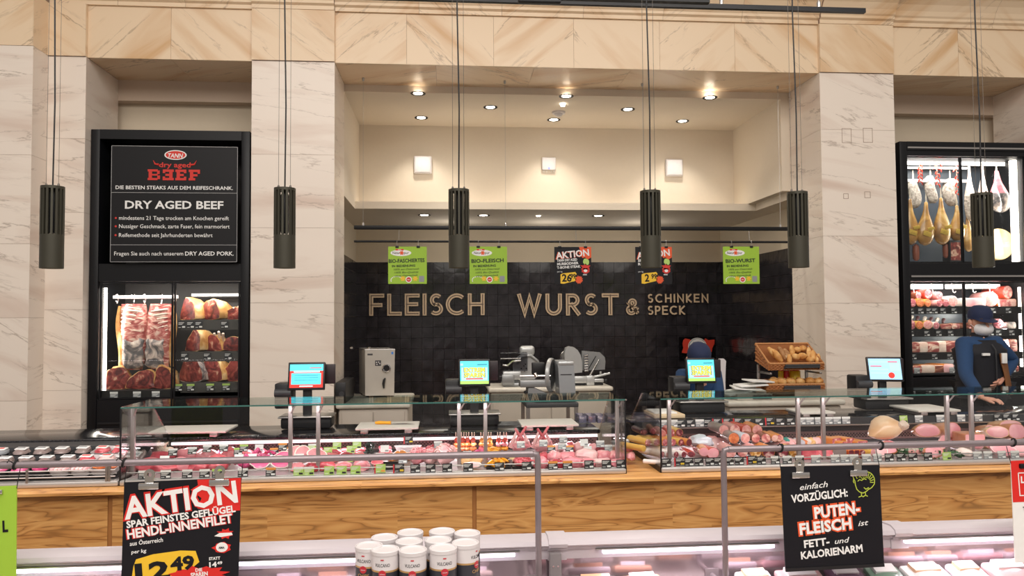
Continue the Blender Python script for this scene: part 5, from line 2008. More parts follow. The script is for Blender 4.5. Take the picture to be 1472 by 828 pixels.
a.box(PX(800.8), PX(823.2), Yf - .078, Yf - .06, PZ(524.5), PZ(519.2), 0, .01)
a.build('housing_lip', [M['alu_light']], t)
a = MB()
a.box(PX(804), PX(820), Yf - .0725, Yf - .069, PZ(538.6), PZ(537.2))
a.build('name_plate', [M['dark_gray']], t)
a = MB()
mt = Matrix.Translation((PX(794), Yf + .08, PZ(540))) @ Matrix.Rotation(math.radians(68), 4, 'Z') @ RX
a.lathe([(.0, -.008), (.128, -.006), (.134, 0), (.128, .006), (0, .008)], (0, 0, 0), 40, mtx=mt)
a.build('blade', [M['chrome']], t)
a = MB()
a.lathe([(.136, -.02), (.146, -.012), (.146, .012), (.136, .02)], (0, 0, 0), 40, mtx=mt, cap=False)
a.build('blade_rim', [M['alu_light']], t)
a = MB()
a.box(PX(767), PX(786), Yf + .10, Yf + .16, PZ(540), PZ(522), 0, .01)
a.build('feed_gate', [M['black_plastic']], t)
a = MB()
a.box(PX(747), PX(791), Yf - .03, Yf + .1, PZ(556), PZ(546), 0, .008)
a.build('receiving_tray', [M['alu_mid']], t)
a = MB()
a.tube([(PX(747), Yf - .02, PZ(540)), (PX(791), Yf - .02, PZ(540))], .008, 8)
a.tube([(PX(768), Yf - .02, PZ(536)), (PX(771), Yf - .025, PZ(541))], .016, 8)
a.build('guide_rod', [M['chrome']], t)
a = MB()
a.prism([(PX(757), PZ(575)), (PX(759), PZ(557)), (PX(767), PZ(557)), (PX(790), PZ(567.5)), (PX(800), PZ(568)), (PX(800), PZ(575))], Yf - .02, Yf + .16, 'y')
a.build('stand', [M['alu_mid']], t)
for u, v in ((755, 563), (828, 565)):
    a = MB()
    a.lathe([(.016, 0), (.016, .03), (.01, .036)], (0, 0, 0), 12, mtx=Matrix.Translation((PX(u), Yf - .02, PZ(v))) @ RX)
    a.tube([(PX(u), Yf - .02, PZ(v)), (PX(u + (6 if u < 800 else -5)), Yf, PZ(v))], .008, 8)
    a.build('knob', [M['black_plastic']], t)

# scales with customer screens -----------------------------
flat('screen_cyan', '55d8ee', emit=1.0)
flat('screen_blue', '9fd0f2', emit=.9)
flat('screen_red', 'e2352a', emit=.75)
flat('screen_white', 'a9dfe6', emit=.9)
flat('screen_yellow', 'f2e34c', emit=.85)
flat('screen_dark', '30414a', emit=.15)
flat('screen_green', 'a8d86a', emit=.8)


def scale(label, px0, px1, py0, py1, style, lean=0.0, printer=-1, Y=5.42, ztop_=1.052):
    cx_, cz_ = (px0 + px1) / 2, (py0 + py1) / 2
    p = at(cx_, cz_, Y)
    w, h = (px1 - px0) * Y / FPX, (py1 - py0) * Y / FPX
    t = thing('shop_scale', label, 'scale', (p.x, Y, ztop_), 'shop scales')
    fr = (p, Vector((math.cos(lean), math.sin(lean), 0)), Vector((0, .17, .985)), None)
    fr = (fr[0], fr[1], fr[2], fr[1].cross(fr[2]))
    mt = Matrix((tuple(fr[1]) + (0,), tuple(-fr[3]) + (0,), tuple(fr[2]) + (0,), (0, 0, 0, 1))).transposed()
    mt = Matrix.Translation(p) @ mt
    a = MB()
    a.box(-w / 2, w / 2, 0, .03, -h / 2, h / 2, 0, .006, mtx=mt)
    s = a.build('screen', [M['black_plastic']], t)
    bw, bh = w * .90, h * .84
    a = MB()
    a.box(-bw / 2, bw / 2, -.001, 0, -bh / 2, bh / 2, 0, mtx=mt)
    d = a.build('display', [M['screen_cyan' if style != 'blue' else 'screen_blue']], s)
    a = MB()

    def rc(x0, x1, z0, z1, m, yy=-.002):
        a.box(x0 * bw, x1 * bw, yy, -.0008, z0 * bh, z1 * bh, m, mtx=mt)
    mats = [M['screen_red'], M['screen_white'], M['screen_yellow'], M['screen_dark'], M['screen_cyan'], M['screen_green'], M['screen_blue']]
    if style == 'red':
        rc(-.5, .5, -.5, .22, 0)
        rc(-.45, .44, -.36, .12, 4, -.003)
        rc(-.38, .40, .15, .24, 1, -.003)
        for k in range(3):
            rc(-.36, .36, .02 - .1 * k, .035 - .1 * k, 3, -.0035)
        rc(-.2, .2, -.46, -.41, 1, -.003)
        rc(.1, .45, .33, .36, 0, -.003)
    elif style == 'cyan':
        rc(-.5, .5, -.5, -.36, 5)
        rc(-.46, .46, -.34, .22, 1)
        rc(-.3, .3, -.30, -.25, 0, -.003)
        rc(.1, .45, .33, .36, 3, -.003)
        rc(-.5, -.4, .3, .4, 6, -.003)
    else:
        for k in range(4):
            rc(-.45, .1, .3 - .18 * k, .38 - .18 * k, (1, 6, 1, 1)[k])
        rc(.15, .46, -.1, .3, 1)
        rc(-.45, -.1, .12, .16, 0, -.003)
        rc(.1, .4, .33, .37, 0, -.003)
    a.build('screen_picture', mats, s, smooth=False)
    if style == 'cyan':
        write('screen_text', 'EXTREM', (p, fr[1], fr[2], fr[3]), 0, bh * .03, .042, M['screen_yellow'], s, .03, lift=.0035, width=bw * .72)
        for s_, v_ in (('EXTREM', .025), ('SPAREN', -.205)):
            write('screen_text', s_, (p, fr[1], fr[2], fr[3]), 0, bh * v_, .042, M['screen_dark'], s, .06, lift=.0032, width=bw * .76)
        write('screen_text', 'SPAREN', (p, fr[1], fr[2], fr[3]), 0, -bh * .2, .042, M['screen_yellow'], s, .03, lift=.0035, width=bw * .72)
    if style == 'blue':
        ellipse_disc((p, fr[1], fr[2], fr[3]), bw * .18, -bh * .3, .022, .022, M['screen_red'], s, 'round_button', .003)
    a = MB()
    a.box(p.x - .03, p.x + .03, Y + .03, Y + .06, ztop_ + .02, p.z, 0, .006)
    a.build('pole', [M['black_plastic']], t)
    a = MB()
    sx_ = printer * (w * .5 + .035)
    a.box(p.x + sx_ - .06, p.x + sx_ + .06, Y + .02, Y + .16, p.z - h * .5 - .13, p.z - h * .5 + .045, 0, .012)
    a.build('printer', [M['black_plastic']], t)
    a = MB()
    a.tube([(p.x + sx_ - .055, Y + .012, p.z - h * .5 - .02), (p.x + sx_ + .055, Y + .012, p.z - h * .5 - .02)], .028, 12)
    a.build('paper_roll_cover', [M['dark_gray']], t)
    a = MB()
    a.box(p.x - printer * w * .55 - .07, p.x - printer * w * .55 + .05, Y + .06, Y + .075, p.z - h * .32, p.z + h * .40, 0, .005)
    a.build('operator_screen', [flat('brownblack', '2a1f24', .4)], t)
    a = MB()
    a.box(p.x - .17, p.x + .17, Y - .02, Y + .16, ztop_, ztop_ + .075, 0, .014)
    a.build('scale_body', [M['black_plastic']], t)
    a = MB()
    a.box(p.x - .18, p.x + .18, Y - .06, Y + .17, ztop_ + .077, ztop_ + .088, 0, .004)
    a.build('weighing_plate', [M['steel']], t)
    return t


scale('black shop scale with a red and blue screen at the left, before the marble pier', 415, 466, 521, 560, 'red')
scale('black shop scale with a yellow sale screen, left of the slicers', 659.5, 704.5, 516, 555, 'cyan')
scale('black shop scale with a yellow sale screen, right of the slicers', 986, 1030, 514, 551, 'cyan', Y=5.5, ztop_=1.102)
scale('black shop scale with a pale blue touch screen, left of the man', 1247.5, 1297, 512, 549, 'blue', -.3, Y=5.5, ztop_=1.102)

# ================================================================== bread stand, posters and things at the back right
flat('wicker', 'a86b3c', .6, var=.2, vs=60)
flat('wicker_light', 'c48a56', .6, var=.2, vs=60)
mottled('bread', [(.3, 'b97a3c'), (.5, 'd9a05a'), (.7, 'ecc586')], 14, 4, .6, .5, .4)
mottled('bread_dark', [(.3, '8a5a34'), (.5, 'b08050'), (.7, 'dcbf95')], 16, 4, .6, .5, .4)
YBk = 6.75


def basket(parent_label, px0, px1, pyt, pyb, depth, rise):
    x0, x1 = atX(px0, pyb, YBk), atX(px1, pyb, YBk)
    z0, z1 = atZ(px1, pyb, YBk), atZ(px1, pyt, YBk)
    t = thing('wicker_basket', parent_label, 'basket', ((x0 + x1) / 2, YBk, z0), 'wicker bread baskets')
    h = z1 - z0
    a = MB()
    n = 26
    # woven walls: horizontal strands bending round uprights
    for r in range(5):
        z = z0 + h * (r + .5) / 5
        pts = [(x0 + (x1 - x0) * k / n, YBk + .006 * (1 if (k + r) % 2 else -1), z) for k in range(n + 1)]
        a.tube(pts, h / 10, 6)
        for xx, sg in ((x0, 1), (x1, -1)):
            pts = [(xx + .005 * (1 if (k + r) % 2 else -1), YBk + depth * k / 12, z + rise * k / 12 * (.4 + .6 * r / 4)) for k in range(13)]
            a.tube(pts, h / 10 + .003, 6)
    a.build('woven_wall', [M['wicker']], t)
    a = MB()
    ring = [(x0, YBk, z1), (x1, YBk, z1), (x1, YBk + depth, z1 + rise), (x0, YBk + depth, z1 + rise), (x0, YBk, z1)]
    a.tube(ring, .010, 8)
    a.build('rim', [M['wicker_light']], t)
    a = MB()
    a._add([(x0, YBk, z0), (x1, YBk, z0), (x1, YBk + depth, z0 + rise * .4), (x0, YBk + depth, z0 + rise * .4)] + [(x0, YBk, z0 + .012), (x1, YBk, z0 + .012), (x1, YBk + depth, z0 + rise * .4 + .012), (x0, YBk + depth, z0 + rise * .4 + .012)],
           [(0, 1, 2, 3), (4, 7, 6, 5), (0, 4, 5, 1), (1, 5, 6, 2), (2, 6, 7, 3), (3, 7, 4, 0)])
    a._add([(x0, YBk + depth, z0 + rise * .4), (x1, YBk + depth, z0 + rise * .4), (x1, YBk + depth, z1 + rise), (x0, YBk + depth, z1 + rise)] + [(x0, YBk + depth + .01, z0 + rise * .4), (x1, YBk + depth + .01, z0 + rise * .4), (x1, YBk + depth + .01, z1 + rise), (x0, YBk + depth + .01, z1 + rise)],
           [(0, 1, 2, 3), (4, 7, 6, 5), (0, 4, 5, 1), (1, 5, 6, 2), (2, 6, 7, 3), (3, 7, 4, 0)])
    a.build('bottom', [M['wicker']], t)
    a = MB()
    u0, u1 = x0 + (x1 - x0) * .27, x1 - (x1 - x0) * .10
    a.tube([(u0, YBk - .01, z0 + h * .25), (u0, YBk - .03, z0 + h * .75), (u1, YBk - .03, z0 + h * .75), (u1, YBk - .01, z0 + h * .25)], .009, 8)
    a.box(u0, u1, YBk - .034, YBk - .02, z0 + h * .35, z0 + h * .75)
    a.build('label_holder', [M['dark_gray']], t)
    return x0, x1, z0, z1


bx0_, bx1_, bz0_, bz1_ = basket('upper wicker basket full of rolls on the bread stand', 1106, 1184, 522, 531.5, .30, .17)
cx0_, cx1_, cz0_, cz1_ = basket('lower wicker basket of round buns on the bread stand', 1104, 1185, 552, 563, .26, .02)
t = thing('bread_stand', 'grey steel stand holding two wicker bread baskets at the right', 'stand', ((bx0_ + bx1_) / 2, YBk + .2, 1.06))
for xx in (bx0_ + .02, bx1_ - .02):
    a = MB()
    a.box(xx - .012, xx + .012, YBk + .285, YBk + .31, 1.06, bz0_ + .035, 0, .003)
    a.build('post', [M['steel']], t)
    a = MB()
    a.box(xx - .010, xx + .010, YBk + .012, YBk + .275, bz0_ - .04, bz0_ - .022, 0, .003)
    a.build('arm', [M['steel']], t)
a = MB()
a.box(bx0_, bx1_, YBk + .02, YBk + .30, 1.06, 1.072, 0, .004)
a.build('foot_plate', [M['board_wood']], t)
rolls = [(1110, 507, 10, 'long', .5), (1117, 512, 12, 'long', .45), (1124, 508, 11, 'dark', .3), (1131, 511, 11, 'dark', .2), (1138, 505, 10, 'long', -.2), (1146, 503, 12, 'round', 0), (1154, 501, 12, 'round', 0),
         (1144, 513, 13, 'round', 0), (1153, 512, 14, 'round', .1), (1162, 507, 9, 'long', -.3), (1168, 512, 10, 'long', -.4), (1164, 517, 12, 'round', 0), (1134, 517, 9, 'long', -.3), (1175, 516, 9, 'long', -.5)]
for i, (px_, py_, w, kd, tl) in enumerate(rolls):
    back = (524 - py_) / 22
    y = YBk + .04 + .20 * max(0, min(1, back))
    p = at(px_, py_, y)
    r = w * y / FPX / 2
    a = MB()
    if kd == 'round':
        a.ball((0, 0, 0), (r, r * .9, r * .75), 3, 0, .12, 2.2, i * 2.1)
    else:
        L = r * 2.1
        a.tube([(0, 0, -L), (0, -.004, -L * .8), (0, -.01, -L * .3), (0, -.008, L * .3), (0, 0, L * .85), (0, .0, L)], [r * .2, r * .62, r * .82, r * .8, r * .5, r * .1], 12)
        for k in (-.5, 0, .5):
            a.ball((0, -r * .5, L * k), (r * .6, r * .4, r * .32), 1, 0, .1, 2, i + k)
    o = a.build('bread_roll', [M['bread_dark' if kd == 'dark' else 'bread']], origin=(0, 0, 0))
    o.location = p
    o.rotation_euler = (-.5 if kd != 'round' else 0, -tl, i * .7 if kd == 'round' else 0)
    tag(o, ('round golden bun' if kd == 'round' else ('seeded dark long roll' if kd == 'dark' else 'golden long roll')) + f', {ordinal(i)} from the left in the upper wicker basket', 'bread', 'rolls in the upper basket')
for i, px_ in enumerate((1112, 1123, 1136, 1150, 1164, 1176)):
    p = at(px_, 548.5, YBk + .09)
    a = MB()
    a.ball((0, 0, 0), (.043, .05, .034), 3, 0, .12, 2.5, 40 + i)
    for k in range(3):
        a.tube([(.036 * math.cos(q) * .8, .03 * math.sin(q), .026 + .006 * math.sin(q * 1.5)) for q in [k * 2.1 + s * .5 for s in range(5)]], .006, 6)
    o = a.build('bread_roll', [M['bread']], origin=(0, 0, 0))
    o.location = p
    o.rotation_euler = (.2, 0, i * .8)
    tag(o, f'round golden bun in the lower wicker basket, {ordinal(i)} from the left', 'bread', 'buns in the lower basket')
flat('sauce_yellow', 'f2cf1e', .35)
flat('sauce_red', 'd9302a', .35)
for i, (x0, x1, mt, lb) in enumerate(((1119, 1126.5, 'sauce_yellow', 'narrow yellow sauce bottle at the left between the bread baskets'), (1126.5, 1134, 'sauce_red', 'red sauce bottle between the two yellow ones on the bread stand'), (1134, 1150.5, 'sauce_yellow', 'wide yellow sauce tub at the right between the bread baskets'))):
    y = YBk + .20
    x0, x1 = atX(x0, 545, y), atX(x1, 545, y)
    r = (x1 - x0) / 2 * .96
    zt_ = atZ(1130, 531, y)
    t = thing('sauce_bottle', lb, 'bottle', ((x0 + x1) / 2, y, cz0_ + .02), 'sauce bottles')
    a = MB()
    H = zt_ - cz0_ - .02
    a.lathe([(r * .95, 0), (r, .01), (r, H * .85), (r * .9, H * .9)], ((x0 + x1) / 2, y, cz0_ + .025), 20)
    a.build('bottle_body', [M[mt]], t)
    a = MB()
    a.lathe([(r * .8, H * .9), (r * .8, H * .97), (r * .3, H)], ((x0 + x1) / 2, y, cz0_ + .025), 16)
    a.build('cap', [M['sauce_red' if mt == 'sauce_yellow' else 'white_plastic']], t)

# flat cash box and papers left of the bread
zc = 1.06
p0, p1 = atX(1052, 556, 6.75), atX(1103, 556, 6.75)
t = thing('paper_tray', 'flat pale grey box stacked with white papers left of the bread stand', 'tray', ((p0 + p1) / 2, 6.75, zc))
a = MB()
a.box(p0, p1 - .01, 6.62, 6.95, zc, zc + .055, 0, .006)
a.build('box', [flat('tray_grey', 'b9b2a6', .5)], t)
a = MB()
a.box(p0 + .14, p1 - .02, 6.612, 6.62, zc + .012, zc + .045)
a.build('front_slot', [M['dark_gray']], t)
rr = random.Random(5)
for i, (dx, dz, rz, tl, w, d) in enumerate(((-.02, .06, .25, -.12, .34, .22), (.06, .082, -.12, .10, .28, .20), (.09, .115, .05, -.05, .26, .18), (.16, .15, .2, .06, .24, .16))):
    a = MB()
    a.box(-w / 2, w / 2, -d / 2, d / 2, 0, .012, 0, .002)
    o = a.build('paper_stack', [M['label_white']], origin=(0, 0, 0))
    o.location = ((p0 + p1) / 2 + dx - .06, 6.80, zc + dz)
    o.rotation_euler = (.05, tl, rz)
    tag(o, 'white wrapping paper stack on the grey box, ' + ('lowest, sticking out at the left', 'second from the bottom', 'third from the bottom', 'topmost')[i], 'paper', 'papers on the grey box')
t = thing('bag_dispenser', 'tall curved white bag holder standing behind the sale screen at the right', 'dispenser', (atX(1041, 540, 6.7), 6.7, zc))
a = MB()
ux = atX(1041, 540, 6.7)
a.loft([[(ux - .04 + k[0], 6.7 + k[1], atZ(1041, y, 6.7)) for k in ((0, 0), (w, .0), (w, .03), (0, .03))] for y, w in ((562, .05), (549, .05), (530, .055), (519, .06), (515.5, .04))])
a.build('shell', [M['white_plastic']], t)
a = MB()
a.box(ux - .06, ux - .045, 6.7, 6.73, zc, atZ(1041, 536, 6.7))
a.build('side_bracket', [M['chrome']], t)

# aprons and coats on hooks at the tiled wall
YA = 10.36
rail = thing('coat_rail', 'steel coat rail with hooks on the dark tiles at the right', 'rail', (atX(1060, 484, YA), YA, atZ(1060, 484, YA)))
a = MB()
a.box(atX(1044, 484, YA), atX(1090, 484, YA), YA + .09, YA + .13, atZ(1060, 484.5, YA), atZ(1060, 482.5, YA))
a.build('bar', [M['steel']], rail)
for i, (x, y) in enumerate(((1047, 480), (1058, 483), (1069, 484), (1080, 484))):
    a = MB()
    xx, zz = atX(x, y, YA), atZ(x, y, YA)
    a.tube([(xx, YA + .09, zz), (xx, YA + .03, zz - .01), (xx, YA + .02, zz + .02)], .009, 8)
    a.build('hook', [M['chrome']], rail)
flat('cloth_black', '17171b', .9)
flat('cloth_navy', '1d2a44', .9)
flat('cloth_maroon', '3a1a20', .9)
for i, (x, w, ya, yb, mt, lb) in enumerate(((1047, 12, 484, 532, 'cloth_black', 'black apron hanging at the left of the coat rail'), (1059, 10, 485, 533, 'cloth_black', 'black work coat second from the left on the coat rail'), (1069, 10, 485, 534, 'cloth_navy', 'dark navy jacket third on the coat rail'), (1080, 11, 485, 532, 'cloth_navy', 'dark jacket with a pale collar at the right of the coat rail'))):
    xx, z1, z0, ww_ = atX(x, 500, YA), atZ(x, ya, YA), atZ(x, yb, YA), w * YA / FPX
    t = thing('hanging_coat', lb, 'coat', (xx, YA, z0), 'coats on the rail')
    rings = []
    for v in [k / 8 for k in range(9)]:
        k = (.25 + .75 * min(1, (1 - v) * 3)) if v > .7 else 1 + .1 * math.sin(v * 9 + i)
        rings.append([(xx + ww_ / 2 * k * math.cos(q) * (1 + .12 * math.sin(3 * q + i)), YA + .05 + .05 * k * math.sin(q) + .012 * math.sin(5 * q + v * 3), z0 + (z1 - z0) * v) for q in [2 * PI * m / 18 for m in range(18)]])
    a = MB()
    a.loft(rings)
    a.build('cloth_body', [M[mt]], t, ang=80)
    a = MB()
    a.tube([(xx - ww_ * .12, YA + .03, z1 - .05), (xx, YA - .01, z1 - .02), (xx + ww_ * .12, YA + .03, z1 - .05)], .016, 8)
    a.build('collar', [M['cloth_maroon' if i == 1 else ('white_plastic' if i == 3 else mt)]], t)
    if i >= 2:
        a = MB()
        a.tube([(xx - .03, YA - .012, z1 - .1), (xx - .045, YA - .012, z1 - .2), (xx - .03, YA - .012, z1 - .30)], .012, 6)
        a.build('piping', [flat('teal', '3f8f86', .7) if i == 2 else M['casing_red']], t)

# round seal sign on the tiles
YQ = 10.46
qx0, qx1, qz0, qz1 = atX(976.5, 500, YQ), atX(1029, 500, YQ), atZ(1000, 518, YQ), atZ(1000, 484, YQ)
t = thing('seal_sign', 'clear wall plate with a white round seal between red map shapes, behind the cap', 'sign', ((qx0 + qx1) / 2, YQ, qz0))
a = MB()
a.box(qx0, qx1, YQ, YQ + .008, qz0, qz1)
a.build('clear_plate', [M['glass_dark']], t, smooth=False)
FQ = (Vector(((qx0 + qx1) / 2, YQ, (qz0 + qz1) / 2)), X3, Z3, -Y3)
flat('seal_red', 'd83a22', .5)
for sg, pts in ((-1, [(982, 489), (985, 486.5), (992, 488), (996, 492), (996, 503), (993, 507), (985, 508), (980, 507), (982, 500), (981, 494)]), (1, [(1011, 490), (1014, 486), (1018, 489), (1027, 488), (1027, 494), (1024, 500), (1023, 506), (1015, 507), (1010, 505)])):
    a = MB()
    a.prism([(atX(x, y, YQ), atZ(x, y, YQ)) for x, y in pts], YQ - .003, YQ, 'y')
    a.build('red_map_shape', [M['seal_red']], t, smooth=False)
sc_ = (atX(1002.5, 500, YQ) - FQ[0].x, atZ(1002.5, 498, YQ) - FQ[0].z)
ellipse_disc(FQ, sc_[0], sc_[1], .132, .12, M['label_white'], t, 'seal_disc', .005)
write('seal_text', 'AMA', FQ, sc_[0], sc_[1] + .01, .075, M['black_plastic'], t, .02, lift=.0055)
write('seal_text', 'GÜTESIEGEL', FQ, sc_[0], sc_[1] - .04, .034, M['black_plastic'], t, .015, lift=.0055)
a = MB()
for i in range(30):
    q0, q1 = 2 * PI * i / 30, 2 * PI * (i + 1) / 30
    stroke(a, [(sc_[0] + .12 * math.cos(q0), sc_[1] + .109 * math.sin(q0)), (sc_[0] + .12 * math.cos(q1), sc_[1] + .109 * math.sin(q1))], .005, .001, FQ, 0, 0, .0052)
a.build('seal_ring', [M['black_plastic']], t, smooth=False)

# posters on the rod
flat('poster_green', '9cc43a', .6, var=.03)
flat('poster_black', '18181c', .6, 0, .3)
flat('poster_orange', 'e8592a', .55)
flat('poster_yellow', 'f0c22e', .5)
flat('ink_dark', '20301a', .6)
YPp = 7.44


def poster_clip(parent, x, z, y, s=1.0):
    a = MB()
    a.box(x - .016 * s, x + .016 * s, y - .006, y + .008, z - .012 * s, z + .008 * s, 0, .002)
    a.build('clip', [M['black_metal']], parent)
    a = MB()
    a.tube([(x, y + .001, z + .006), (x, YR - .016, rz2 - .008), (x, YR - .012, rz2 + .012), (x, YR + .004, rz2 + .0155)], .0022, 6)
    a.build('clip_hook', [M['chrome']], parent)


def flower(frame, u, v, r, mt, parent, name='flower_mark'):
    a = MB()
    for k in range(6):
        q = k * PI / 3
        ellipse_disc(frame, u + r * .6 * math.cos(q), v + r * .6 * math.sin(q), r * .42, r * .28, None, None, '', .0018, q, 10, a, 0)
    ellipse_disc(frame, u, v, r * .42, r * .42, None, None, '', .0022, 0, 12, a, 0)
    a.build(name, [mt], parent, smooth=False)


def green_poster(px0, px1, title, lab, tw):
    x0, x1 = atX(px0, 380, YPp), atX(px1, 380, YPp)
    z0, z1 = atZ((px0 + px1) / 2, 408, YPp), atZ((px0 + px1) / 2, 354.5, YPp)
    w, h = x1 - x0, z1 - z0
    t = thing('hanging_poster', lab, 'poster', ((x0 + x1) / 2, YPp, z0), 'green posters on the rod')
    a = MB()
    a.box(x0, x1, YPp, YPp + .003, z0, z1)
    a.build('sheet', [M['poster_green']], t, smooth=False)
    F = (Vector(((x0 + x1) / 2, YPp, z0)), X3, Z3, -Y3)
    write('title_text', title, F, -.02 * w, h * .575, .05, M['ink_dark'], t, .03, tilt=.03, width=w * tw)
    write('subtitle_text', 'IN BEDIENUNG', F, -.1 * w, h * .455, .03, M['ink_dark'], t, .03, tilt=.03, width=w * .60)
    for k, s in enumerate(('100% aus Österreich', '100% Bio-Qualität', 'ohne Gentechnik')):
        write('body_text', s, F, -.03 * w, h * (.37 - .085 * k), .026, M['ink_dark'], t, .0, .3, tilt=.03, width=w * (.66 - .03 * k))
    a = ellipse_disc(F, -.17 * w, h * .83, w * .27, h * .085, M['label_white'], t, 'logo_oval', .001)
    write('logo_text', 'Natur', F, -.29 * w, h * .80, .038, M['ink_dark'], t, .005, .15, lift=.0016, width=w * .2)
    write('logo_text', 'pur', F, -.03 * w, h * .80, .038, M['ink_dark'], t, .005, .15, lift=.0016, width=w * .13)
    flower(F, -.15 * w, h * .83, .022, M['poster_orange'], t, 'flower_mark')
    a = MB()
    a.box(F[0].x - .31 * w, F[0].x - .10 * w, YPp - .0015, YPp - .0002, z0 + h * .895, z0 + h * .935)
    a.build('logo_bar', [M['ink_red']], t, smooth=False)
    write('logo_text', 'SPAR', F, -.205 * w, h * .90, .014, M['ink_white'], t, .02, lift=.002)
    for u in (-.12, .20):
        flower(F, u * w, h * .14, .026, M['poster_yellow'], t)
    ellipse_disc(F, .03 * w, h * .115, .03, .03, M['label_white'], t, 'organic_seal', .0014)
    ellipse_disc(F, .03 * w, h * .115, .022, .022, M['ink_red'], t, 'organic_seal_core', .0018)
    write('seal_text', 'BIO', F, .03 * w, h * .10, .015, M['ink_white'], t, .02, lift=.0022)
    a = MB()
    a.box(F[0].x + .30 * w, F[0].x + .43 * w, YPp - .0012, YPp - .0002, z0 + h * .05, z0 + h * .21)
    a.build('info_label', [M['card_grey']], t, smooth=False)
    a = MB()
    for k in range(9):
        q = PI * (.2 + .9 * k / 8)
        ellipse_disc(F, -.28 * w + .055 * math.cos(q), h * .10 + .035 * math.sin(q), .006, .006, None, None, '', .0014, 0, 6, a, 0)
    a.build('leaf_mark', [M['label_white']], t, smooth=False)
    for px_ in (px0 + (px1 - px0) * .23, px0 + (px1 - px0) * .78):
        poster_clip(t, atX(px_, 354, YPp), z1, YPp)
    return t


green_poster(558, 613.5, 'BIO-FASCHIERTES', 'bright green organic mince poster, leftmost on the rod', .93)
green_poster(675, 729, 'BIO-FLEISCH', 'bright green organic meat poster, second from the left on the rod', .86)
green_poster(1039.5, 1091.5, 'BIO-WURST', 'bright green organic sausage poster, rightmost on the rod', .82)


def splash(frame, u, v, r0, r1, n, mt, parent, name, seed=0, lift=.0012, sx=1.0):
    o, R, U, Nn = frame
    rr_ = random.Random(seed)
    pts = []
    for i in range(n * 2):
        q = PI * i / n
        r = (r1 if i % 2 else r0) * rr_.uniform(.88, 1.1)
        pts.append((u + r * sx * math.cos(q), v + r * math.sin(q)))
    P = [o + R * x + U * y for x, y in pts]
    b = MB()
    c = o + R * u + U * v + Nn * lift
    b._add([p + Nn * lift for p in P] + [c], [(i, (i + 1) % len(P), len(P)) for i in range(len(P))])
    return b.build(name, [mt], parent, smooth=False, fix=False)


def sale_poster(px0, px1, lines, euro, cent, lab):
    x0, x1 = atX(px0, 380, YPp), atX(px1, 380, YPp)
    z0, z1 = atZ((px0 + px1) / 2, 408.5, YPp), atZ((px0 + px1) / 2, 355, YPp)
    w, h = x1 - x0, z1 - z0
    t = thing('hanging_poster', lab, 'poster', ((x0 + x1) / 2, YPp, z0), 'black sale posters on the rod')
    a = MB()
    a.box(x0, x1, YPp, YPp + .003, z0, z1)
    a.build('sheet', [M['poster_black']], t, smooth=False)
    F = (Vector(((x0 + x1) / 2, YPp, z0)), X3, Z3, -Y3)
    a = MB()
    a.prism([(x1, z1), (x1, z1 - h * .28), (x1 - w * .1, z1 - h * .34), (x1 - w * .17, z1 - h * .28), (x1 - w * .24, z1 - h * .30), (x1 - w * .28, z1 - h * .22), (x1 - w * .34, z1 - h * .18), (x1 - w * .30, z1 - h * .1), (x1 - w * .33, z1)], YPp - .0012, YPp - .0002, 'y')
    a.build('orange_corner', [M['poster_orange']], t, smooth=False)
    write('headline_text', 'AKTION', F, 0, h * .72, .09, M['poster_orange'], t, .045, tilt=.10, width=w * .95, lift=.0016)
    write('headline_text', 'AKTION', F, 0, h * .725, .09, M['ink_white'], t, .025, tilt=.10, width=w * .90, lift=.0022)
    for k, s in enumerate(lines):
        write('product_text', s, F, -.43 * w, h * (.60 - .095 * k), .034, M['ink_white'], t, .03, align='LEFT', tilt=.06, width=w * (.55, .58, .64)[k % 3] * min(1, len(s) / 9.0))
    write('small_text', 'per kg', F, -.43 * w, h * .32, .02, M['ink_white'], t, .0, align='LEFT')
    ctr = F[0] + X3 * (-.12 * w) + Z3 * (h * .17)
    a = MB()
    pts = [(-.34, .02), (-.34, .26), (-.28, .29), (.0, .32), (.06, .33), (.10, .28), (.07, .22), (.09, .12), (.04, .08), (-.1, .05), (-.26, .01)]
    a.prism([(F[0].x + (u - .0) * w, z0 + v * h) for u, v in pts], YPp - .0012, YPp - .0002, 'y')
    a.build('price_splash', [M['poster_yellow']], t, smooth=False)
    write('price_text', euro, F, -.17 * w if len(euro) > 1 else -.19 * w, h * .075, .10, M['poster_black'], t, .03, width=(.26 if len(euro) > 1 else .12) * w, lift=.0018)
    write('price_text', cent, F, .0 * w, h * .15, .065, M['poster_black'], t, .03, width=.15 * w, lift=.0018)
    splash(F, .16 * w, h * .12, .032, .042, 12, M['poster_orange'], t, 'saving_star', 3)
    if True:
        splash(F, .36 * w, h * .60, .03, .034, 10, M['card_green'], t, 'green_seal', 4)
        splash(F, .34 * w, h * .45, .022, .036, 6, M['ink_red'], t, 'red_flag_mark', 5, sx=1.5)
        splash(F, .34 * w, h * .36, .026, .03, 8, M['ink_red'], t, 'red_seal_mark', 6, sx=1.4)
        ellipse_disc(F, .34 * w, h * .36, .018, .014, M['label_white'], t, 'seal_centre', .002)
    write('small_text', 'statt', F, .32 * w, h * .24, .022, M['ink_white'], t, .02)
    for px_ in (px0 + (px1 - px0) * .14, px0 + (px1 - px0) * .84):
        poster_clip(t, atX(px_, 354, YPp), z1, YPp)
    return t


sale_poster(797, 850, ('TANN DRY AGED', 'MURBODNER', 'T-BONE STEAK'), '26', '99', 'black sale poster with price 26.99, middle of the rod')
sale_poster(913.5, 966, ('SPAR', 'ROASTBEEF'), '2', '99', 'black sale poster with price 2.99 partly behind a pendant lamp')
# ================================================================== goods in the meat case
JOBS = []


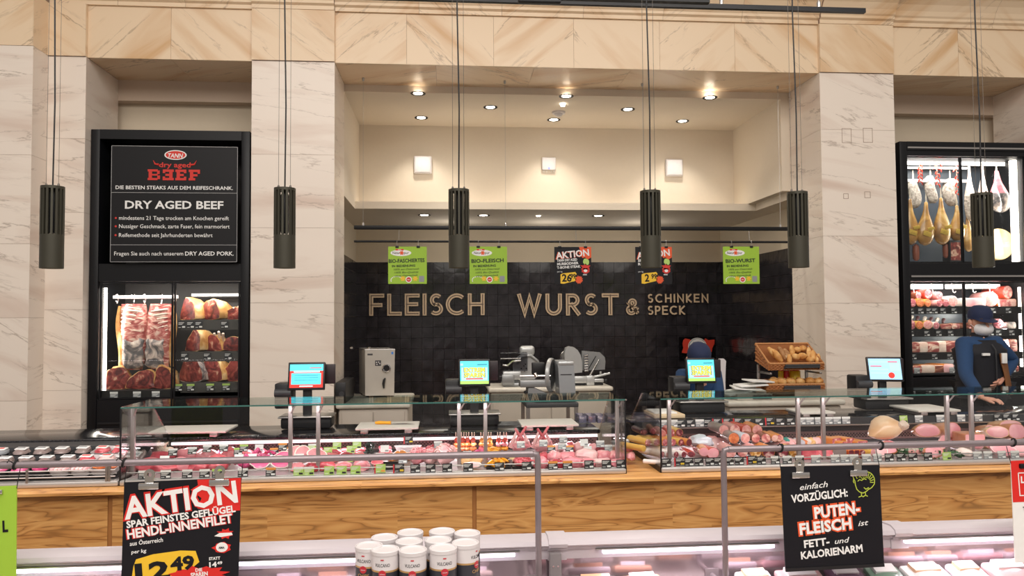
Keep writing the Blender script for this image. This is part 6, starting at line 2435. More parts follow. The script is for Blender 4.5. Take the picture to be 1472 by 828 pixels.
def flush():
    """write the labels once all goods are known: ordinals only where a kind repeats in its row"""
    tot = {}
    bpy.context.view_layer.update()
    for o, words, row, case in JOBS:
        if 'packed' not in case:
            settle(o)
        tot.setdefault((words, row, case), []).append(o)
    for (words, row, case), os_ in tot.items():
        os_.sort(key=lambda o: o.location.x)
        for i, o in enumerate(os_):
            o['label'] = f'{words}, {ordinal(i) + " from left, " if len(os_) > 1 else ""}{row} of the {case}'
            if len(os_) > 1:
                o['group'] = f'{words.split(" ", 1)[-1]} in the {row} of the {case}'[:60]
    JOBS.clear()


def settle(o):
    """rest a thing on the deck of its case, clear of the panes"""
    P = [c.matrix_world @ Vector(b) for c in (o, *o.children) if c.type == 'MESH' for b in c.bound_box]
    y0, y1, z0 = min(p.y for p in P), max(p.y for p in P), min(p.z for p in P)
    dy = min(0, YW - .012 - y1)
    if y0 + dy < YG + .034:
        dy = YG + .034 - y0
    o.location.y += dy
    zs = ZD + .002 + (max(0, y0 + dy - YG - .05) * .05 if o.location.x < XB else 0)
    o.location.z += max(0, zs - z0)


def job(o, words, row, case, cat):
    o['category'] = cat
    JOBS.append((o, words, row, case))
    return o


def spot_at(px_, py_, Z=ZD):
    p = at(px_, py_, Z=Z)
    return p


def rowname(py_):
    return 'front row' if py_ >= 665 else ('middle row' if py_ >= 655 else 'back row')


CASE_M, CASE_S, CASE_P = 'meat case', 'sausage case', 'packed meat case'
sd = [0.0]


def blob(px_, py_, w, h, mt, words, cat='meat', d=None, sub=3, amp=.28, fat=None, case=CASE_M, z=None, row=None, flatb=True):
    p = spot_at(px_, py_, z or ZD)
    k = p.y / FPX
    rx, rz = w * k * .47, h * k / 2
    ry = (d * k / 2) if d else max(rx * .8, .05)
    sd[0] += 3.7
    a = MB()
    fn = (lambda q, dd: Vector((q.x, q.y, max(q.z, -rz * .55)))) if flatb else None
    a.ball((0, 0, 0), (rx, ry, rz), sub, 0, amp, 1.7, sd[0], fn=fn)
    zz = p.z + rz * .55 + .002
    if fat:
        t = thing('meat_cut', '', cat, (0, 0, 0))
        a.build('meat_body', [M[mt]], t)
        b = MB()
        b.ball((0, ry * .12, rz * .16), (rx * 1.01, ry * .93, rz * .93), sub, 0, amp, 1.7, sd[0], fn=lambda q, dd: Vector((q.x, q.y, max(q.z, rz * .1))))
        b.build('fat_layer', [M[fat]], t)
        o = t
    else:
        o = a.build('meat_cut', [M[mt]], origin=(0, 0, 0))
    o.location = (p.x, min(p.y, YW - .06 - ry * .5), zz)
    o.rotation_euler = (0, 0, random.uniform(-.4, .4))
    return job(o, words, row or rowname(py_), case, cat)


def chop(px_, py_, w, h, mt='meat_rose', words='pink pork chop with white fat rim', rim='fat_white', tilt=-.9, case=CASE_M, cat='meat', bone=False):
    """a slice lying tilted on its neighbour, a rim of fat round the lean"""
    p = spot_at(px_, py_)
    k = p.y / FPX
    sd[0] += 1.3
    ol = [(q[0], q[1]) for q in ol_ellipse(w * k / 2, h * k / 2 * 1.25, 22, .3, sd[0])]
    t = cut_piece('meat_slice', '', cat, (p.x, p.y, p.z + .006), ol, .022, M[rim], M[mt], random.uniform(-.3, .3), .97, None, .88, .002, tilt * .6)
    if bone:
        a = MB()
        a.tube([(w * k * .3, .008, h * k * .5), (w * k * .45, .004, h * k * 1.0), (w * k * .5, 0, h * k * 1.5)], [.008, .007, .006], 8)
        a.build('rib_bone', [M['bone']], t)
    return job(t, words, rowname(py_), case, cat)


def strips(px_, py_, w, h, mt, words, n=9, r=.011, cat='meat', case=CASE_M, ln=.08, parts=True, row=None):
    p = spot_at(px_, py_)
    k = p.y / FPX
    t = thing('meat_pile', '', cat, (0, 0, 0))
    R_ = random.Random(int(px_ * 7 + py_))
    for i in range(n):
        x, y, z = R_.uniform(-.42, .42) * w * k, R_.uniform(-.08, .06), r + R_.random() ** 1.5 * (h * k - 2 * r)
        q = R_.uniform(0, PI)
        a = MB()
        L = ln / 2
        a.tube([(x - L * math.cos(q), y - L * math.sin(q), z), (x, y + .01, z + .012), (x + L * math.cos(q), y + L * math.sin(q), z - .004)], [r * .7, r * 1.1, r * .6], 8)
        a.build('strip', [M[mt]], t)
    b = MB()
    b.ball((0, 0, h * k * .28), (w * k * .42, .08, h * k * .34), 2, 0, .3, 2, px_)
    b.build('heap', [M[mt]], t)
    t.location = p
    return job(t, words, row or rowname(py_), case, cat)


def mince(px_, py_, w, h, mt, words, case=CASE_M):
    p = spot_at(px_, py_)
    k = p.y / FPX
    a = MB()
    R_ = random.Random(int(px_))
    a.ball((0, 0, h * k * .3), (w * k * .46, .085, h * k * .55), 3, 0, .2, 2, px_)
    for i in range(34):
        q, e = R_.uniform(0, 2 * PI), R_.uniform(.1, 1.3)
        c = Vector((w * k * .46 * math.cos(q) * math.cos(e), .085 * math.sin(q) * math.cos(e), h * k * (.3 + .55 * math.sin(e))))
        d = Vector((R_.uniform(-1, 1), R_.uniform(-1, 1), R_.uniform(-.3, .6))) * .016
        a.tube([c - d, c + Vector((0, 0, .006)), c + d + Vector((.006, 0, 0))], .0042, 6)
    o = a.build('minced_meat', [M[mt]], origin=(0, 0, 0))
    o.location = p
    return job(o, words, rowname(py_), case, 'minced meat')


def tray(px0, px1, py_, mt='black_plastic', words='shallow black tray', d=.17, case=CASE_M, h=.014, cat='tray', zb=None):
    p0, p1 = spot_at(px0, py_), spot_at(px1, py_)
    w = p1.x - p0.x
    a = MB()
    a.box(-w / 2, w / 2, -d / 2, d / 2, 0, .004, 0, .002)
    for s in (-1, 1):
        a.box(s * w / 2 - .003, s * w / 2 + .003, -d / 2, d / 2, 0, h, 0)
        a.box(-w / 2, w / 2, s * d / 2 - .003, s * d / 2 + .003, 0, h, 0)
    o = a.build('food_tray', [M[mt]], origin=(0, 0, 0))
    o.location = ((p0.x + p1.x) / 2, p0.y, ZD + .001)
    return job(o, words, rowname(py_), case, cat)


flat('herb_green', '2f5a35', .6, var=.3, vs=60)
flat('herb_dark', '1f2d26', .6, var=.3, vs=60)


def herbs(px_, py_, w, h, words, mt='herb_green', case=CASE_M):
    p = spot_at(px_, py_)
    k = p.y / FPX
    a = MB()
    R_ = random.Random(int(px_))
    for i in range(46):
        c = Vector((R_.uniform(-.5, .5) * w * k, R_.uniform(-.09, .07), R_.uniform(.0, 1) * h * k))
        u = Vector((R_.uniform(-1, 1), R_.uniform(-1, 1), R_.uniform(-.4, 1))).normalized() * .016
        v = u.cross(Vector((R_.uniform(-1, 1), R_.uniform(-1, 1), 1))).normalized() * .010
        n_ = u.cross(v).normalized() * .002
        a._add([c - u, c + v + n_, c + u, c - v + n_, c + n_ * 2.5], [(0, 1, 4), (1, 2, 4), (2, 3, 4), (3, 0, 4), (3, 2, 1, 0)])
    o = a.build('parsley_bunch', [M[mt]], origin=(0, 0, 0))
    o.location = p
    o['kind'] = 'thing'
    return job(o, words, rowname(py_), case, 'herbs')


# --- left part: red beef
for px_, py_, w, h, mt in ((216, 676, 38, 22, 'meat_red'), (238, 677, 40, 18, 'meat_red'), (262, 675, 34, 22, 'meat_rose'), (287, 676, 34, 18, 'meat_red'), (313, 675, 34, 26, 'meat_red')):
    blob(px_, py_, w, h, mt, 'large raw red beef cut', fat=None)
for px_, py_, w, h, mt in ((231, 664, 46, 18, 'meat_deep'), (268, 662, 30, 22, 'meat_rose'), (299, 662, 34, 20, 'meat_rose'), (330, 661, 30, 22, 'meat_red')):
    blob(px_, py_, w, h, mt, 'raw beef cut behind the front cuts')
for px_, py_, w, h, mt in ((262, 652, 22, 12, 'meat_deep'), (285, 651, 26, 14, 'meat_red'), (310, 650, 24, 16, 'meat_deep'), (335, 650, 22, 15, 'meat_bright'), (362, 650, 26, 14, 'meat_red'), (386, 649, 24, 14, 'meat_deep'), (424, 649, 24, 16, 'meat_deep'), (437, 650, 20, 14, 'meat_red')):
    blob(px_, py_, w, h, mt, 'small dark red beef cut')
blob(216, 644, 13, 10, 'casing_dark', 'dark round mushroom cap', 'mushroom')
for i, (px_, py_) in enumerate(((242, 648), (249, 645), (257, 648), (265, 647), (247, 650))):
    p = spot_at(px_, 650)
    t = thing('garlic_bulb', '', 'garlic', (0, 0, 0))
    a = MB()
    a.lathe([(.004, 0), (.020, .006), (.026, .018), (.020, .034), (.007, .044), (.004, .06)], (0, 0, 0), 14)
    a.build('bulb', [flat('garlic', 'e6dac6', .6, var=.15, vs=70)], t)
    a = MB()
    for k in range(5):
        q = k * 1.25
        a.tube([(0, 0, 0), (.012 * math.cos(q), .012 * math.sin(q), -.008)], .0015, 5)
    a.build('root_tuft', [M['string']], t)
    t.location = (p.x, p.y - .0 + .02 * (i % 2), ZD + (650 - py_) * p.y / FPX + .035)
    t.rotation_euler = (.5, i * .7, i)
    job(t, 'cream garlic bulb', 'bunch at the back left', CASE_M, 'garlic')
strips(356, 672, 34, 24, 'meat_bright', 'heap of bright magenta meat strips', 12, .012)
strips(377, 664, 28, 18, 'meat_bright', 'heap of bright magenta meat strips behind', 9, .011)
strips(393, 662, 22, 12, 'meat_deep', 'heap of dark diced meat', 8, .008, ln=.03)
for px_, py_, w, h in ((374, 677, 26, 12), (404, 676, 28, 14), (406, 670, 26, 14)):
    chop(px_, py_, w, h, 'meat_bright', 'pale rimmed magenta meat slice')
for px_, py_, w, h in ((424, 667, 26, 20), (437, 668, 24, 20), (456, 668, 28, 18)):
    chop(px_, py_, w, h, 'meat_rose', 'pink chop with thick white rim')
for px_, py_, w, h, mt in ((427, 677, 26, 14, 'meat_rose'), (449, 677, 24, 14, 'meat_deep'), (469, 676, 28, 18, 'meat_red'), (494, 676, 28, 16, 'meat_rose'), (519, 676, 24, 22, 'meat_rose')):
    blob(px_, py_, w, h, mt, 'rounded pink meat cut')
for px_, py_, w, h, mt in ((474, 664, 30, 16, 'meat_red'), (498, 662, 26, 14, 'meat_deep'), (517, 663, 28, 16, 'meat_red'), (455, 655, 28, 14, 'meat_deep'), (480, 656, 30, 14, 'meat_deep')):
    blob(px_, py_, w, h, mt, 'lean dark red cut')
for px_, py_, w, h in ((457, 650, 22, 12), (480, 649, 24, 12), (500, 648, 20, 12), (523, 648, 18, 14)):
    blob(px_, py_, w, h, 'meat_red', 'red cut by the green price cards')
herbs(531, 668, 9, 26, 'dark green parsley divider left of the coral fillets', 'herb_dark')
herbs(533, 652, 12, 14, 'dark green parsley at the back', 'herb_dark')
tray(540, 572, 672, 'black_plastic', 'black tray of coral fillets')
for px_, py_, w, h in ((541, 673, 18, 10), (546, 664, 24, 9), (556, 657, 18, 7), (553, 650, 18, 8)):
    chop(px_, py_, w, h, 'meat_red', 'flat coral red fillet', 'meat_rose', -1.6)
# white oval dish
p = spot_at(587, 650)
t = thing('oval_dish', '', 'dish', (0, 0, 0))
rx, ry = .088, .05
a = MB()
rg = []
for s, z in ((.72, 0), (.80, .012), (1.0, .040), (1.02, .042), (.97, .041), (.76, .012), (.4, .010)):
    rg.append([(rx * s * math.cos(q), ry * s * math.sin(q), z + .006 * abs(math.cos(q)) * (s > .9)) for q in [2 * PI * i / 28 for i in range(28)]])
a.loft(rg)
a.build('bowl', [M['white_plastic']], t)
a = MB()
a.ball((0, 0, .022), (rx * .7, ry * .7, .014), 2, 0, .4, 3, 1)
a.build('filling', [M['casing_dark']], t)
t.location = p
job(t, 'white oval porcelain dish', 'back row', CASE_M, 'dish')
for i, (px_, py_, w, h, rz) in enumerate(((563, 662, 12, 14, .2), (571, 661, 12, 16, -.1), (579, 660, 13, 16, .3), (586, 661, 12, 13, -.4))):
    blob(px_, py_, w, h, 'casing_orange', 'orange stuffed pepper', 'pepper', amp=.15)
for px_, py_, w, h, mt in ((600, 668, 26, 20, 'meat_rose'), (618, 668, 24, 18, 'meat_pale'), (640, 669, 34, 26, 'meat_pale')):
    mince(px_, py_, w, h, mt, 'heap of pale pink minced meat')
mince(622, 657, 24, 12, 'meat_red', 'low heap of red minced meat')
blob(630, 649, 26, 12, 'meat_red', 'domed pink roast')
blob(606, 650, 20, 10, 'meat_rose', 'small pink roast beside the dish')
# skewers standing in a row
for i, (px_, kd) in enumerate(((657, 0), (665, 0), (672, 0), (680, 0), (693, 1), (704, 1), (717, 2), (726, 2))):
    p = spot_at(px_, 650)
    t = thing('meat_skewer', '', 'skewer', (0, 0, 0))
    cols_ = (('meat_orange', 'meat_orange', 'casing_red'), ('meat_red', 'casing_orange', 'casing_orange'), ('paprika_yellow', 'meat_rose', 'casing_red'))[kd]
    for sx in (-.007, .008):
        a = MB()
        a.tube([(sx, .02, 0), (sx, .0, .10), (sx * 1.1, -.008, .128)], .0038, 6)
        a.build('stick', [M['bone']], t)
    for j, cc in enumerate(cols_):
        a = MB()
        a.ball((0, .012 - .008 * j, .020 + .028 * j), (.024 - .003 * j, .022, .017), 2, 0, .3, 2.5, i * 3 + j)
        a.build('skewered_piece', [M[cc]], t)
    t.location = p
    job(t, ('orange marinated', 'red and orange', 'yellow and red')[kd] + ' meat skewer standing upright', 'back row', CASE_M, 'skewer')
blob(672, 660, 26, 12, 'meat_rose', 'pale pink cutlet stack')
for px_, w in ((669, 20), (684, 20)):
    chop(px_, 671, w, 12, 'breaded', 'breaded golden cutlet', 'breaded', -1.1)
strips(690, 660, 16, 12, 'meat_bright', 'small heap of purple red strips', 6, .008)
chop(678, 676, 24, 8, 'meat_pale', 'pale pink slice under the breaded cutlets')
tray(699, 733, 671, 'black_plastic', 'black tray of yellow pepper strips')
strips(710, 660, 20, 16, 'paprika_yellow', 'upper heap of yellow pepper strips', 9, .009, 'vegetable')
strips(714, 671, 28, 13, 'paprika_yellow', 'lower heap of yellow pepper strips', 12, .009, 'vegetable')
for px_, py_ in ((722, 660), (729, 663), (726, 668), (733, 668)):
    blob(px_, py_, 9, 9, 'casing_dark', 'dark olive coloured morsel', 'vegetable', sub=2)
blob(737, 662, 15, 13, 'cheese', 'golden block of cheese filling', 'cheese', amp=.1)
blob(752, 660, 16, 12, 'fat_white', 'white filled roll', amp=.15)
tray(736, 764, 671, 'black_plastic', 'black tray of coral mince')
mince(751, 671, 27, 12, 'meat_red', 'coral red mince in a black tray')


def crown(px_, words):
    p = spot_at(px_, 650)
    t = thing('lamb_crown', '', 'meat', (0, 0, 0))
    a = MB()
    a.ball((0, 0, .03), (.062, .05, .042), 3, 0, .25, 2, px_)
    a.build('meat_body', [M['meat_rose']], t)
    for i, (x0, x1, z1, mt) in enumerate(((-.062, -.020, .12, 'meat_pale'), (.062, .022, .115, 'meat_pale'), (-.035, .045, .148, 'meat_red'), (.035, -.03, .140, 'meat_red'), (-.045, .0, .10, 'meat_pale'), (.045, .005, .10, 'meat_pale'))):
        a = MB()
        a.tube([(x0, -.02 + .012 * (i % 2), .02), ((x0 * .7 + x1 * .3), -.03, z1 * .5), (x1, -.01 + .01 * (i % 3), z1)], [.014, .011, .008], 8)
        a.build('frenched_rib', [M[mt]], t)
    t.location = p
    job(t, words, 'back row', CASE_M, 'meat')


crown(747, 'lamb rib crown with crossed bones by the yellow peppers')
crown(779, 'lamb rib crown with crossed bones above the veal cuts')
for px_, py_, w, h, mt in ((778, 673, 26, 20, 'meat_rose'), (800, 673, 26, 16, 'meat_deep'), (824, 673, 36, 20, 'meat_rose'), (846, 674, 32, 16, 'meat_rose'), (868, 673, 34, 16, 'meat_pale'), (890, 672, 26, 14, 'meat_rose')):
    blob(px_, py_, w, h, mt, 'rounded veal cut')
for px_, py_, w, h, mt in ((781, 661, 18, 14, 'meat_deep'), (797, 662, 24, 18, 'meat_rose'), (816, 662, 28, 16, 'meat_rose'), (843, 664, 38, 24, 'meat_pale'), (868, 662, 28, 18, 'meat_rose'), (886, 662, 24, 18, 'meat_rose')):
    blob(px_, py_, w, h, mt, 'pink veal cut')
for px_, py_, w, h, mt in ((800, 650, 22, 14, 'meat_rose'), (820, 650, 16, 20, 'meat_red'), (833, 651, 18, 20, 'meat_pale'), (852, 650, 18, 16, 'meat_rose'), (866, 651, 22, 16, 'meat_deep'), (903, 649, 16, 14, 'meat_rose'), (907, 661, 14, 14, 'meat_rose')):
    blob(px_, py_, w, h, mt, 'small veal cut')
flush()

# --- price cards in the meat case
GC = 'price cards in the meat case'
KW = {'black': 'black', 'grey': 'grey', 'green': 'green', 'greentop': 'green topped black', 'greywhite': 'white topped black', 'orange': 'orange topped', 'white': 'white', 'red': 'red edged black', 'greenwhite': 'green and white', 'greenred': 'red edged green'}


def cards(lst, row, case, Yc, z, tilt=-.2, w=.055, h=.046):
    n_of = {}
    for k, px_ in sorted(lst, key=lambda q: q[1]):
        i = n_of.get(k, 0)
        n_of[k] = i + 1
    c_ = {}
    for k, px_ in sorted(lst, key=lambda q: q[1]):
        i = c_.get(k, 0)
        c_[k] = i + 1
        x = atX(px_, 668, Yc)
        nm = (ordinal(i) + ' ' if n_of[k] > 1 else 'only ') + f'{KW[k]} price card' + (' from the left' if n_of[k] > 1 else '') + f', {row} of the {case}'
        card(k, (x, Yc, z), nm, f'price cards in the {row} of the {case}', random.uniform(-.06, .06), tilt, w, h)


cards([('greywhite', 206), ('greywhite', 238), ('greywhite', 269), ('greywhite', 294), ('greentop', 312), ('greywhite', 349), ('orange', 389), ('greenwhite', 429), ('greenwhite', 444), ('green', 473), ('green', 491), ('green', 511), ('greenred', 546), ('red', 573), ('black', 597),
       ('black', 619), ('black', 643), ('black', 673), ('black', 718), ('black', 757), ('orange', 795), ('orange', 816), ('black', 847), ('black', 872), ('black', 893)], 'front price rail', CASE_M, YG + .018, ZD + .006, -.12)


def pin_cards(lst, case):
    """cards stuck in the meat on a small pin, each at its own place"""
    n_of = {}
    row_of = lambda y: 'middle' if y > 650 else 'back'
    for k, x, y in sorted(lst, key=lambda q: q[1]):
        n_of[(k, row_of(y))] = n_of.get((k, row_of(y)), 0) + 1
    c_ = {}
    for k, px_, py_ in sorted(lst, key=lambda q: q[1]):
        Y = 4.66 if py_ > 650 else 4.88
        p = at(px_, py_ + 6, Y)
        r = (k, row_of(py_))
        i = c_.get(r, 0)
        c_[r] = i + 1
        card(k, p, (ordinal(i) + ' ' if n_of[r] > 1 else 'only ') + f'{KW[k]} pinned card' + (' from the left' if n_of[r] > 1 else '') + f', {r[1]} row of the {case}', f'price cards stuck in the {r[1]} row', random.uniform(-.15, .15), -.25, .052, .043)


pin_cards([('greywhite', 248, 649), ('greywhite', 276, 647), ('greywhite', 297, 644), ('greywhite', 321, 643), ('greentop', 350, 643), ('greentop', 342, 648), ('white', 372, 643), ('orange', 406, 641), ('orange', 394, 648), ('orange', 409, 647), ('greenwhite', 449, 642), ('green', 484, 640), ('green', 471, 647), ('green', 513, 639), ('green', 504, 645),
           ('white', 553, 644), ('red', 587, 632), ('grey', 630, 638), ('grey', 749, 638), ('grey', 781, 636), ('grey', 810, 630), ('grey', 808, 640), ('orange', 819, 644), ('orange', 793, 644), ('white', 840, 635), ('white', 845, 645), ('grey', 863, 637), ('grey', 875, 643), ('greywhite', 902, 635),
           ('white', 236, 660), ('white', 256, 663), ('grey', 307, 660), ('white', 343, 658), ('white', 362, 657), ('grey', 400, 660), ('greenwhite', 430, 657), ('greenwhite', 501, 658), ('grey', 546, 656), ('grey', 579, 660), ('grey', 672, 653)], CASE_M)

# ================================================================== goods in the sausage case
def S(px_, py_, rpx, mc, mf, words, L=.22, z=None, rz=None, cat='sausage', oval=1.0, Y=None):
    """sausage lying with its cut end to the front; px, py of the face centre"""
    Y = Y or (4.60 if py_ > 645 else (4.72 if py_ > 627 else 4.86))
    r = rpx * Y / FPX
    c = at(px_, py_, Y)
    t = cut_piece('sausage', '', cat, (c.x, Y, c.z - r * oval), ol_ellipse(r, r * oval, 24, .02, px_), L, M[mc], M[mf], random.uniform(-.12, .12) if rz is None else rz, .97, None, .94, .002)
    row = 'bottom layer' if py_ > 645 else ('second layer' if py_ > 627 else 'top layer')
    return job(t, words, row, CASE_S, cat)


for px_, py_, r, mc, mf, w in ((925, 622, 4.5, 'casing_dark', 'salami_dark_face', 'dark small salami'), (939, 620, 4.8, 'casing_brown', 'salami_face', 'brown salami'), (952.5, 624, 5.4, 'casing_pink', 'sausage_coarse', 'coarse marbled salami'), (964, 623, 6.0, 'casing_red', 'salami_face', 'reddish salami'), (976.5, 622.5, 5.8, 'casing_yellow', 'salami_dark_face', 'yellow skinned dark salami')):
    S(px_, py_, r, mc, mf, w)
for px_, mc, mf, w in ((931.5, 'casing_yellow', 'salami_face', 'yellow skinned salami'), (943.7, 'casing_yellow', 'salami_face', 'yellow skinned salami'), (956, 'casing_orange', 'salami_face', 'orange skinned salami'), (967.6, 'casing_orange', 'salami_face', 'orange skinned salami'), (979, 'casing_yellow', 'salami_dark_face', 'yellow skinned dark salami'), (990.5, 'casing_orange', 'blood_face', 'orange skinned coarse salami')):
    S(px_, 636.5, 5.2, mc, mf, w, rz=.35)
for px_ in (952, 961, 972, 983):
    S(px_, 654, 4.8, 'casing_white', 'salami_dark_face', 'white skinned dark salami', rz=.45)
S(994, 653.5, 5.6, 'casing_red', 'salami_dark_face', 'flat red skinned salami', oval=.75)
S(925.5, 645.5, 4.6, 'casing_yellow', 'casing_yellow', 'yellow uncut sausage', rz=.5)
p = at(939, 661, 4.5)
a = MB()
a.tube([(-.05, .03, 0), (-.045, .027, 0), (.045, -.027, 0), (.05, -.03, 0)], [.006, .014, .014, .006], 12)
o = a.build('small_sausage', [M['casing_white']], origin=(0, 0, 0))
o.location = (p.x, 4.52, ZD + .015)
job(o, 'short white uncut sausage lying by the glass end', 'bottom layer', CASE_S, 'sausage')
S(1012, 650, 7.5, 'casing_orange', 'ham_pink', 'orange rind half ham', rz=-.2, cat='ham', oval=.9)
S(1025, 652, 9.5, 'casing_red', 'ham_pink', 'red rind half ham with a pale face', rz=.15, cat='ham', oval=.85)
# clear vacuum bag and thin slices
blob(1008, 641, 34, 20, 'casing_clear', 'crumpled clear vacuum bag', 'bag', case=CASE_S, amp=.45, row='back left part', z=ZD + .06)
for px_, py_, w, h in ((1003, 648, 18, 14), (1014, 648, 22, 16), (1030, 649, 22, 14), (1041, 648, 20, 14), (999, 643, 14, 12), (1022, 641, 18, 12)):
    chop(px_, py_, w, h, 'meat_pale', 'folded pale pink slice', 'casing_pink', -1.0, CASE_S, 'ham')
for px_, mc, mf, w in ((1040.5, 'casing_grey', 'sausage_face', 'grey skinned pale sausage'), (1056.5, 'casing_pink', 'sausage_coarse', 'coarse pink sausage'), (1073, 'casing_red', 'sausage_face', 'red skinned pale sausage'), (1088.5, 'casing_orange', 'sausage_face', 'orange rimmed pale sausage')):
    S(px_, 618.5, 7.6, mc, mf, w)
for px_, r, mc, mf, w in ((1055, 8.2, 'casing_grey', 'sausage_orange', 'bright orange faced sausage'), (1071.5, 7.4, 'casing_clear', 'sausage_face', 'pink faced sausage'), (1086.5, 6.6, 'casing_brown', 'sausage_coarse', 'coarse brown skinned sausage'), (1101, 6.8, 'casing_brown', 'sausage_coarse', 'coarse brown skinned sausage'), (1114, 5.2, 'casing_orange', 'sausage_coarse', 'small coarse orange sausage'), (1121, 5.4, 'casing_orange', 'sausage_coarse', 'small coarse orange sausage')):
    S(px_, 630.5, r, mc, mf, w)
for px_, r, mc, mf, w in ((1050, 8.6, 'casing_pink', 'sausage_face', 'thick pale pink sausage'), (1067.5, 8, 'casing_dark', 'sausage_coarse', 'thick coarse dark rimmed sausage'), (1086, 8.8, 'casing_pink', 'aspic_face', 'golden aspic sausage'), (1105, 9.4, 'casing_orange', 'blood_face', 'thick dark red blood sausage'), (1125.5, 9.0, 'casing_dark', 'blood_face', 'thick maroon blood sausage'), (1142, 7.4, 'casing_yellow', 'aspic_face', 'yellow skinned aspic sausage')):
    S(px_, 650, r, mc, mf, w)
for px_, w, mt in ((1120, 22, 'casing_pink'), (1134, 20, 'meat_pale'), (1144, 16, 'meat_pale')):
    blob(px_, 641, w, 14, mt, 'pale long boiled sausage', 'sausage', case=CASE_S, z=ZD + .05, row='middle part')
blob(1131, 636, 14, 9, 'teal' if 'teal' in M else 'herb_green', 'teal wrapped packet', 'packet', case=CASE_S, z=ZD + .07, row='middle part', amp=.15)
for px_, mt, wd in ((1158, 'fat_white', 'white wrapped pate'), (1154, 'meat_orange', 'orange glazed pate'), (1164, 'breaded', 'golden pate crust'), (1173, 'meat_pale', 'pink pate'), (1148, 'casing_clear', 'clear wrapped slice')):
    blob(px_, 642, 18, 17, mt, wd, 'pate', case=CASE_S, z=ZD + .045, row='middle part')


def block(px_, py_, w, h, ms, mf, words, d=.16, cat='pate', z=ZD, rz=0.0, row='front row'):
    p = at(px_, py_, Z=z)
    k = p.y / FPX
    t = cut_piece('pate_block', '', cat, (p.x, p.y, z), ol_box(w * k, h * k, .008), d, M[ms], M[mf], rz, .96, None, .95, .001, wob=.05)
    return job(t, words, row, CASE_S, cat)


block(1163, 661, 21, 15, 'meat_bright', 'meat_red', 'bright pink meat block', row='bottom layer')
for px_ in (1178, 1185, 1192):
    chop(px_, 661, 16, 16, 'meat_red', 'leaning pink ham slice', 'fat_white', -.9, CASE_S, 'ham')
block(1207, 660, 22, 14, 'meat_orange', 'casing_grey', 'grey pate slab topped with orange', row='bottom layer')
for px_ in (1224, 1232, 1240):
    block(px_, 660, 8, 13, 'meat_orange', 'blood_face', 'orange edged terrine slice', row='bottom layer')
S(1255, 651, 6.2, 'casing_yellow', 'meat_pale', 'yellow skinned stuffed roll', rz=.5)
for px_, py_, w, z_, rz in ((1203, 640, 20, .06, .4), (1222, 640, 16, .06, .3), (1215, 645, 14, .045, .5), (1240, 644, 20, .045, .3), (1227, 646, 14, .03, .6), (1200, 647, 16, .03, .2)):
    block(px_, py_, w, 10, 'casing_orange', 'salami_face', 'leaning slab of coarse meat loaf', .14, 'meat loaf', ZD + z_, rz, 'back row')
# golden whole ham with knuckle
Yh = 4.86
p = at(1273, 631, Yh)
k = Yh / FPX
t = thing('whole_ham', 'large whole golden ham with a knotted knuckle standing in the sausage case', 'ham', (p.x, Yh, p.z), None)
rg = []
for v, rr_, dx in ((0, .30, -.02), (.04, .62, -.02), (.15, .9, -.02), (.35, 1.0, 0), (.55, .96, .01), (.75, .80, .0), (.9, .5, -.01), (.98, .25, -.01), (1, .05, -.01)):
    rg.append([(p.x + 24 * k * rr_ * math.cos(q) * (1 + .05 * math.sin(2 * q + v * 4)) + dx, Yh + 20 * k * rr_ * math.sin(q), p.z + 35 * k * v) for q in [2 * PI * i / 26 for i in range(26)]])
a = MB()
a.loft(rg)
a.build('ham_body', [M['ham_gold']], t, ang=70)
a = MB()
a.ball((p.x + 19 * k, Yh - .06, p.z + 22 * k), (.035, .03, .03), 2, 0, .5, 3, 2)
a.build('knuckle', [M['bone']], t)
blob(1276, 641, 30, 9, 'meat_rose', 'ham shavings under the whole ham', 'ham', case=CASE_S, z=ZD + .03, row='back row')
chop(1279, 657, 26, 16, 'ham_pink', 'large pink ham slice on brown rind', 'ham_rind', -1.0, CASE_S, 'ham')
chop(1270, 661, 16, 14, 'meat_pale', 'pale rolled ham slice', 'fat_white', -1.0, CASE_S, 'ham')
herbs(1296, 656, 16, 9, 'green parsley garnish', case=CASE_S)
herbs(1340, 659, 14, 9, 'green parsley garnish', case=CASE_S)
herbs(1388, 662, 12, 6, 'green parsley garnish by the ham', case=CASE_S)
for px_ in (1302, 1311, 1320, 1329, 1338):
    S(px_, 654, 4.4, 'netting', 'casing_pink', 'small netted meat roll', .12)
for px_ in (1306, 1324):
    S(px_, 661, 4.0, 'netting', 'casing_pink', 'small netted roll in front', .10)
# hams
def H(px_, py_, w, h, ms, mf, words, rz=0.0, L=.20, Y=4.84, rim=.92, row='back row', taper=.8):
    p = at(px_, py_, Y)
    k = Y / FPX
    t = cut_piece('cut_ham', '', 'ham', (p.x, Y, max(ZD, p.z)), ol_ellipse(w * k / 2, h * k / 2, 26, .14, px_), L, M[ms], M[mf], rz, taper, None, rim, .006, -.15)
    return job(t, words, row, CASE_S, 'ham')


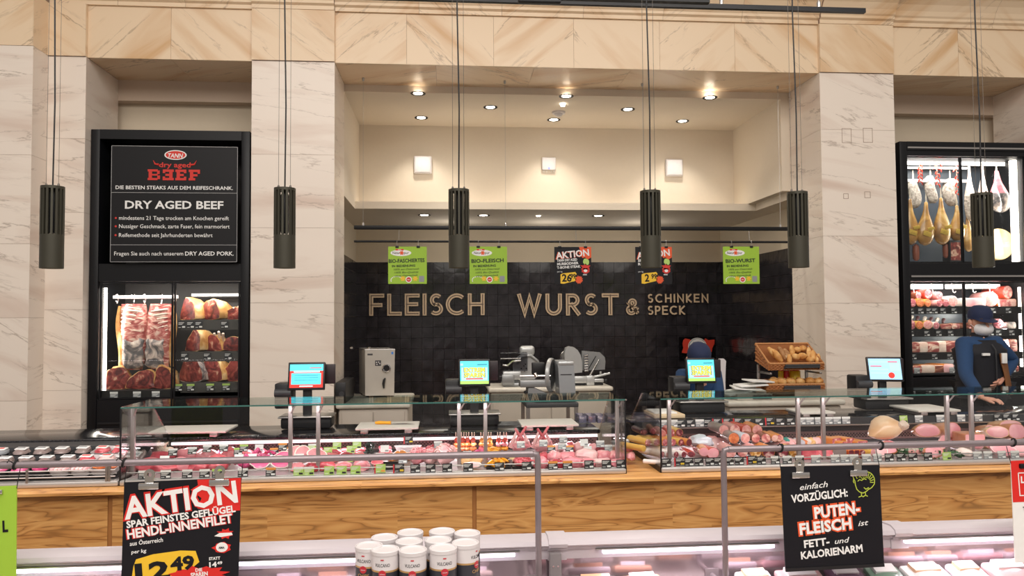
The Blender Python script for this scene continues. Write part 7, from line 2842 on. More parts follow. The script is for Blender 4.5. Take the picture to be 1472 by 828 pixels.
H(1334, 629, 36, 20, 'ham_rind', 'ham_pink', 'wide cut ham with brown rind and dark pink face', -.35)
H(1371, 630, 30, 23, 'ham_rind', 'ham_pink', 'round cut ham with a folded slice', .1)
chop(1366, 645, 30, 14, 'ham_pink', 'flat pink slice leaning on the round ham', 'meat_pale', -.9, CASE_S, 'ham')
block(1402, 641, 30, 17, 'ham_rind', 'ham_pink', 'square pressed pink ham', .18, 'ham', ZD + .045, -.1, 'back row')
H(1421, 626, 18, 16, 'ham_rind', 'ham_pink', 'small ham behind the pressed ham', -.2, Y=4.95)
H(1445, 616, 32, 14, 'ham_gold', 'ham_pink', 'golden rind ham on top at the back', -.1, Y=4.98)
H(1435, 630, 32, 18, 'ham_gold', 'ham_pink', 'golden rind ham with an oval pink face', -.3, Y=4.78)
H(1464, 632, 34, 24, 'ham_rind', 'ham_pink', 'largest pink ham at the right end', .1, Y=4.84)
H(1316, 648, 30, 8, 'fat_white', 'meat_pale', 'long pale bacon with a green card', -.2, Y=4.72, row='middle row')
chop(1361, 666, 34, 17, 'ham_pink', 'stack of round pink ham slices with a green card', 'ham_rind', -.8, CASE_S, 'ham')
chop(1352, 650, 28, 8, 'meat_pale', 'pale ham slice behind the ham stack', 'ham_rind', -1.4, CASE_S, 'ham')
blob(1386, 655, 20, 14, 'fat_white', 'white fat ham end in foil', 'ham', case=CASE_S, row='middle row')
H(1407, 659, 24, 14, 'fat_white', 'ham_pink', 'white rimmed ham half in front', .2, Y=4.58, row='front row')
H(1429, 659, 24, 12, 'ham_gold', 'ham_pink', 'yellow rimmed ham half in front', -.1, Y=4.58, row='front row')
for px_, py_, w in ((1445, 655, 34), (1462, 650, 32), (1455, 661, 36), (1473, 660, 30)):
    chop(px_, py_, w, 16, 'ham_pink', 'large thin pink ham slice', 'meat_pale', -1.1, CASE_S, 'ham')
flush()
# cards of the sausage case
cards([('black', 958), ('red', 977), ('black', 991), ('black', 1005), ('black', 1021), ('black', 1033), ('black', 1049), ('black', 1063), ('red', 1081), ('black', 1095), ('greywhite', 1115), ('greywhite', 1132), ('greywhite', 1150), ('grey', 1173), ('grey', 1201), ('grey', 1215), ('grey', 1228), ('grey', 1246), ('grey', 1262), ('black', 1279), ('black', 1296), ('black', 1313), ('black', 1335),
       ('green', 1362), ('grey', 1406), ('grey', 1421), ('grey', 1441), ('grey', 1460)], 'front price rail', CASE_S, YG + .018, ZD + .006, -.12)
rail = thing('price_rail', 'long clear price rail along the worktop edge of the sausage case', 'rail', (3, YW - .03, 1.048))
a = MB()
a.box(XD + .02, XE - .02, YW - .034, YW - .030, 1.055, 1.10)
a.build('back_strip', [M['dark_gray']], rail)
a = MB()
a.box(XD + .02, XE - .02, YW - .05, YW - .03, 1.048, 1.055)
a.build('lip', [M['steel']], rail)
cards([('grey', 954.6), ('grey', 969), ('black', 980), ('black', 994), ('grey', 1007), ('black', 1019), ('red', 1032), ('red', 1046), ('red', 1062), ('black', 1077), ('black', 1092.5), ('red', 1108), ('black', 1123), ('black', 1138), ('grey', 1154), ('grey', 1166), ('grey', 1179), ('grey', 1193), ('grey', 1205), ('grey', 1218),
       ('green', 1301), ('grey', 1323), ('grey', 1354), ('grey', 1384), ('grey', 1409), ('black', 1437), ('black', 1450), ('black', 1463)], 'rear price rail', CASE_S, YW - .045, 1.057, -.1, .058, .05)

# ================================================================== packed meat at the far left
def pack(px_, py_, kind, words, w=.112, d=.13, tilt=.17, z=None, rz=0.0, Y=None):
    Y = Y or (4.515 if py_ > 664 else (4.66 if py_ > 653 else 4.81))
    z = z or ZD + .17 * (Y - 4.45) + .014
    p = Vector((atX(px_, py_, Y), Y, z))
    t = thing('meat_pack', '', 'packed meat', (0, 0, 0))
    dark = kind in ('roast', 'round', 'grey', 'blue')
    a = MB()
    rg = []
    for s, zz in ((.84, 0), (1.0, .034), (1.03, .036), (.99, .036), (.84, .006)):
        rg.append([(w / 2 * s * math.copysign(abs(math.cos(q)) ** .45, math.cos(q)), d / 2 * s * math.copysign(abs(math.sin(q)) ** .45, math.sin(q)), zz) for q in [2 * PI * (i + .5) / 28 for i in range(28)]])
    a.loft(rg)
    a.build('tray', [M['dark_gray' if dark else 'white_plastic']], t)
    mt = {'roast': 'meat_bright', 'round': 'meat_bright', 'chicken': 'meat_pale', 'strip': 'meat_pale', 'pizza': 'meat_orange', 'grey': 'casing_grey', 'blue': 'card_grey', 'red': 'meat_red', 'white': 'meat_pale', 'pink': 'meat_pale'}[kind]
    if kind in ('chicken', 'strip', 'white'):
        for k in range(4):
            a = MB()
            x = (k - 1.5) * w * .2
            a.tube([(x - .01, -d * .36, .03), (x + .012, 0, .04), (x - .004, d * .36, .032)], [.010, .016, .010], 8)
            a.build('fillet', [M[mt]], t)
    elif kind == 'pizza':
        for k in range(2):
            a = MB()
            a.ball(((k - .5) * w * .46, 0, .034), (w * .26, d * .3, .016), 2, 0, .3, 3, px_ + k)
            a.build('patty', [M[mt]], t)
    else:
        a = MB()
        a.ball((0, -.01, .03), (w * (.38 if kind != 'round' else .34), d * (.40 if kind != 'round' else .27), .026), 3, 0, .18, 2, px_)
        a.build('meat', [M[mt]], t)
    if kind in ('grey', 'blue', 'white', 'red', 'pink'):
        a = MB()
        a.box(-w * .3, w * .3, -d * .22, d * .1, .050, .058, 0, .003)
        a.build('label', [M['label_white']], t)
        a = MB()
        a.box(-w * .22, w * .2, -d * .12, d * .0, .058, .0595)
        a.build('label_print', [M['ink_red' if kind != 'grey' else 'card_grey']], t)
    t.location = p
    if py_ > 664:
        t.location.z += .014
        tilt += .15
    t.rotation_euler = (tilt, 0, rz)
    row = 'front row' if py_ > 664 else ('second row' if py_ > 650 else 'back row')
    return job(t, words, row, CASE_P, 'packed meat')


for px_, kd, wd in ((4, 'roast', 'bright pink roast in dark tray'), (33, 'roast', 'bright pink roast in dark tray'), (61, 'round', 'round bright pink cut in a dark tray'), (92, 'chicken', 'pale orange chicken strips in a white tray'), (122, 'strip', 'white pack with fine pink strips'), (154, 'pizza', 'orange marinated patties in a white tray')):
    pack(px_, 676, kd, wd, .112 if kd != 'pizza' else .155, rz=-.12)
for px_, kd, wd in ((10, 'grey', 'grey wrapped pack with white label'), (40, 'grey', 'grey wrapped pack with white label'), (70, 'grey', 'grey wrapped pack with white label'), (100, 'grey', 'grey wrapped pack with white label'), (127, 'red', 'red meat pack with a label'), (156, 'pink', 'pale pink pack with a white label')):
    pack(px_, 661, kd, wd, .112, rz=-.12)
for px_, kd, wd in ((4, 'blue', 'blue grey pack with a white label'), (34, 'grey', 'grey pack with a white label'), (63, 'grey', 'grey pack with a white label'), (92, 'grey', 'grey pack with a white label'), (122, 'grey', 'dark grey pack with a white label'), (150, 'red', 'bright red pack with a label'), (172, 'red', 'small red pack with a label')):
    pack(px_, 650, kd, wd, .11 if px_ < 170 else .07, rz=-.12)
flush()
JOBS.clear()
a = MB()
a.prism([(YG + .05, ZD), (YW - .03, ZD), (YW - .03, ZD + .17 * (YW - .03 - YG - .05))], XA + .05, XB - .05, 'x')
a.build('sloped_rack', [M['dark_gray']], bpy.data.objects['self_service_case'])
CASE_P2 = 'meat case'
for i, px_ in enumerate((183, 194, 206)):
    pack(px_, 657, 'grey', 'leaning grey wrapped pack', .09, .13, .75, ZD + .05, -.5, 4.75)
JOBS[:] = [(o, w, 'left end', CASE_M) for o, w, r, c in JOBS]
flush()

# ================================================================== things on the worktops
def board(px0, px1, py_, z, label, mt='offwhite', d=.30, feet=True):
    p0, p1 = at(px0, py_, Z=z), at(px1, py_, Z=z)
    t = thing('cutting_board', label, 'cutting board', ((p0.x + p1.x) / 2, p0.y, z))
    a = MB()
    y0 = YW - .03
    a.box(p0.x, p1.x, y0, y0 + d, z + .024, z + .039, 0, .004)
    a.build('board', [M[mt]], t)
    for f_ in (.14, .84):
        x = p0.x + (p1.x - p0.x) * f_
        a = MB()
        a.box(x - .024, x + .024, y0 + .0, y0 + d - .02, z + .002, z + .024, 0, .003)
        a.build('support', [M['steel_pink']], t)
    return t


board(255, 352, 613, 1.05, 'white cutting board on the worktop at the left, before the beef cabinet')
board(521, 604, 611, 1.05, 'white cutting board with a yellow handled knife on it')
board(744, 824, 611, 1.05, 'white cutting board below the slicers')
board(1170, 1224, 606, 1.10, 'pale board with a white sheet right of the bread stand', d=.26)
board(1330, 1398, 600, 1.10, 'pale board at the right under the hand of the man', d=.36)
t = thing('kitchen_knife', 'yellow handled kitchen knife lying on the middle left cutting board', 'knife', at(540, 601, 5.24))
kz = 1.05 + .039
k0, k1, k2 = at(539, 600, Z=kz + .01), at(563, 602, Z=kz + .01), at(597, 604.5, Z=kz + .01)
yk = YW + .12
a = MB()
pts = [(atX(539, 600, yk), yk + .01, kz + .012), (atX(545, 600, yk), yk + .008, kz + .013), (atX(556, 601, yk), yk, kz + .012), (atX(562, 602, yk), yk - .004, kz + .012)]
a.tube(pts, [.008, .012, .010, .012], 10)
a.build('handle', [flat('knife_yellow', 'f2a81c', .4)], t)
a = MB()
x0, x1 = atX(562, 602, yk), atX(597, 604, yk)
a._add([(x0, yk - .016, kz + .002), (x1, yk - .03, kz + .002), (x0 + .1, yk + .012, kz + .002), (x0, yk + .008, kz + .002), (x0, yk - .016, kz + .004), (x1, yk - .03, kz + .004), (x0 + .1, yk + .012, kz + .005), (x0, yk + .008, kz + .005)],
       [(0, 1, 2, 3), (7, 6, 5, 4), (0, 4, 5, 1), (1, 5, 6, 2), (2, 6, 7, 3), (3, 7, 4, 0)])
a.build('blade', [M['chrome']], t)
# clear tubs at the right end of the meat case
for i, px_ in enumerate((835, 848, 861, 875, 890)):
    p = at(px_, 606, Z=1.05)
    t = thing('clear_tub', f'clear plastic tub, {ordinal(i)} from left at the right end of the meat worktop', 'tub', (0, 0, 0), 'clear tubs')
    a = MB()
    w, d, h = .052, .16, .05
    a.box(-w / 2, w / 2, -d / 2, d / 2, 0, .004)
    for sx in (-1, 1):
        a.box(sx * w / 2 - .002, sx * w / 2 + .002, -d / 2, d / 2, 0, h)
        a.box(-w / 2, w / 2, sx * d / 2 - .002, sx * d / 2 + .002, 0, h)
    a.build('tub', [glassmat('tub_clear', (.9, .9, .97, 1), 1.2, .05, .12, 'c9c6e6') if 'tub_clear' not in M else M['tub_clear']], t)
    a = MB()
    for k in range(6):
        a.ball((random.uniform(-.015, .015), -d * .36 + k * d * .14, .018), (.018, .016, .014), 1, 0, .3, 3, i + k)
    a.build('content', [M['casing_brown' if i % 2 else 'netting']], t)
    t.location = (p.x, max(p.y, YW + .08), 1.052)
# paper stack by the left scale, small prep tray on the right worktop
p = at(925, 590, 5.35)
t = thing('pastry_tray', 'wooden board with white paper at the left end of the sausage worktop', 'board', (p.x, 5.35, 1.102))
a = MB()
p.x += .1
a.box(p.x - .06, p.x + .16, 5.22, 5.5, 1.102, 1.129, 0, .005)
a.build('board', [M['board_wood']], t)
a = MB()
a.box(p.x - .05, p.x + .11, 5.24, 5.48, 1.13, 1.14, 0, .002)
a.build('paper', [M['label_white']], t)
# ================================================================== foreground frames and posters
YF = 3.10
flat('frame_grey', '8f8488', .35, .5)


def front_frame(label, xa, xb, za, zb, legs, flip):
    t = thing('sign_stand', label, 'sign stand', ((xa + xb) / 2, YF, .1), 'grey tube frames')
    r = .0135
    if flip < 0:
        pts = [(xa, YF, za), (xb - .02, YF, zb), (xb - .004, YF, zb - .004), (xb, YF, zb - .02), (xb, YF, .71), (xb, YF + .02, .692), (xb, YI - .018, .69)]
    else:
        pts = [(xb, YF, zb), (xa + .02, YF, za), (xa + .004, YF, za - .004), (xa, YF, za - .02), (xa, YF, .71), (xa, YF + .02, .692), (xa, YI - .018, .69)]
    a = MB()
    a.tube(pts[:2], r, 12)
    a.build('top_tube', [M['frame_grey']], t)
    a = MB()
    a.tube(pts[1:], r * .92, 12)
    a.build('leg', [M['frame_grey']], t)
    x = pts[-1][0]
    a = MB()
    a.box(x - .03, x + .03, YI - .018, YI - .013, .69 - .03, .69 + .03, 0, .001)
    a.build('clamp_plate', [M['frame_grey']], t)
    for px_ in legs:
        xx = atX(px_, 650, YF)
        zz = za + (zb - za) * (xx - xa) / (xb - xa)
        a = MB()
        for k in range(2):
            ring = [(xx + .004 * k + .004 * math.sin(q), YF + (r + .003) * math.cos(q), zz + (r + .003) * math.sin(q)) for q in [2 * PI * i / 14 for i in range(15)]]
            a.tube(ring, .0022, 6)
        a.tube([(xx, YF - r, zz + .01), (xx - .012, YF - r - .008, zz + .022), (xx - .02, YF - r - .004, zz + .012)], .002, 6)
        a.build('cord_knot', [M['black_matte']], t)
    return t


xq = atX(773, 650, YF)
zr1 = atZ(773, 652, YF)
front_frame('grey tubular poster frame in the left foreground', -2.9, xq, zr1, zr1, (22, 178), -1)
xq2 = atX(1040, 650, YF)
front_frame('grey tubular poster frame in the right foreground', xq2, 3.2, zr1, zr1 + .004, (1122, 1266, 1456), 1)
YS_ = YF - .035


def big_poster(label, corners, body, edge='black_metal', clips=(), cords=True):
    """sheet through four photo points (tl, tr, br, bl) at the frame"""
    P = [at(x, y, YS_) for x, y in corners]
    t = thing('sale_poster', label, 'poster', (P[3] + P[2]) / 2)
    a = MB()
    a.prism([(p.x, p.z) for p in P], YS_, YS_ + .004, 'y')
    a.build('sheet', [M[body]], t, smooth=False)
    for q in (0, 1):
        a = MB()
        a.tube([(P[q].x, YS_, P[q].z - .01), (P[q].x, YF - .012, zr1 - .01)], .0016, 6)
        a.build('cord', [M['black_matte']], t)
    for px_, py_ in clips:
        c = at(px_, py_, YS_)
        a = MB()
        a.box(c.x - .038, c.x + .038, YS_ - .012, YS_ + .010, c.z - .045, c.z - .020, 0, .004)
        cl_ = a.build('clip', [M['chrome']], t)
        a = MB()
        a.lathe([(.021, -.002), (.021, .002), (.009, .002), (.009, -.002), (.021, -.002)], (0, 0, 0), 18, mtx=Matrix.Translation((c.x, YS_, c.z + .010)) @ Matrix.Rotation(PI / 2, 4, 'X'), cap=False)
        a.box(c.x - .016, c.x + .016, YS_ - .003, YS_ + .003, c.z - .022, c.z - .004)
        a.build('clip_lever', [M['chrome']], cl_)
    return t


def wpx(t, nm, s, px_, py_, wpx_, size_px, mt, bold=.02, shear=0.0, tilt=.0, lift=.0012, align='CENTER'):
    p = at(px_, py_, YS_)
    k = YS_ / FPX
    F = (Vector((p.x, YS_, p.z)), X3, Z3, -Y3)
    return write(nm, s, F, 0, 0, size_px * k / .73, M[mt], t, bold, shear, align, tilt, lift, width=wpx_ * k)


def ppx(t, nm, pts, mt, lift=.0008):
    a = MB()
    a.prism([(q.x, q.z) for q in [at(x, y, YS_) for x, y in pts]], YS_ - lift, YS_ - .0001, 'y')
    return a.build(nm, [M[mt]], t, smooth=False)


Zm = lambda u, v: (u / 4.089, 628 + v / 4.089)
flat('poster_red', 'd9261f', .5)
flat('poster_ink', '111118', .55, 0, .3)
t = big_poster('large black and red sale poster with a yellow price splash in the left foreground', [Zm(730, 268), Zm(1418, 240), (341.5, 868), (173, 873)], 'poster_ink', clips=((215, 686), (316, 681)))
ppx(t, 'red_splash', [Zm(*p) for p in ((1160, 252), (1417, 241), (1412, 432), (1360, 436), (1300, 470), (1250, 440), (1160, 420), (1185, 360), (1120, 310), (1165, 290))], 'poster_red')
wpx(t, 'headline_text', 'AKTION', *Zm(1070, 432), 158, 32, 'poster_red', .06, 0, .13, .0016)
wpx(t, 'headline_text', 'AKTION', *Zm(1070, 430), 152, 30, 'ink_white', .03, 0, .13, .0022)
wpx(t, 'product_text', 'SPAR FEINSTES GEFLÜGEL', *Zm(1068, 487), 146, 9.5, 'ink_white', .03, 0, .125)
wpx(t, 'product_text', 'HENDL-INNENFILET', *Zm(1062, 551), 144, 13.5, 'poster_red', .055, 0, .13, .0012)
wpx(t, 'product_text', 'HENDL-INNENFILET', *Zm(1062, 550), 141, 12.5, 'ink_white', .03, 0, .13, .0018)
wpx(t, 'small_text', 'aus Österreich', *Zm(862, 628), 44, 6, 'ink_white', .01, .1, .10)
wpx(t, 'small_text', 'per kg', *Zm(817, 682), 20, 5, 'ink_white', .01, .1, .08)
ppx(t, 'price_splash', [Zm(*p) for p in ((785, 760), (800, 720), (900, 690), (1060, 668), (1150, 670), (1160, 700), (1172, 735), (1130, 770), (1110, 900), (800, 930), (770, 860))], 'poster_yellow')
wpx(t, 'price_text', '12', *Zm(900, 838), 46, 24, 'poster_ink', .04, 0, .08, .0016)
wpx(t, 'price_text', '49', *Zm(1075, 778), 32, 18, 'poster_ink', .04, 0, .08, .0016)
for nm, (u, v), r0, r1, n_, s_ in (('saving_star', (1170, 815), .030, .040, 12, 3), ('red_map_mark', (1325, 568), .014, .022, 8, 1.5), ('red_seal_mark', (1305, 650), .018, .022, 7, 1.7)):
    p = at(*Zm(u, v), YS_)
    splash((Vector((p.x, YS_, p.z)), X3, Z3, -Y3), 0, 0, r0, r1, n_, M['poster_red'], t, nm, 3, .0012, s_)
p = at(*Zm(1305, 648), YS_)
ellipse_disc((Vector((p.x, YS_, p.z)), X3, Z3, -Y3), 0, 0, .022, .018, M['label_white'], t, 'seal_centre', .002)
wpx(t, 'seal_text', 'AMA', *Zm(1303, 656), 8, 3, 'poster_ink', .02, lift=.0026)
p = at(*Zm(1318, 572), YS_)
ppx(t, 'white_stripe', [Zm(*q) for q in ((1260, 583), (1290, 565), (1362, 562), (1368, 576), (1300, 588))], 'label_white', .0016)
wpx(t, 'saving_text', 'DIE', *Zm(1170, 790), 9, 4.5, 'ink_white', .03, 0, .06, .0018)
wpx(t, 'saving_text', 'SPAREN', *Zm(1172, 818), 23, 5.5, 'ink_white', .03, 0, .06, .0018)
wpx(t, 'small_text', 'STATT', *Zm(1262, 722), 15, 4, 'ink_white', .03, 0, .05)
wpx(t, 'small_text', '14', *Zm(1253, 764), 10, 7, 'ink_white', .03, 0, .05)
wpx(t, 'small_text', '49', *Zm(1292, 748), 7, 4, 'ink_white', .03, 0, .05)

Zk = lambda u, v: (1100 + u / 3.957, 640 + v / 3.957)
t = big_poster('black turkey meat poster with orange outlined words in the right foreground', [Zk(88, 122), Zk(650, 112), Zk(677, 690), Zk(116, 720)], 'poster_ink', clips=((1149.5, 671), (1232.5, 668)))
ppx(t, 'bottom_bar', [Zk(115, 700), Zk(676, 672), Zk(677, 690), Zk(116, 720)], 'black_plastic', .003)
wpx(t, 'script_text', 'einfach', *Zk(277, 246), 43, 9, 'ink_white', .004, .3, .09)
wpx(t, 'headline_text', 'VORZÜGLICH:', *Zk(310, 308), 87, 11.5, 'ink_white', .03, 0, .085)
for s_, c_, w_ in (('PUTEN-', (410, 402), 70), ('FLEISCH', (345, 492), 80)):
    wpx(t, 'headline_text', s_, *Zk(*c_), w_ + 4.5, 18, 'poster_orange', .10, 0, .085, .0012)
    wpx(t, 'headline_text', s_, *Zk(c_[0], c_[1] - 2), w_, 16.5, 'ink_white', .035, 0, .085, .0018)
wpx(t, 'script_text', 'ist', *Zk(558, 456), 16, 8, 'ink_white', .004, .3, .09)
wpx(t, 'product_text', 'FETT-', *Zk(294, 574), 39, 11, 'ink_white', .03, 0, .085)
wpx(t, 'script_text', 'und', *Zk(438, 556), 23, 8, 'ink_white', .004, .3, .09)
wpx(t, 'product_text', 'KALORIENARM', *Zk(380, 626), 95, 11, 'ink_white', .03, 0, .085)
# line drawing of a turkey
F0 = (Vector((0, YS_, 0)), X3, Z3, -Y3)
flat('line_lime', 'b9c94a', .5)
a = MB()
k = YS_ / FPX
for pts in ([(522, 190), (516, 178), (506, 168), (497, 176), (503, 190), (510, 205), (512, 225), (520, 250), (535, 265), (555, 272), (575, 262), (592, 245)], [(503, 190), (500, 205), (505, 215)], [(525, 205), (535, 195), (548, 200), (560, 190), (575, 195)],
            [(545, 270), (548, 288), (530, 295)], [(548, 288), (558, 294)], [(568, 266), (570, 284), (556, 292)], [(570, 284), (582, 290)], [(560, 240), (572, 250), (588, 240)],
            [(545 + 0, 178)] + [(575 + 46 * math.cos(q), 205 + 54 * math.sin(q)) for q in [PI * (1.15 + .95 * i / 14) for i in range(15)]] + [(605, 240), (590, 250)]):
    q = [at(*Zk(*p), YS_) for p in pts]
    stroke(a, [(w.x, w.z) for w in q], .0035, .0006, F0, 0, 0, .0008)
for i in range(9):
    q = PI * (1.18 + .86 * i / 8)
    w0, w1 = at(*Zk(575 + 20 * math.cos(q), 208 + 22 * math.sin(q)), YS_), at(*Zk(575 + 42 * math.cos(q), 205 + 49 * math.sin(q)), YS_)
    stroke(a, [(w0.x, w0.z), (w1.x, w1.z)], .0028, .0006, F0, 0, 0, .0008)
a.build('turkey_drawing', [M['line_lime']], t, smooth=False)

t = big_poster('lime green poster cut off at the left edge of the picture', [(-120, 705), (24, 698), (22.5, 868), (-126, 880)], 'poster_green')
wpx(t, 'headline_text', 'L', 8, 764, 7, 15, 'poster_ink', .04, 0, .05)
a = MB()
p = at(0, 706, YS_)
a.box(p.x - .02, p.x + .012, YS_ - .008, YS_ + .008, p.z - .01, p.z + .006, 0, .003)
a.build('clip', [M['chrome']], t)
t = big_poster('red and white poster cut off at the right edge of the picture', [Zk(1397, 90), (1600, 656), (1606, 803), Zk(1422, 670)], 'label_white')
ppx(t, 'red_field', [Zk(1396, 89), (1600, 655.5), (1602, 716), Zk(1409, 325)], 'poster_red', .0006)
a = MB()
q = [at(*Zk(*p), YS_) for p in ((1438, 158), (1700, 148), (1708, 282), (1448, 286), (1438, 158))]
stroke(a, [(w.x, w.z) for w in q], .004, .0006, F0, 0, 0, .0009)
a.build('white_frame', [M['ink_white']], t, smooth=False)
wpx(t, 'headline_text', 'L', 1470, 694, 6, 10, 'ink_white', .03)
wpx(t, 'small_text', 'T', 1472.5, 734, 5, 6, 'poster_ink', .03)
a = MB()
p = at(1467, 667, YS_)
a.box(p.x - .008, p.x + .06, YS_ - .01, YS_ + .008, p.z - .018, p.z + .002, 0, .004)
a.build('clip', [M['black_metal']], t)

# ================================================================== tins
flat('tin_white', 'ddd7d8', .4, var=.01)
flat('tin_dark', '34343c', .4)
flat('tin_gold', 'c9a06a', .35, .3)
flat('tin_red', 'c2303c', .4)
RC, HCN = .0465, .25


def wrap(nm, s, z, size, width, mt, parent, r, bold=.01, shear=0.0, ang0=0.0):
    vs, fs = text_mb(s, size, bold, shear, 'CENTER', 1.0, .0003, width=width)
    a = MB()
    a._add([((r + .0004 + v.z) * math.sin(v.x / r + ang0), -(r + .0004 + v.z) * math.cos(v.x / r + ang0), z + v.y) for v in vs], fs)
    return a.build(nm, [M[mt]], parent, smooth=False, fix=False)


t = thing('tin', '', 'tin', (0, 0, 0), 'white and black tins')
a = MB()
a.lathe([(RC - .002, 0), (RC, .004), (RC, HCN - .063)], (0, 0, 0), 40)
a.build('dark_label', [M['tin_dark']], t)
a = MB()
a.lathe([(RC + .0001, HCN - .064), (RC + .0001, HCN - .006)], (0, 0, 0), 40, cap=False)
a.build('white_label', [M['tin_white']], t)
a = MB()
a.lathe([(RC + .0003, HCN - .068), (RC + .0003, HCN - .062)], (0, 0, 0), 40, cap=False)
a.build('gold_band', [M['tin_gold']], t)
a = MB()
a.lathe([(RC + .0015, HCN - .014), (RC + .002, HCN - .002), (RC, HCN), (RC - .003, HCN), (RC - .005, HCN - .004), (0, HCN - .004)], (0, 0, 0), 40, cap=False)
a.build('lid', [M['tin_white']], t)
wrap('brand_text', 'VULCANO', HCN - .049, .016, .052, 'poster_ink', t, RC, .0, .05)
wrap('product_text', 'CHIPS', HCN - .098, .016, .042, 'tin_gold', t, RC, .0)
a = MB()
n_ = 20
rg = [[((RC + h) * math.sin(ro * math.cos(q) / RC), -(RC + h) * math.cos(ro * math.cos(q) / RC), HCN - .072 + ro * math.sin(q)) for q in [2 * PI * i / n_ for i in range(n_)]] for ro, h in ((.0125, .0002), (.0125, .0012), (.001, .0012))]
a.loft(rg)
sl_ = a.build('red_seal', [M['tin_red']], t)
wrap('seal_text', 'vulcano', HCN - .0745, .006, .017, 'tin_white', sl_, RC + .001, 0)
a = MB()
for k in range(3):
    a.ball((RC * math.sin((k - 1) * .07), -(RC + .0006) * math.cos((k - 1) * .07), HCN - .026), (.003, .0006, .0026), 1)
a.build('crest_mark', [M['tin_red']], t)
ZTOP = 1.012
tins = [((340, 315), 'at the front, second from the left', -.15), ((522, 318), 'at the front centre', 0), ((722, 305), 'at the front, right of centre', .12), ((232, 290), 'at the left end of the front row', -.35), ((870, 270), 'at the right end of the front row', .95),
        ((335, 236), 'at the left of the middle row', -.5), ((497, 262), 'in the middle row, left of the gap', .1), ((690, 253), 'in the middle row, right of the gap', -.3),
        ((505, 203), 'at the left of the back row', .3), ((715, 196), 'in the middle of the back row', -.2), ((882, 208), 'at the right of the back row', .5)]
base = t
for i, ((u, v), lab, rz) in enumerate(tins):
    o = base if i == 0 else dup(base)
    p = at(480 + u / 4.6, 720 + v / 4.6, Z=ZTOP)
    o.location = (p.x, p.y, ZTOP - HCN)
    o.rotation_euler = (0, 0, rz)
    o['label'] = 'white lidded tin with a black lower label ' + lab
    if i == 4:
        base4 = o
t = thing('tin_stand', 'low white stand carrying the tins in the foreground', 'stand', (.05, 2.75, .1))
a = MB()
a.box(-.32, .38, 2.46, 3.0, ZTOP - HCN - .022, ZTOP - HCN - .001, 0, .006)
a.build('top', [M['white_plastic']], t)
for x in (-.28, .34):
    for y, z in ((2.64, .60), (2.96, .615)):
        a = MB()
        a.box(x - .015, x + .015, y - .015, y + .015, z, ZTOP - HCN - .022)
        a.build('leg', [M['steel']], t)

# ================================================================== people
mottled('skin', [(.3, 'c98f78'), (.7, 'deaa92')], 6, 3, .5, .2, .05)
flat('vest_navy', '16171f', .75, bump=.1)
flat('shirt_blue', '1f4068', .8, var=.12, vs=40, bump=.1)
flat('cap_navy', '1c2748', .8)
flat('apron_brown', '8a5a34', .7)
flat('mask_white', 'e9e8ea', .7)
flat('trousers', '1a1b20', .8)


def skin_mb(verts, edges, radii, sub=2):
    """tapering continuous surface grown round a skeleton"""
    me = bpy.data.meshes.new('skeleton')
    me.from_pydata([tuple(v) for v in verts], edges, [])
    o = bpy.data.objects.new('skeleton', me)
    COL.objects.link(o)
    o.modifiers.new('s', 'SKIN').use_smooth_shade = True
    for i, r in enumerate(radii):
        sv = me.skin_vertices[0].data[i]
        sv.radius = r if isinstance(r, tuple) else (r, r)
        sv.use_root = (i == 0)
    m = o.modifiers.new('d', 'SUBSURF')
    m.levels = m.render_levels = sub
    dg = bpy.context.evaluated_depsgraph_get()
    ev = o.evaluated_get(dg)
    ms = ev.to_mesh()
    a = MB()
    a._add([v.co.copy() for v in ms.vertices], [tuple(p.vertices) for p in ms.polygons])
    ev.to_mesh_clear()
    bpy.data.objects.remove(o)
    bpy.data.meshes.remove(me)
    return a


def ring(c, rx, ry, n=24, up=None, pw=.8):
    return [(c[0] + rx * math.copysign(abs(math.cos(q)) ** pw, math.cos(q)), c[1] + ry * math.copysign(abs(math.sin(q)) ** pw, math.sin(q)), c[2]) for q in [2 * PI * i / n for i in range(n)]]


def fingers(a, wrist, tipdir, side, up, curl=.5, s=1.0):
    """four unequal bent fingers and a thumb from the side of the palm"""
    wr, d, sd_, up = Vector(wrist), Vector(tipdir).normalized(), Vector(side).normalized(), Vector(up).normalized()
    a.tube([wr, wr + d * .035 * s, wr + d * .075 * s, wr + d * .09 * s], [.026 * s, .036 * s, .040 * s, .034 * s], 12, flat=.5)
    for i, (o_, L) in enumerate(((-.030, .066), (-.010, .076), (.010, .072), (.029, .056))):
        b = wr + d * .082 * s + sd_ * o_ * s
        f1 = (d + sd_ * o_ * 5).normalized()
        p1 = b + f1 * L * .42 * s + up * .006
        p2 = p1 + (f1 - up * curl).normalized() * L * .34 * s
        p3 = p2 + (f1 - up * curl * 2).normalized() * L * .26 * s
        a.tube([b - d * .02, b, p1, p2, p3], [.009 * s, .0098 * s, .0092 * s, .0084 * s, .006 * s], 8)
    b = wr + d * .03 * s - sd_ * .026 * s
    t1 = (d * .7 - sd_ * .8).normalized()
    a.tube([b, b + t1 * .035 * s, b + t1 * .055 * s + d * .016 * s - up * .006, b + t1 * .06 * s + d * .04 * s - up * .012], [.013 * s, .012 * s, .011 * s, .007 * s], 8)


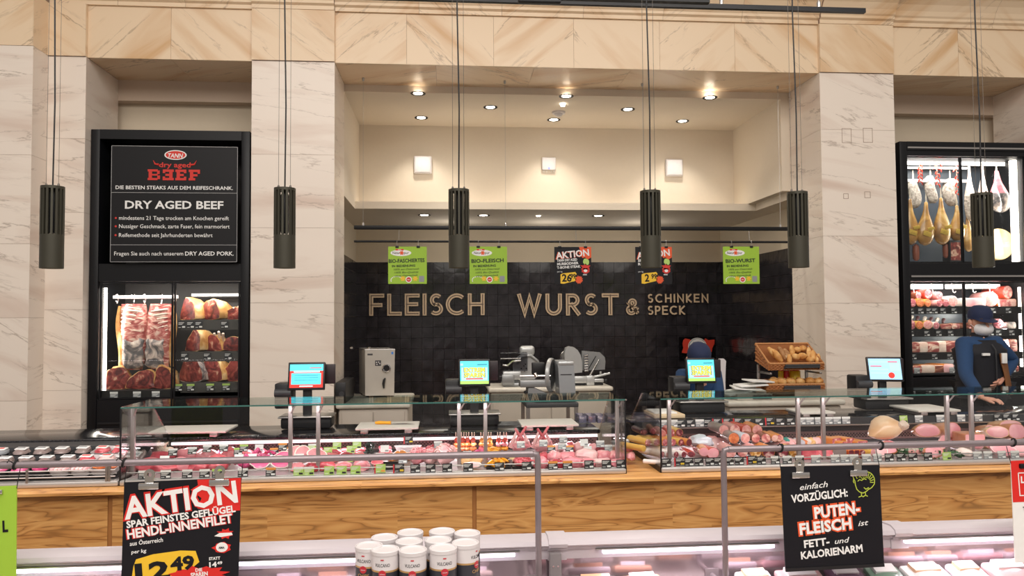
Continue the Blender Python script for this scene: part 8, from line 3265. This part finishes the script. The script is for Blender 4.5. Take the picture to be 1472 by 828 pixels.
def person(label, head, nod, sh, el, wr, hip, hands, mask=True, vest=True, facing=0.0, base=None):
    """joints: sh/el/wr = (left, right) as seen; head = skull centre"""
    hd = Vector(head)
    hipc = Vector(hip)
    shc = (Vector(sh[0]) + Vector(sh[1])) / 2
    t = thing('person', label, 'person', (hipc.x, hipc.y, 0))
    neck = shc * .62 + hd * .38 + Vector((0, .02, 0))
    chest = shc + Vector((0, .01, -.13))
    mid = chest.lerp(hipc, .5)
    V = [hipc, mid, chest, shc + Vector((0, .015, -.02)), neck, hd + Vector((0, .01, -.07)), hd + Vector((0, .015, .02)), hd + Vector((0, .02, .075))]
    E = [(0, 1), (1, 2), (2, 3), (3, 4), (4, 5), (5, 6), (6, 7)]
    Rr = [(.15, .105), (.135, .10), (.145, .10), (.085, .065), .056, (.066, .078), (.076, .094), (.058, .075)]
    for q in (0, 1):
        b = len(V)
        V += [Vector(sh[q]), Vector(sh[q]).lerp(Vector(el[q]), .5), Vector(el[q]), Vector(el[q]).lerp(Vector(wr[q]), .5), Vector(wr[q])]
        E += [(3, b), (b, b + 1), (b + 1, b + 2), (b + 2, b + 3), (b + 3, b + 4)]
        Rr += [.055, .048, .040, .038, .027]
    arms = (8, 13)
    for q, sx in ((0, -1), (1, 1)):
        b = len(V)
        V += [hipc + Vector((sx * .09, 0, -.06)), Vector((hipc.x + sx * .10, hipc.y + .0, .50)), Vector((hipc.x + sx * .10, hipc.y + .03, .09)), Vector((hipc.x + sx * .11, hipc.y - .10, .045))]
        E += [(0, b), (b, b + 1), (b + 1, b + 2), (b + 2, b + 3)]
        Rr += [.088, .058, .040, .04]
    a = skin_mb(V, E, Rr)
    fx = Vector((math.sin(facing), -math.cos(facing), -nod)).normalized()
    rt_ = Vector((math.cos(facing), math.sin(facing), 0))
    upv = rt_.cross(fx) * -1
    if upv.z < 0:
        upv = -upv
    hc = hd + Vector((0, .015, 0))
    a.tube([hc + fx * .085 + upv * .022, hc + fx * .103 + upv * .0, hc + fx * .112 - upv * .022, hc + fx * .092 - upv * .032], [.008, .011, .014, .008], 8)
    for s in (-1, 1):
        a.ball(hc + rt_ * s * .082 - fx * .005 + upv * .0, (.014, .024, .034), 2)
    for wq, td, sd_, up_ in hands:
        fingers(a, wr[wq], td, sd_, up_)
    a.build('body', [M['skin']], t, ang=80)
    for s in (-1, 1):
        b = MB()
        b.ball(hc + fx * .084 + rt_ * s * .032 + upv * .025, (.012, .008, .007), 2)
        b.build('eye', [flat('eye_white', 'e6e0da', .3)], t)
        b = MB()
        b.ball(hc + fx * .0915 + rt_ * s * .032 + upv * .025, .0052, 1)
        b.build('iris', [M['black_plastic']], t)
        b = MB()
        b.tube([hc + fx * .088 + rt_ * s * .016 + upv * .043, hc + fx * .090 + rt_ * s * .034 + upv * .047, hc + fx * .082 + rt_ * s * .052 + upv * .042], .004, 6)
        b.build('eyebrow', [flat('hair_brown', '4a382c', .8)], t)
    # shirt over torso and arms
    V2 = [hipc, mid, chest, shc + Vector((0, .015, -.01))] + V[8:18]
    E2 = [(0, 1), (1, 2), (2, 3)] + [(3, 4), (4, 5), (5, 6), (6, 7), (7, 8), (3, 9), (9, 10), (10, 11), (11, 12), (12, 13)]
    V2[8] = V2[7].lerp(V2[8], .86)
    V2[13] = V2[12].lerp(V2[13], .86)
    R2 = [(.165, .12), (.15, .115), (.17, .125), (.115, .10)] + [.080, .066, .058, .052, .043] * 2
    skin_mb(V2, E2, R2).build('shirt', [M['shirt_blue']], t, ang=80)
    b = MB()
    rg = []
    for v, rx, ry in ((0, .060, .062), (.4, .066, .068), (1, .07, .072)):
        c = neck + Vector((0, 0, .03 - .075 * v))
        rg.append(ring(c, rx, ry, 18, pw=1))
    b.loft(rg, caps=False)
    b.loft([[(x * .97 + neck.x * .03, y * .97 + neck.y * .03, z) for x, y, z in r] for r in rg], caps=False)
    b.build('collar', [M['vest_navy' if vest else 'shirt_blue']], t, ang=80)
    if vest:
        b = MB()
        rg = []
        for i in range(25):
            v = i / 24
            c = (shc + Vector((0, .015, .035))).lerp(hipc + Vector((0, 0, -.12)), v)
            rx = .125 + .085 * min(1, v * 6.0) - .025 * math.sin(PI * min(1, max(0, v - .2) / .8)) + .004 * math.cos(i * PI)
            ry = .10 + .065 * min(1, v * 5) + .004 * math.cos(i * PI)
            rg.append(ring(c, rx, ry, 28))
        b.loft(rg)
        b.build('quilted_vest', [M['vest_navy']], t, ang=80)
        fr_y = lambda v: (shc.lerp(hipc, v)).y - .180
        b = MB()
        b.tube([(shc.x + .012 + .02 * v, fr_y(v) + .01 - .008 * math.sin(PI * v) + (.04 if v == 0 else 0), shc.z + (hipc.z - .1 - shc.z) * v) for v in (0, .1, .3, .6, 1)], .005, 6)
        b.build('zip', [M['dark_gray']], t)
        b = MB()
        p = shc.lerp(hipc, .24)
        b.box(p.x - .10, p.x - .035, p.y - .170, p.y - .150, p.z - .012, p.z + .010, 0, .003)
        b.build('name_badge', [M['label_white']], t)
        b = MB()
        rg = []
        for v, x0, x1 in ((.22, .045, .075), (.30, .045, .10), (.45, .05, .12), (.75, .075, .135), (1.25, .09, .16)):
            c = shc.lerp(hipc, v)
            yy = c.y - .172
            rg.append([(c.x + x0, yy - .006, c.z), (c.x + x1, yy + .012, c.z), (c.x + x1, yy + .022, c.z), (c.x + x0, yy + .006, c.z)])
        b.loft(rg)
        b.build('apron_strip', [M['apron_brown']], t, ang=80)
        b = MB()
        p = shc.lerp(hipc, .36)
        b.box(p.x + .055, p.x + .10, p.y - .188, p.y - .170, p.z - .035, p.z + .05, 0, .003)
        b.build('paper_tag', [M['label_white']], t)
    skin_mb([hipc + Vector((0, 0, .0))] + V[18:21] + V[22:25], [(0, 1), (1, 2), (2, 3), (0, 4), (4, 5), (5, 6)], [(.17, .125), .10, .075, .06, .10, .075, .06]).build('trousers', [M['trousers']], t, ang=80)
    for q, sx in ((0, -1), (1, 1)):
        b = MB()
        c = Vector((hipc.x + sx * .105, hipc.y - .02, 0))
        b.ball(c + Vector((0, -.03, .035)), (.052, .14, .055), 2, fn=lambda q_, d_: Vector((q_.x, q_.y, max(q_.z, -.034))))
        b.build('shoe', [M['black_plastic']], t, ang=80)
    # cap
    b = MB()
    rg = []
    for v, k in ((-.01, 1.0), (.02, 1.02), (.05, .98), (.08, .82), (.098, .55), (.106, .2)):
        c = hc + upv * (.045 + v) - fx * .004
        rg.append([tuple(c + rt_ * (.090 * k * math.cos(q)) + fx * (.104 * k * math.sin(q))) for q in [2 * PI * i / 24 for i in range(24)]])
    b.loft(rg)
    cp = b.build('cap', [M['cap_navy']], t, ang=70)
    b = MB()
    top_, bot_ = [], []
    for i in range(13):
        q = PI * (.12 + .76 * i / 12)
        top_.append((math.cos(q), math.sin(q)))
    inn = [hc + upv * .040 + rt_ * (.088 * c) + fx * (.100 * s) for c, s in top_]
    out = [hc + upv * (.032 - .012 * s) + rt_ * (.086 * c) + fx * (.085 + .085 * s) for c, s in top_]
    n_ = len(inn)
    b._add(inn + out + [p + upv * .004 for p in inn] + [p + upv * .004 for p in out], [(i, i + 1, n_ + i + 1, n_ + i) for i in range(n_ - 1)] + [(2 * n_ + i + 1, 2 * n_ + i, 3 * n_ + i, 3 * n_ + i + 1) for i in range(n_ - 1)] + [(n_ + i, n_ + i + 1, 3 * n_ + i + 1, 3 * n_ + i) for i in range(n_ - 1)] + [(i + 1, i, 2 * n_ + i, 2 * n_ + i + 1) for i in range(n_ - 1)])
    b.build('peak', [M['cap_navy']], cp, ang=60)
    if mask:
        b = MB()
        rg = []
        for s, o_ in ((1, .050), (.92, .075), (.7, .105), (.35, .124), (.05, .128)):
            rg.append([tuple(hc + fx * o_ - upv * .042 + rt_ * (.080 * s * math.copysign(abs(math.cos(q)) ** .8, math.cos(q))) + upv * ((.050 if math.sin(q) > 0 else .064) * s * math.sin(q))) for q in [2 * PI * i / 24 for i in range(24)]])
        b.loft(rg)
        mk = b.build('face_mask', [M['mask_white']], t, ang=80)
        b = MB()
        for s in (-1, 1):
            b.tube([hc + rt_ * s * .076 + fx * .045 - upv * .03, hc + rt_ * s * .088 + fx * .01 - upv * .01, hc + rt_ * s * .092 - fx * .02 + upv * .01], .0018, 5)
        b.build('mask_strap', [M['mask_white']], mk)
    return t


Yq = 6.2
hd1 = at(1410.5, 464, Yq)
s0, s1 = at(1386, 495, Yq), at(1431, 494, Yq)
w0 = at(1411, 572, 5.62)
w1 = at(1440, 544, Yq - .12)
person('man in navy cap, white face mask and quilted vest leaning on the counter', hd1, .12, (s0, s1), (at(1388, 539, 5.98), at(1456, 519, Yq + .06)), (w0, w1), at(1411, 551, Yq + .03),
       [(0, (.55, -.75, -.14), (.8, .6, 0), (0, 0, 1)), (1, (-.8, -.3, -.45), (0, -.6, .8), (.3, -.9, -.2))], facing=-.10)
Yp2 = 6.15
hd2 = at(1004, 519, Yp2 - .22)
s2, s3 = at(982, 541, Yp2), at(1028, 541, Yp2)
person('person in navy cap and blue shirt bent behind the scale right of the slicers', hd2, .75, (s2, s3), (at(978, 575, Yp2 - .12), at(1032, 575, Yp2 - .12)), (at(992, 588, Yp2 - .36), at(1018, 588, Yp2 - .36)), at(1005, 592, Yp2 + .22),
       [(0, (.3, -.8, -.2), (.9, .3, 0), (0, 0, 1)), (1, (-.3, -.8, -.2), (-.9, .3, 0), (0, 0, 1))], mask=True, vest=False)
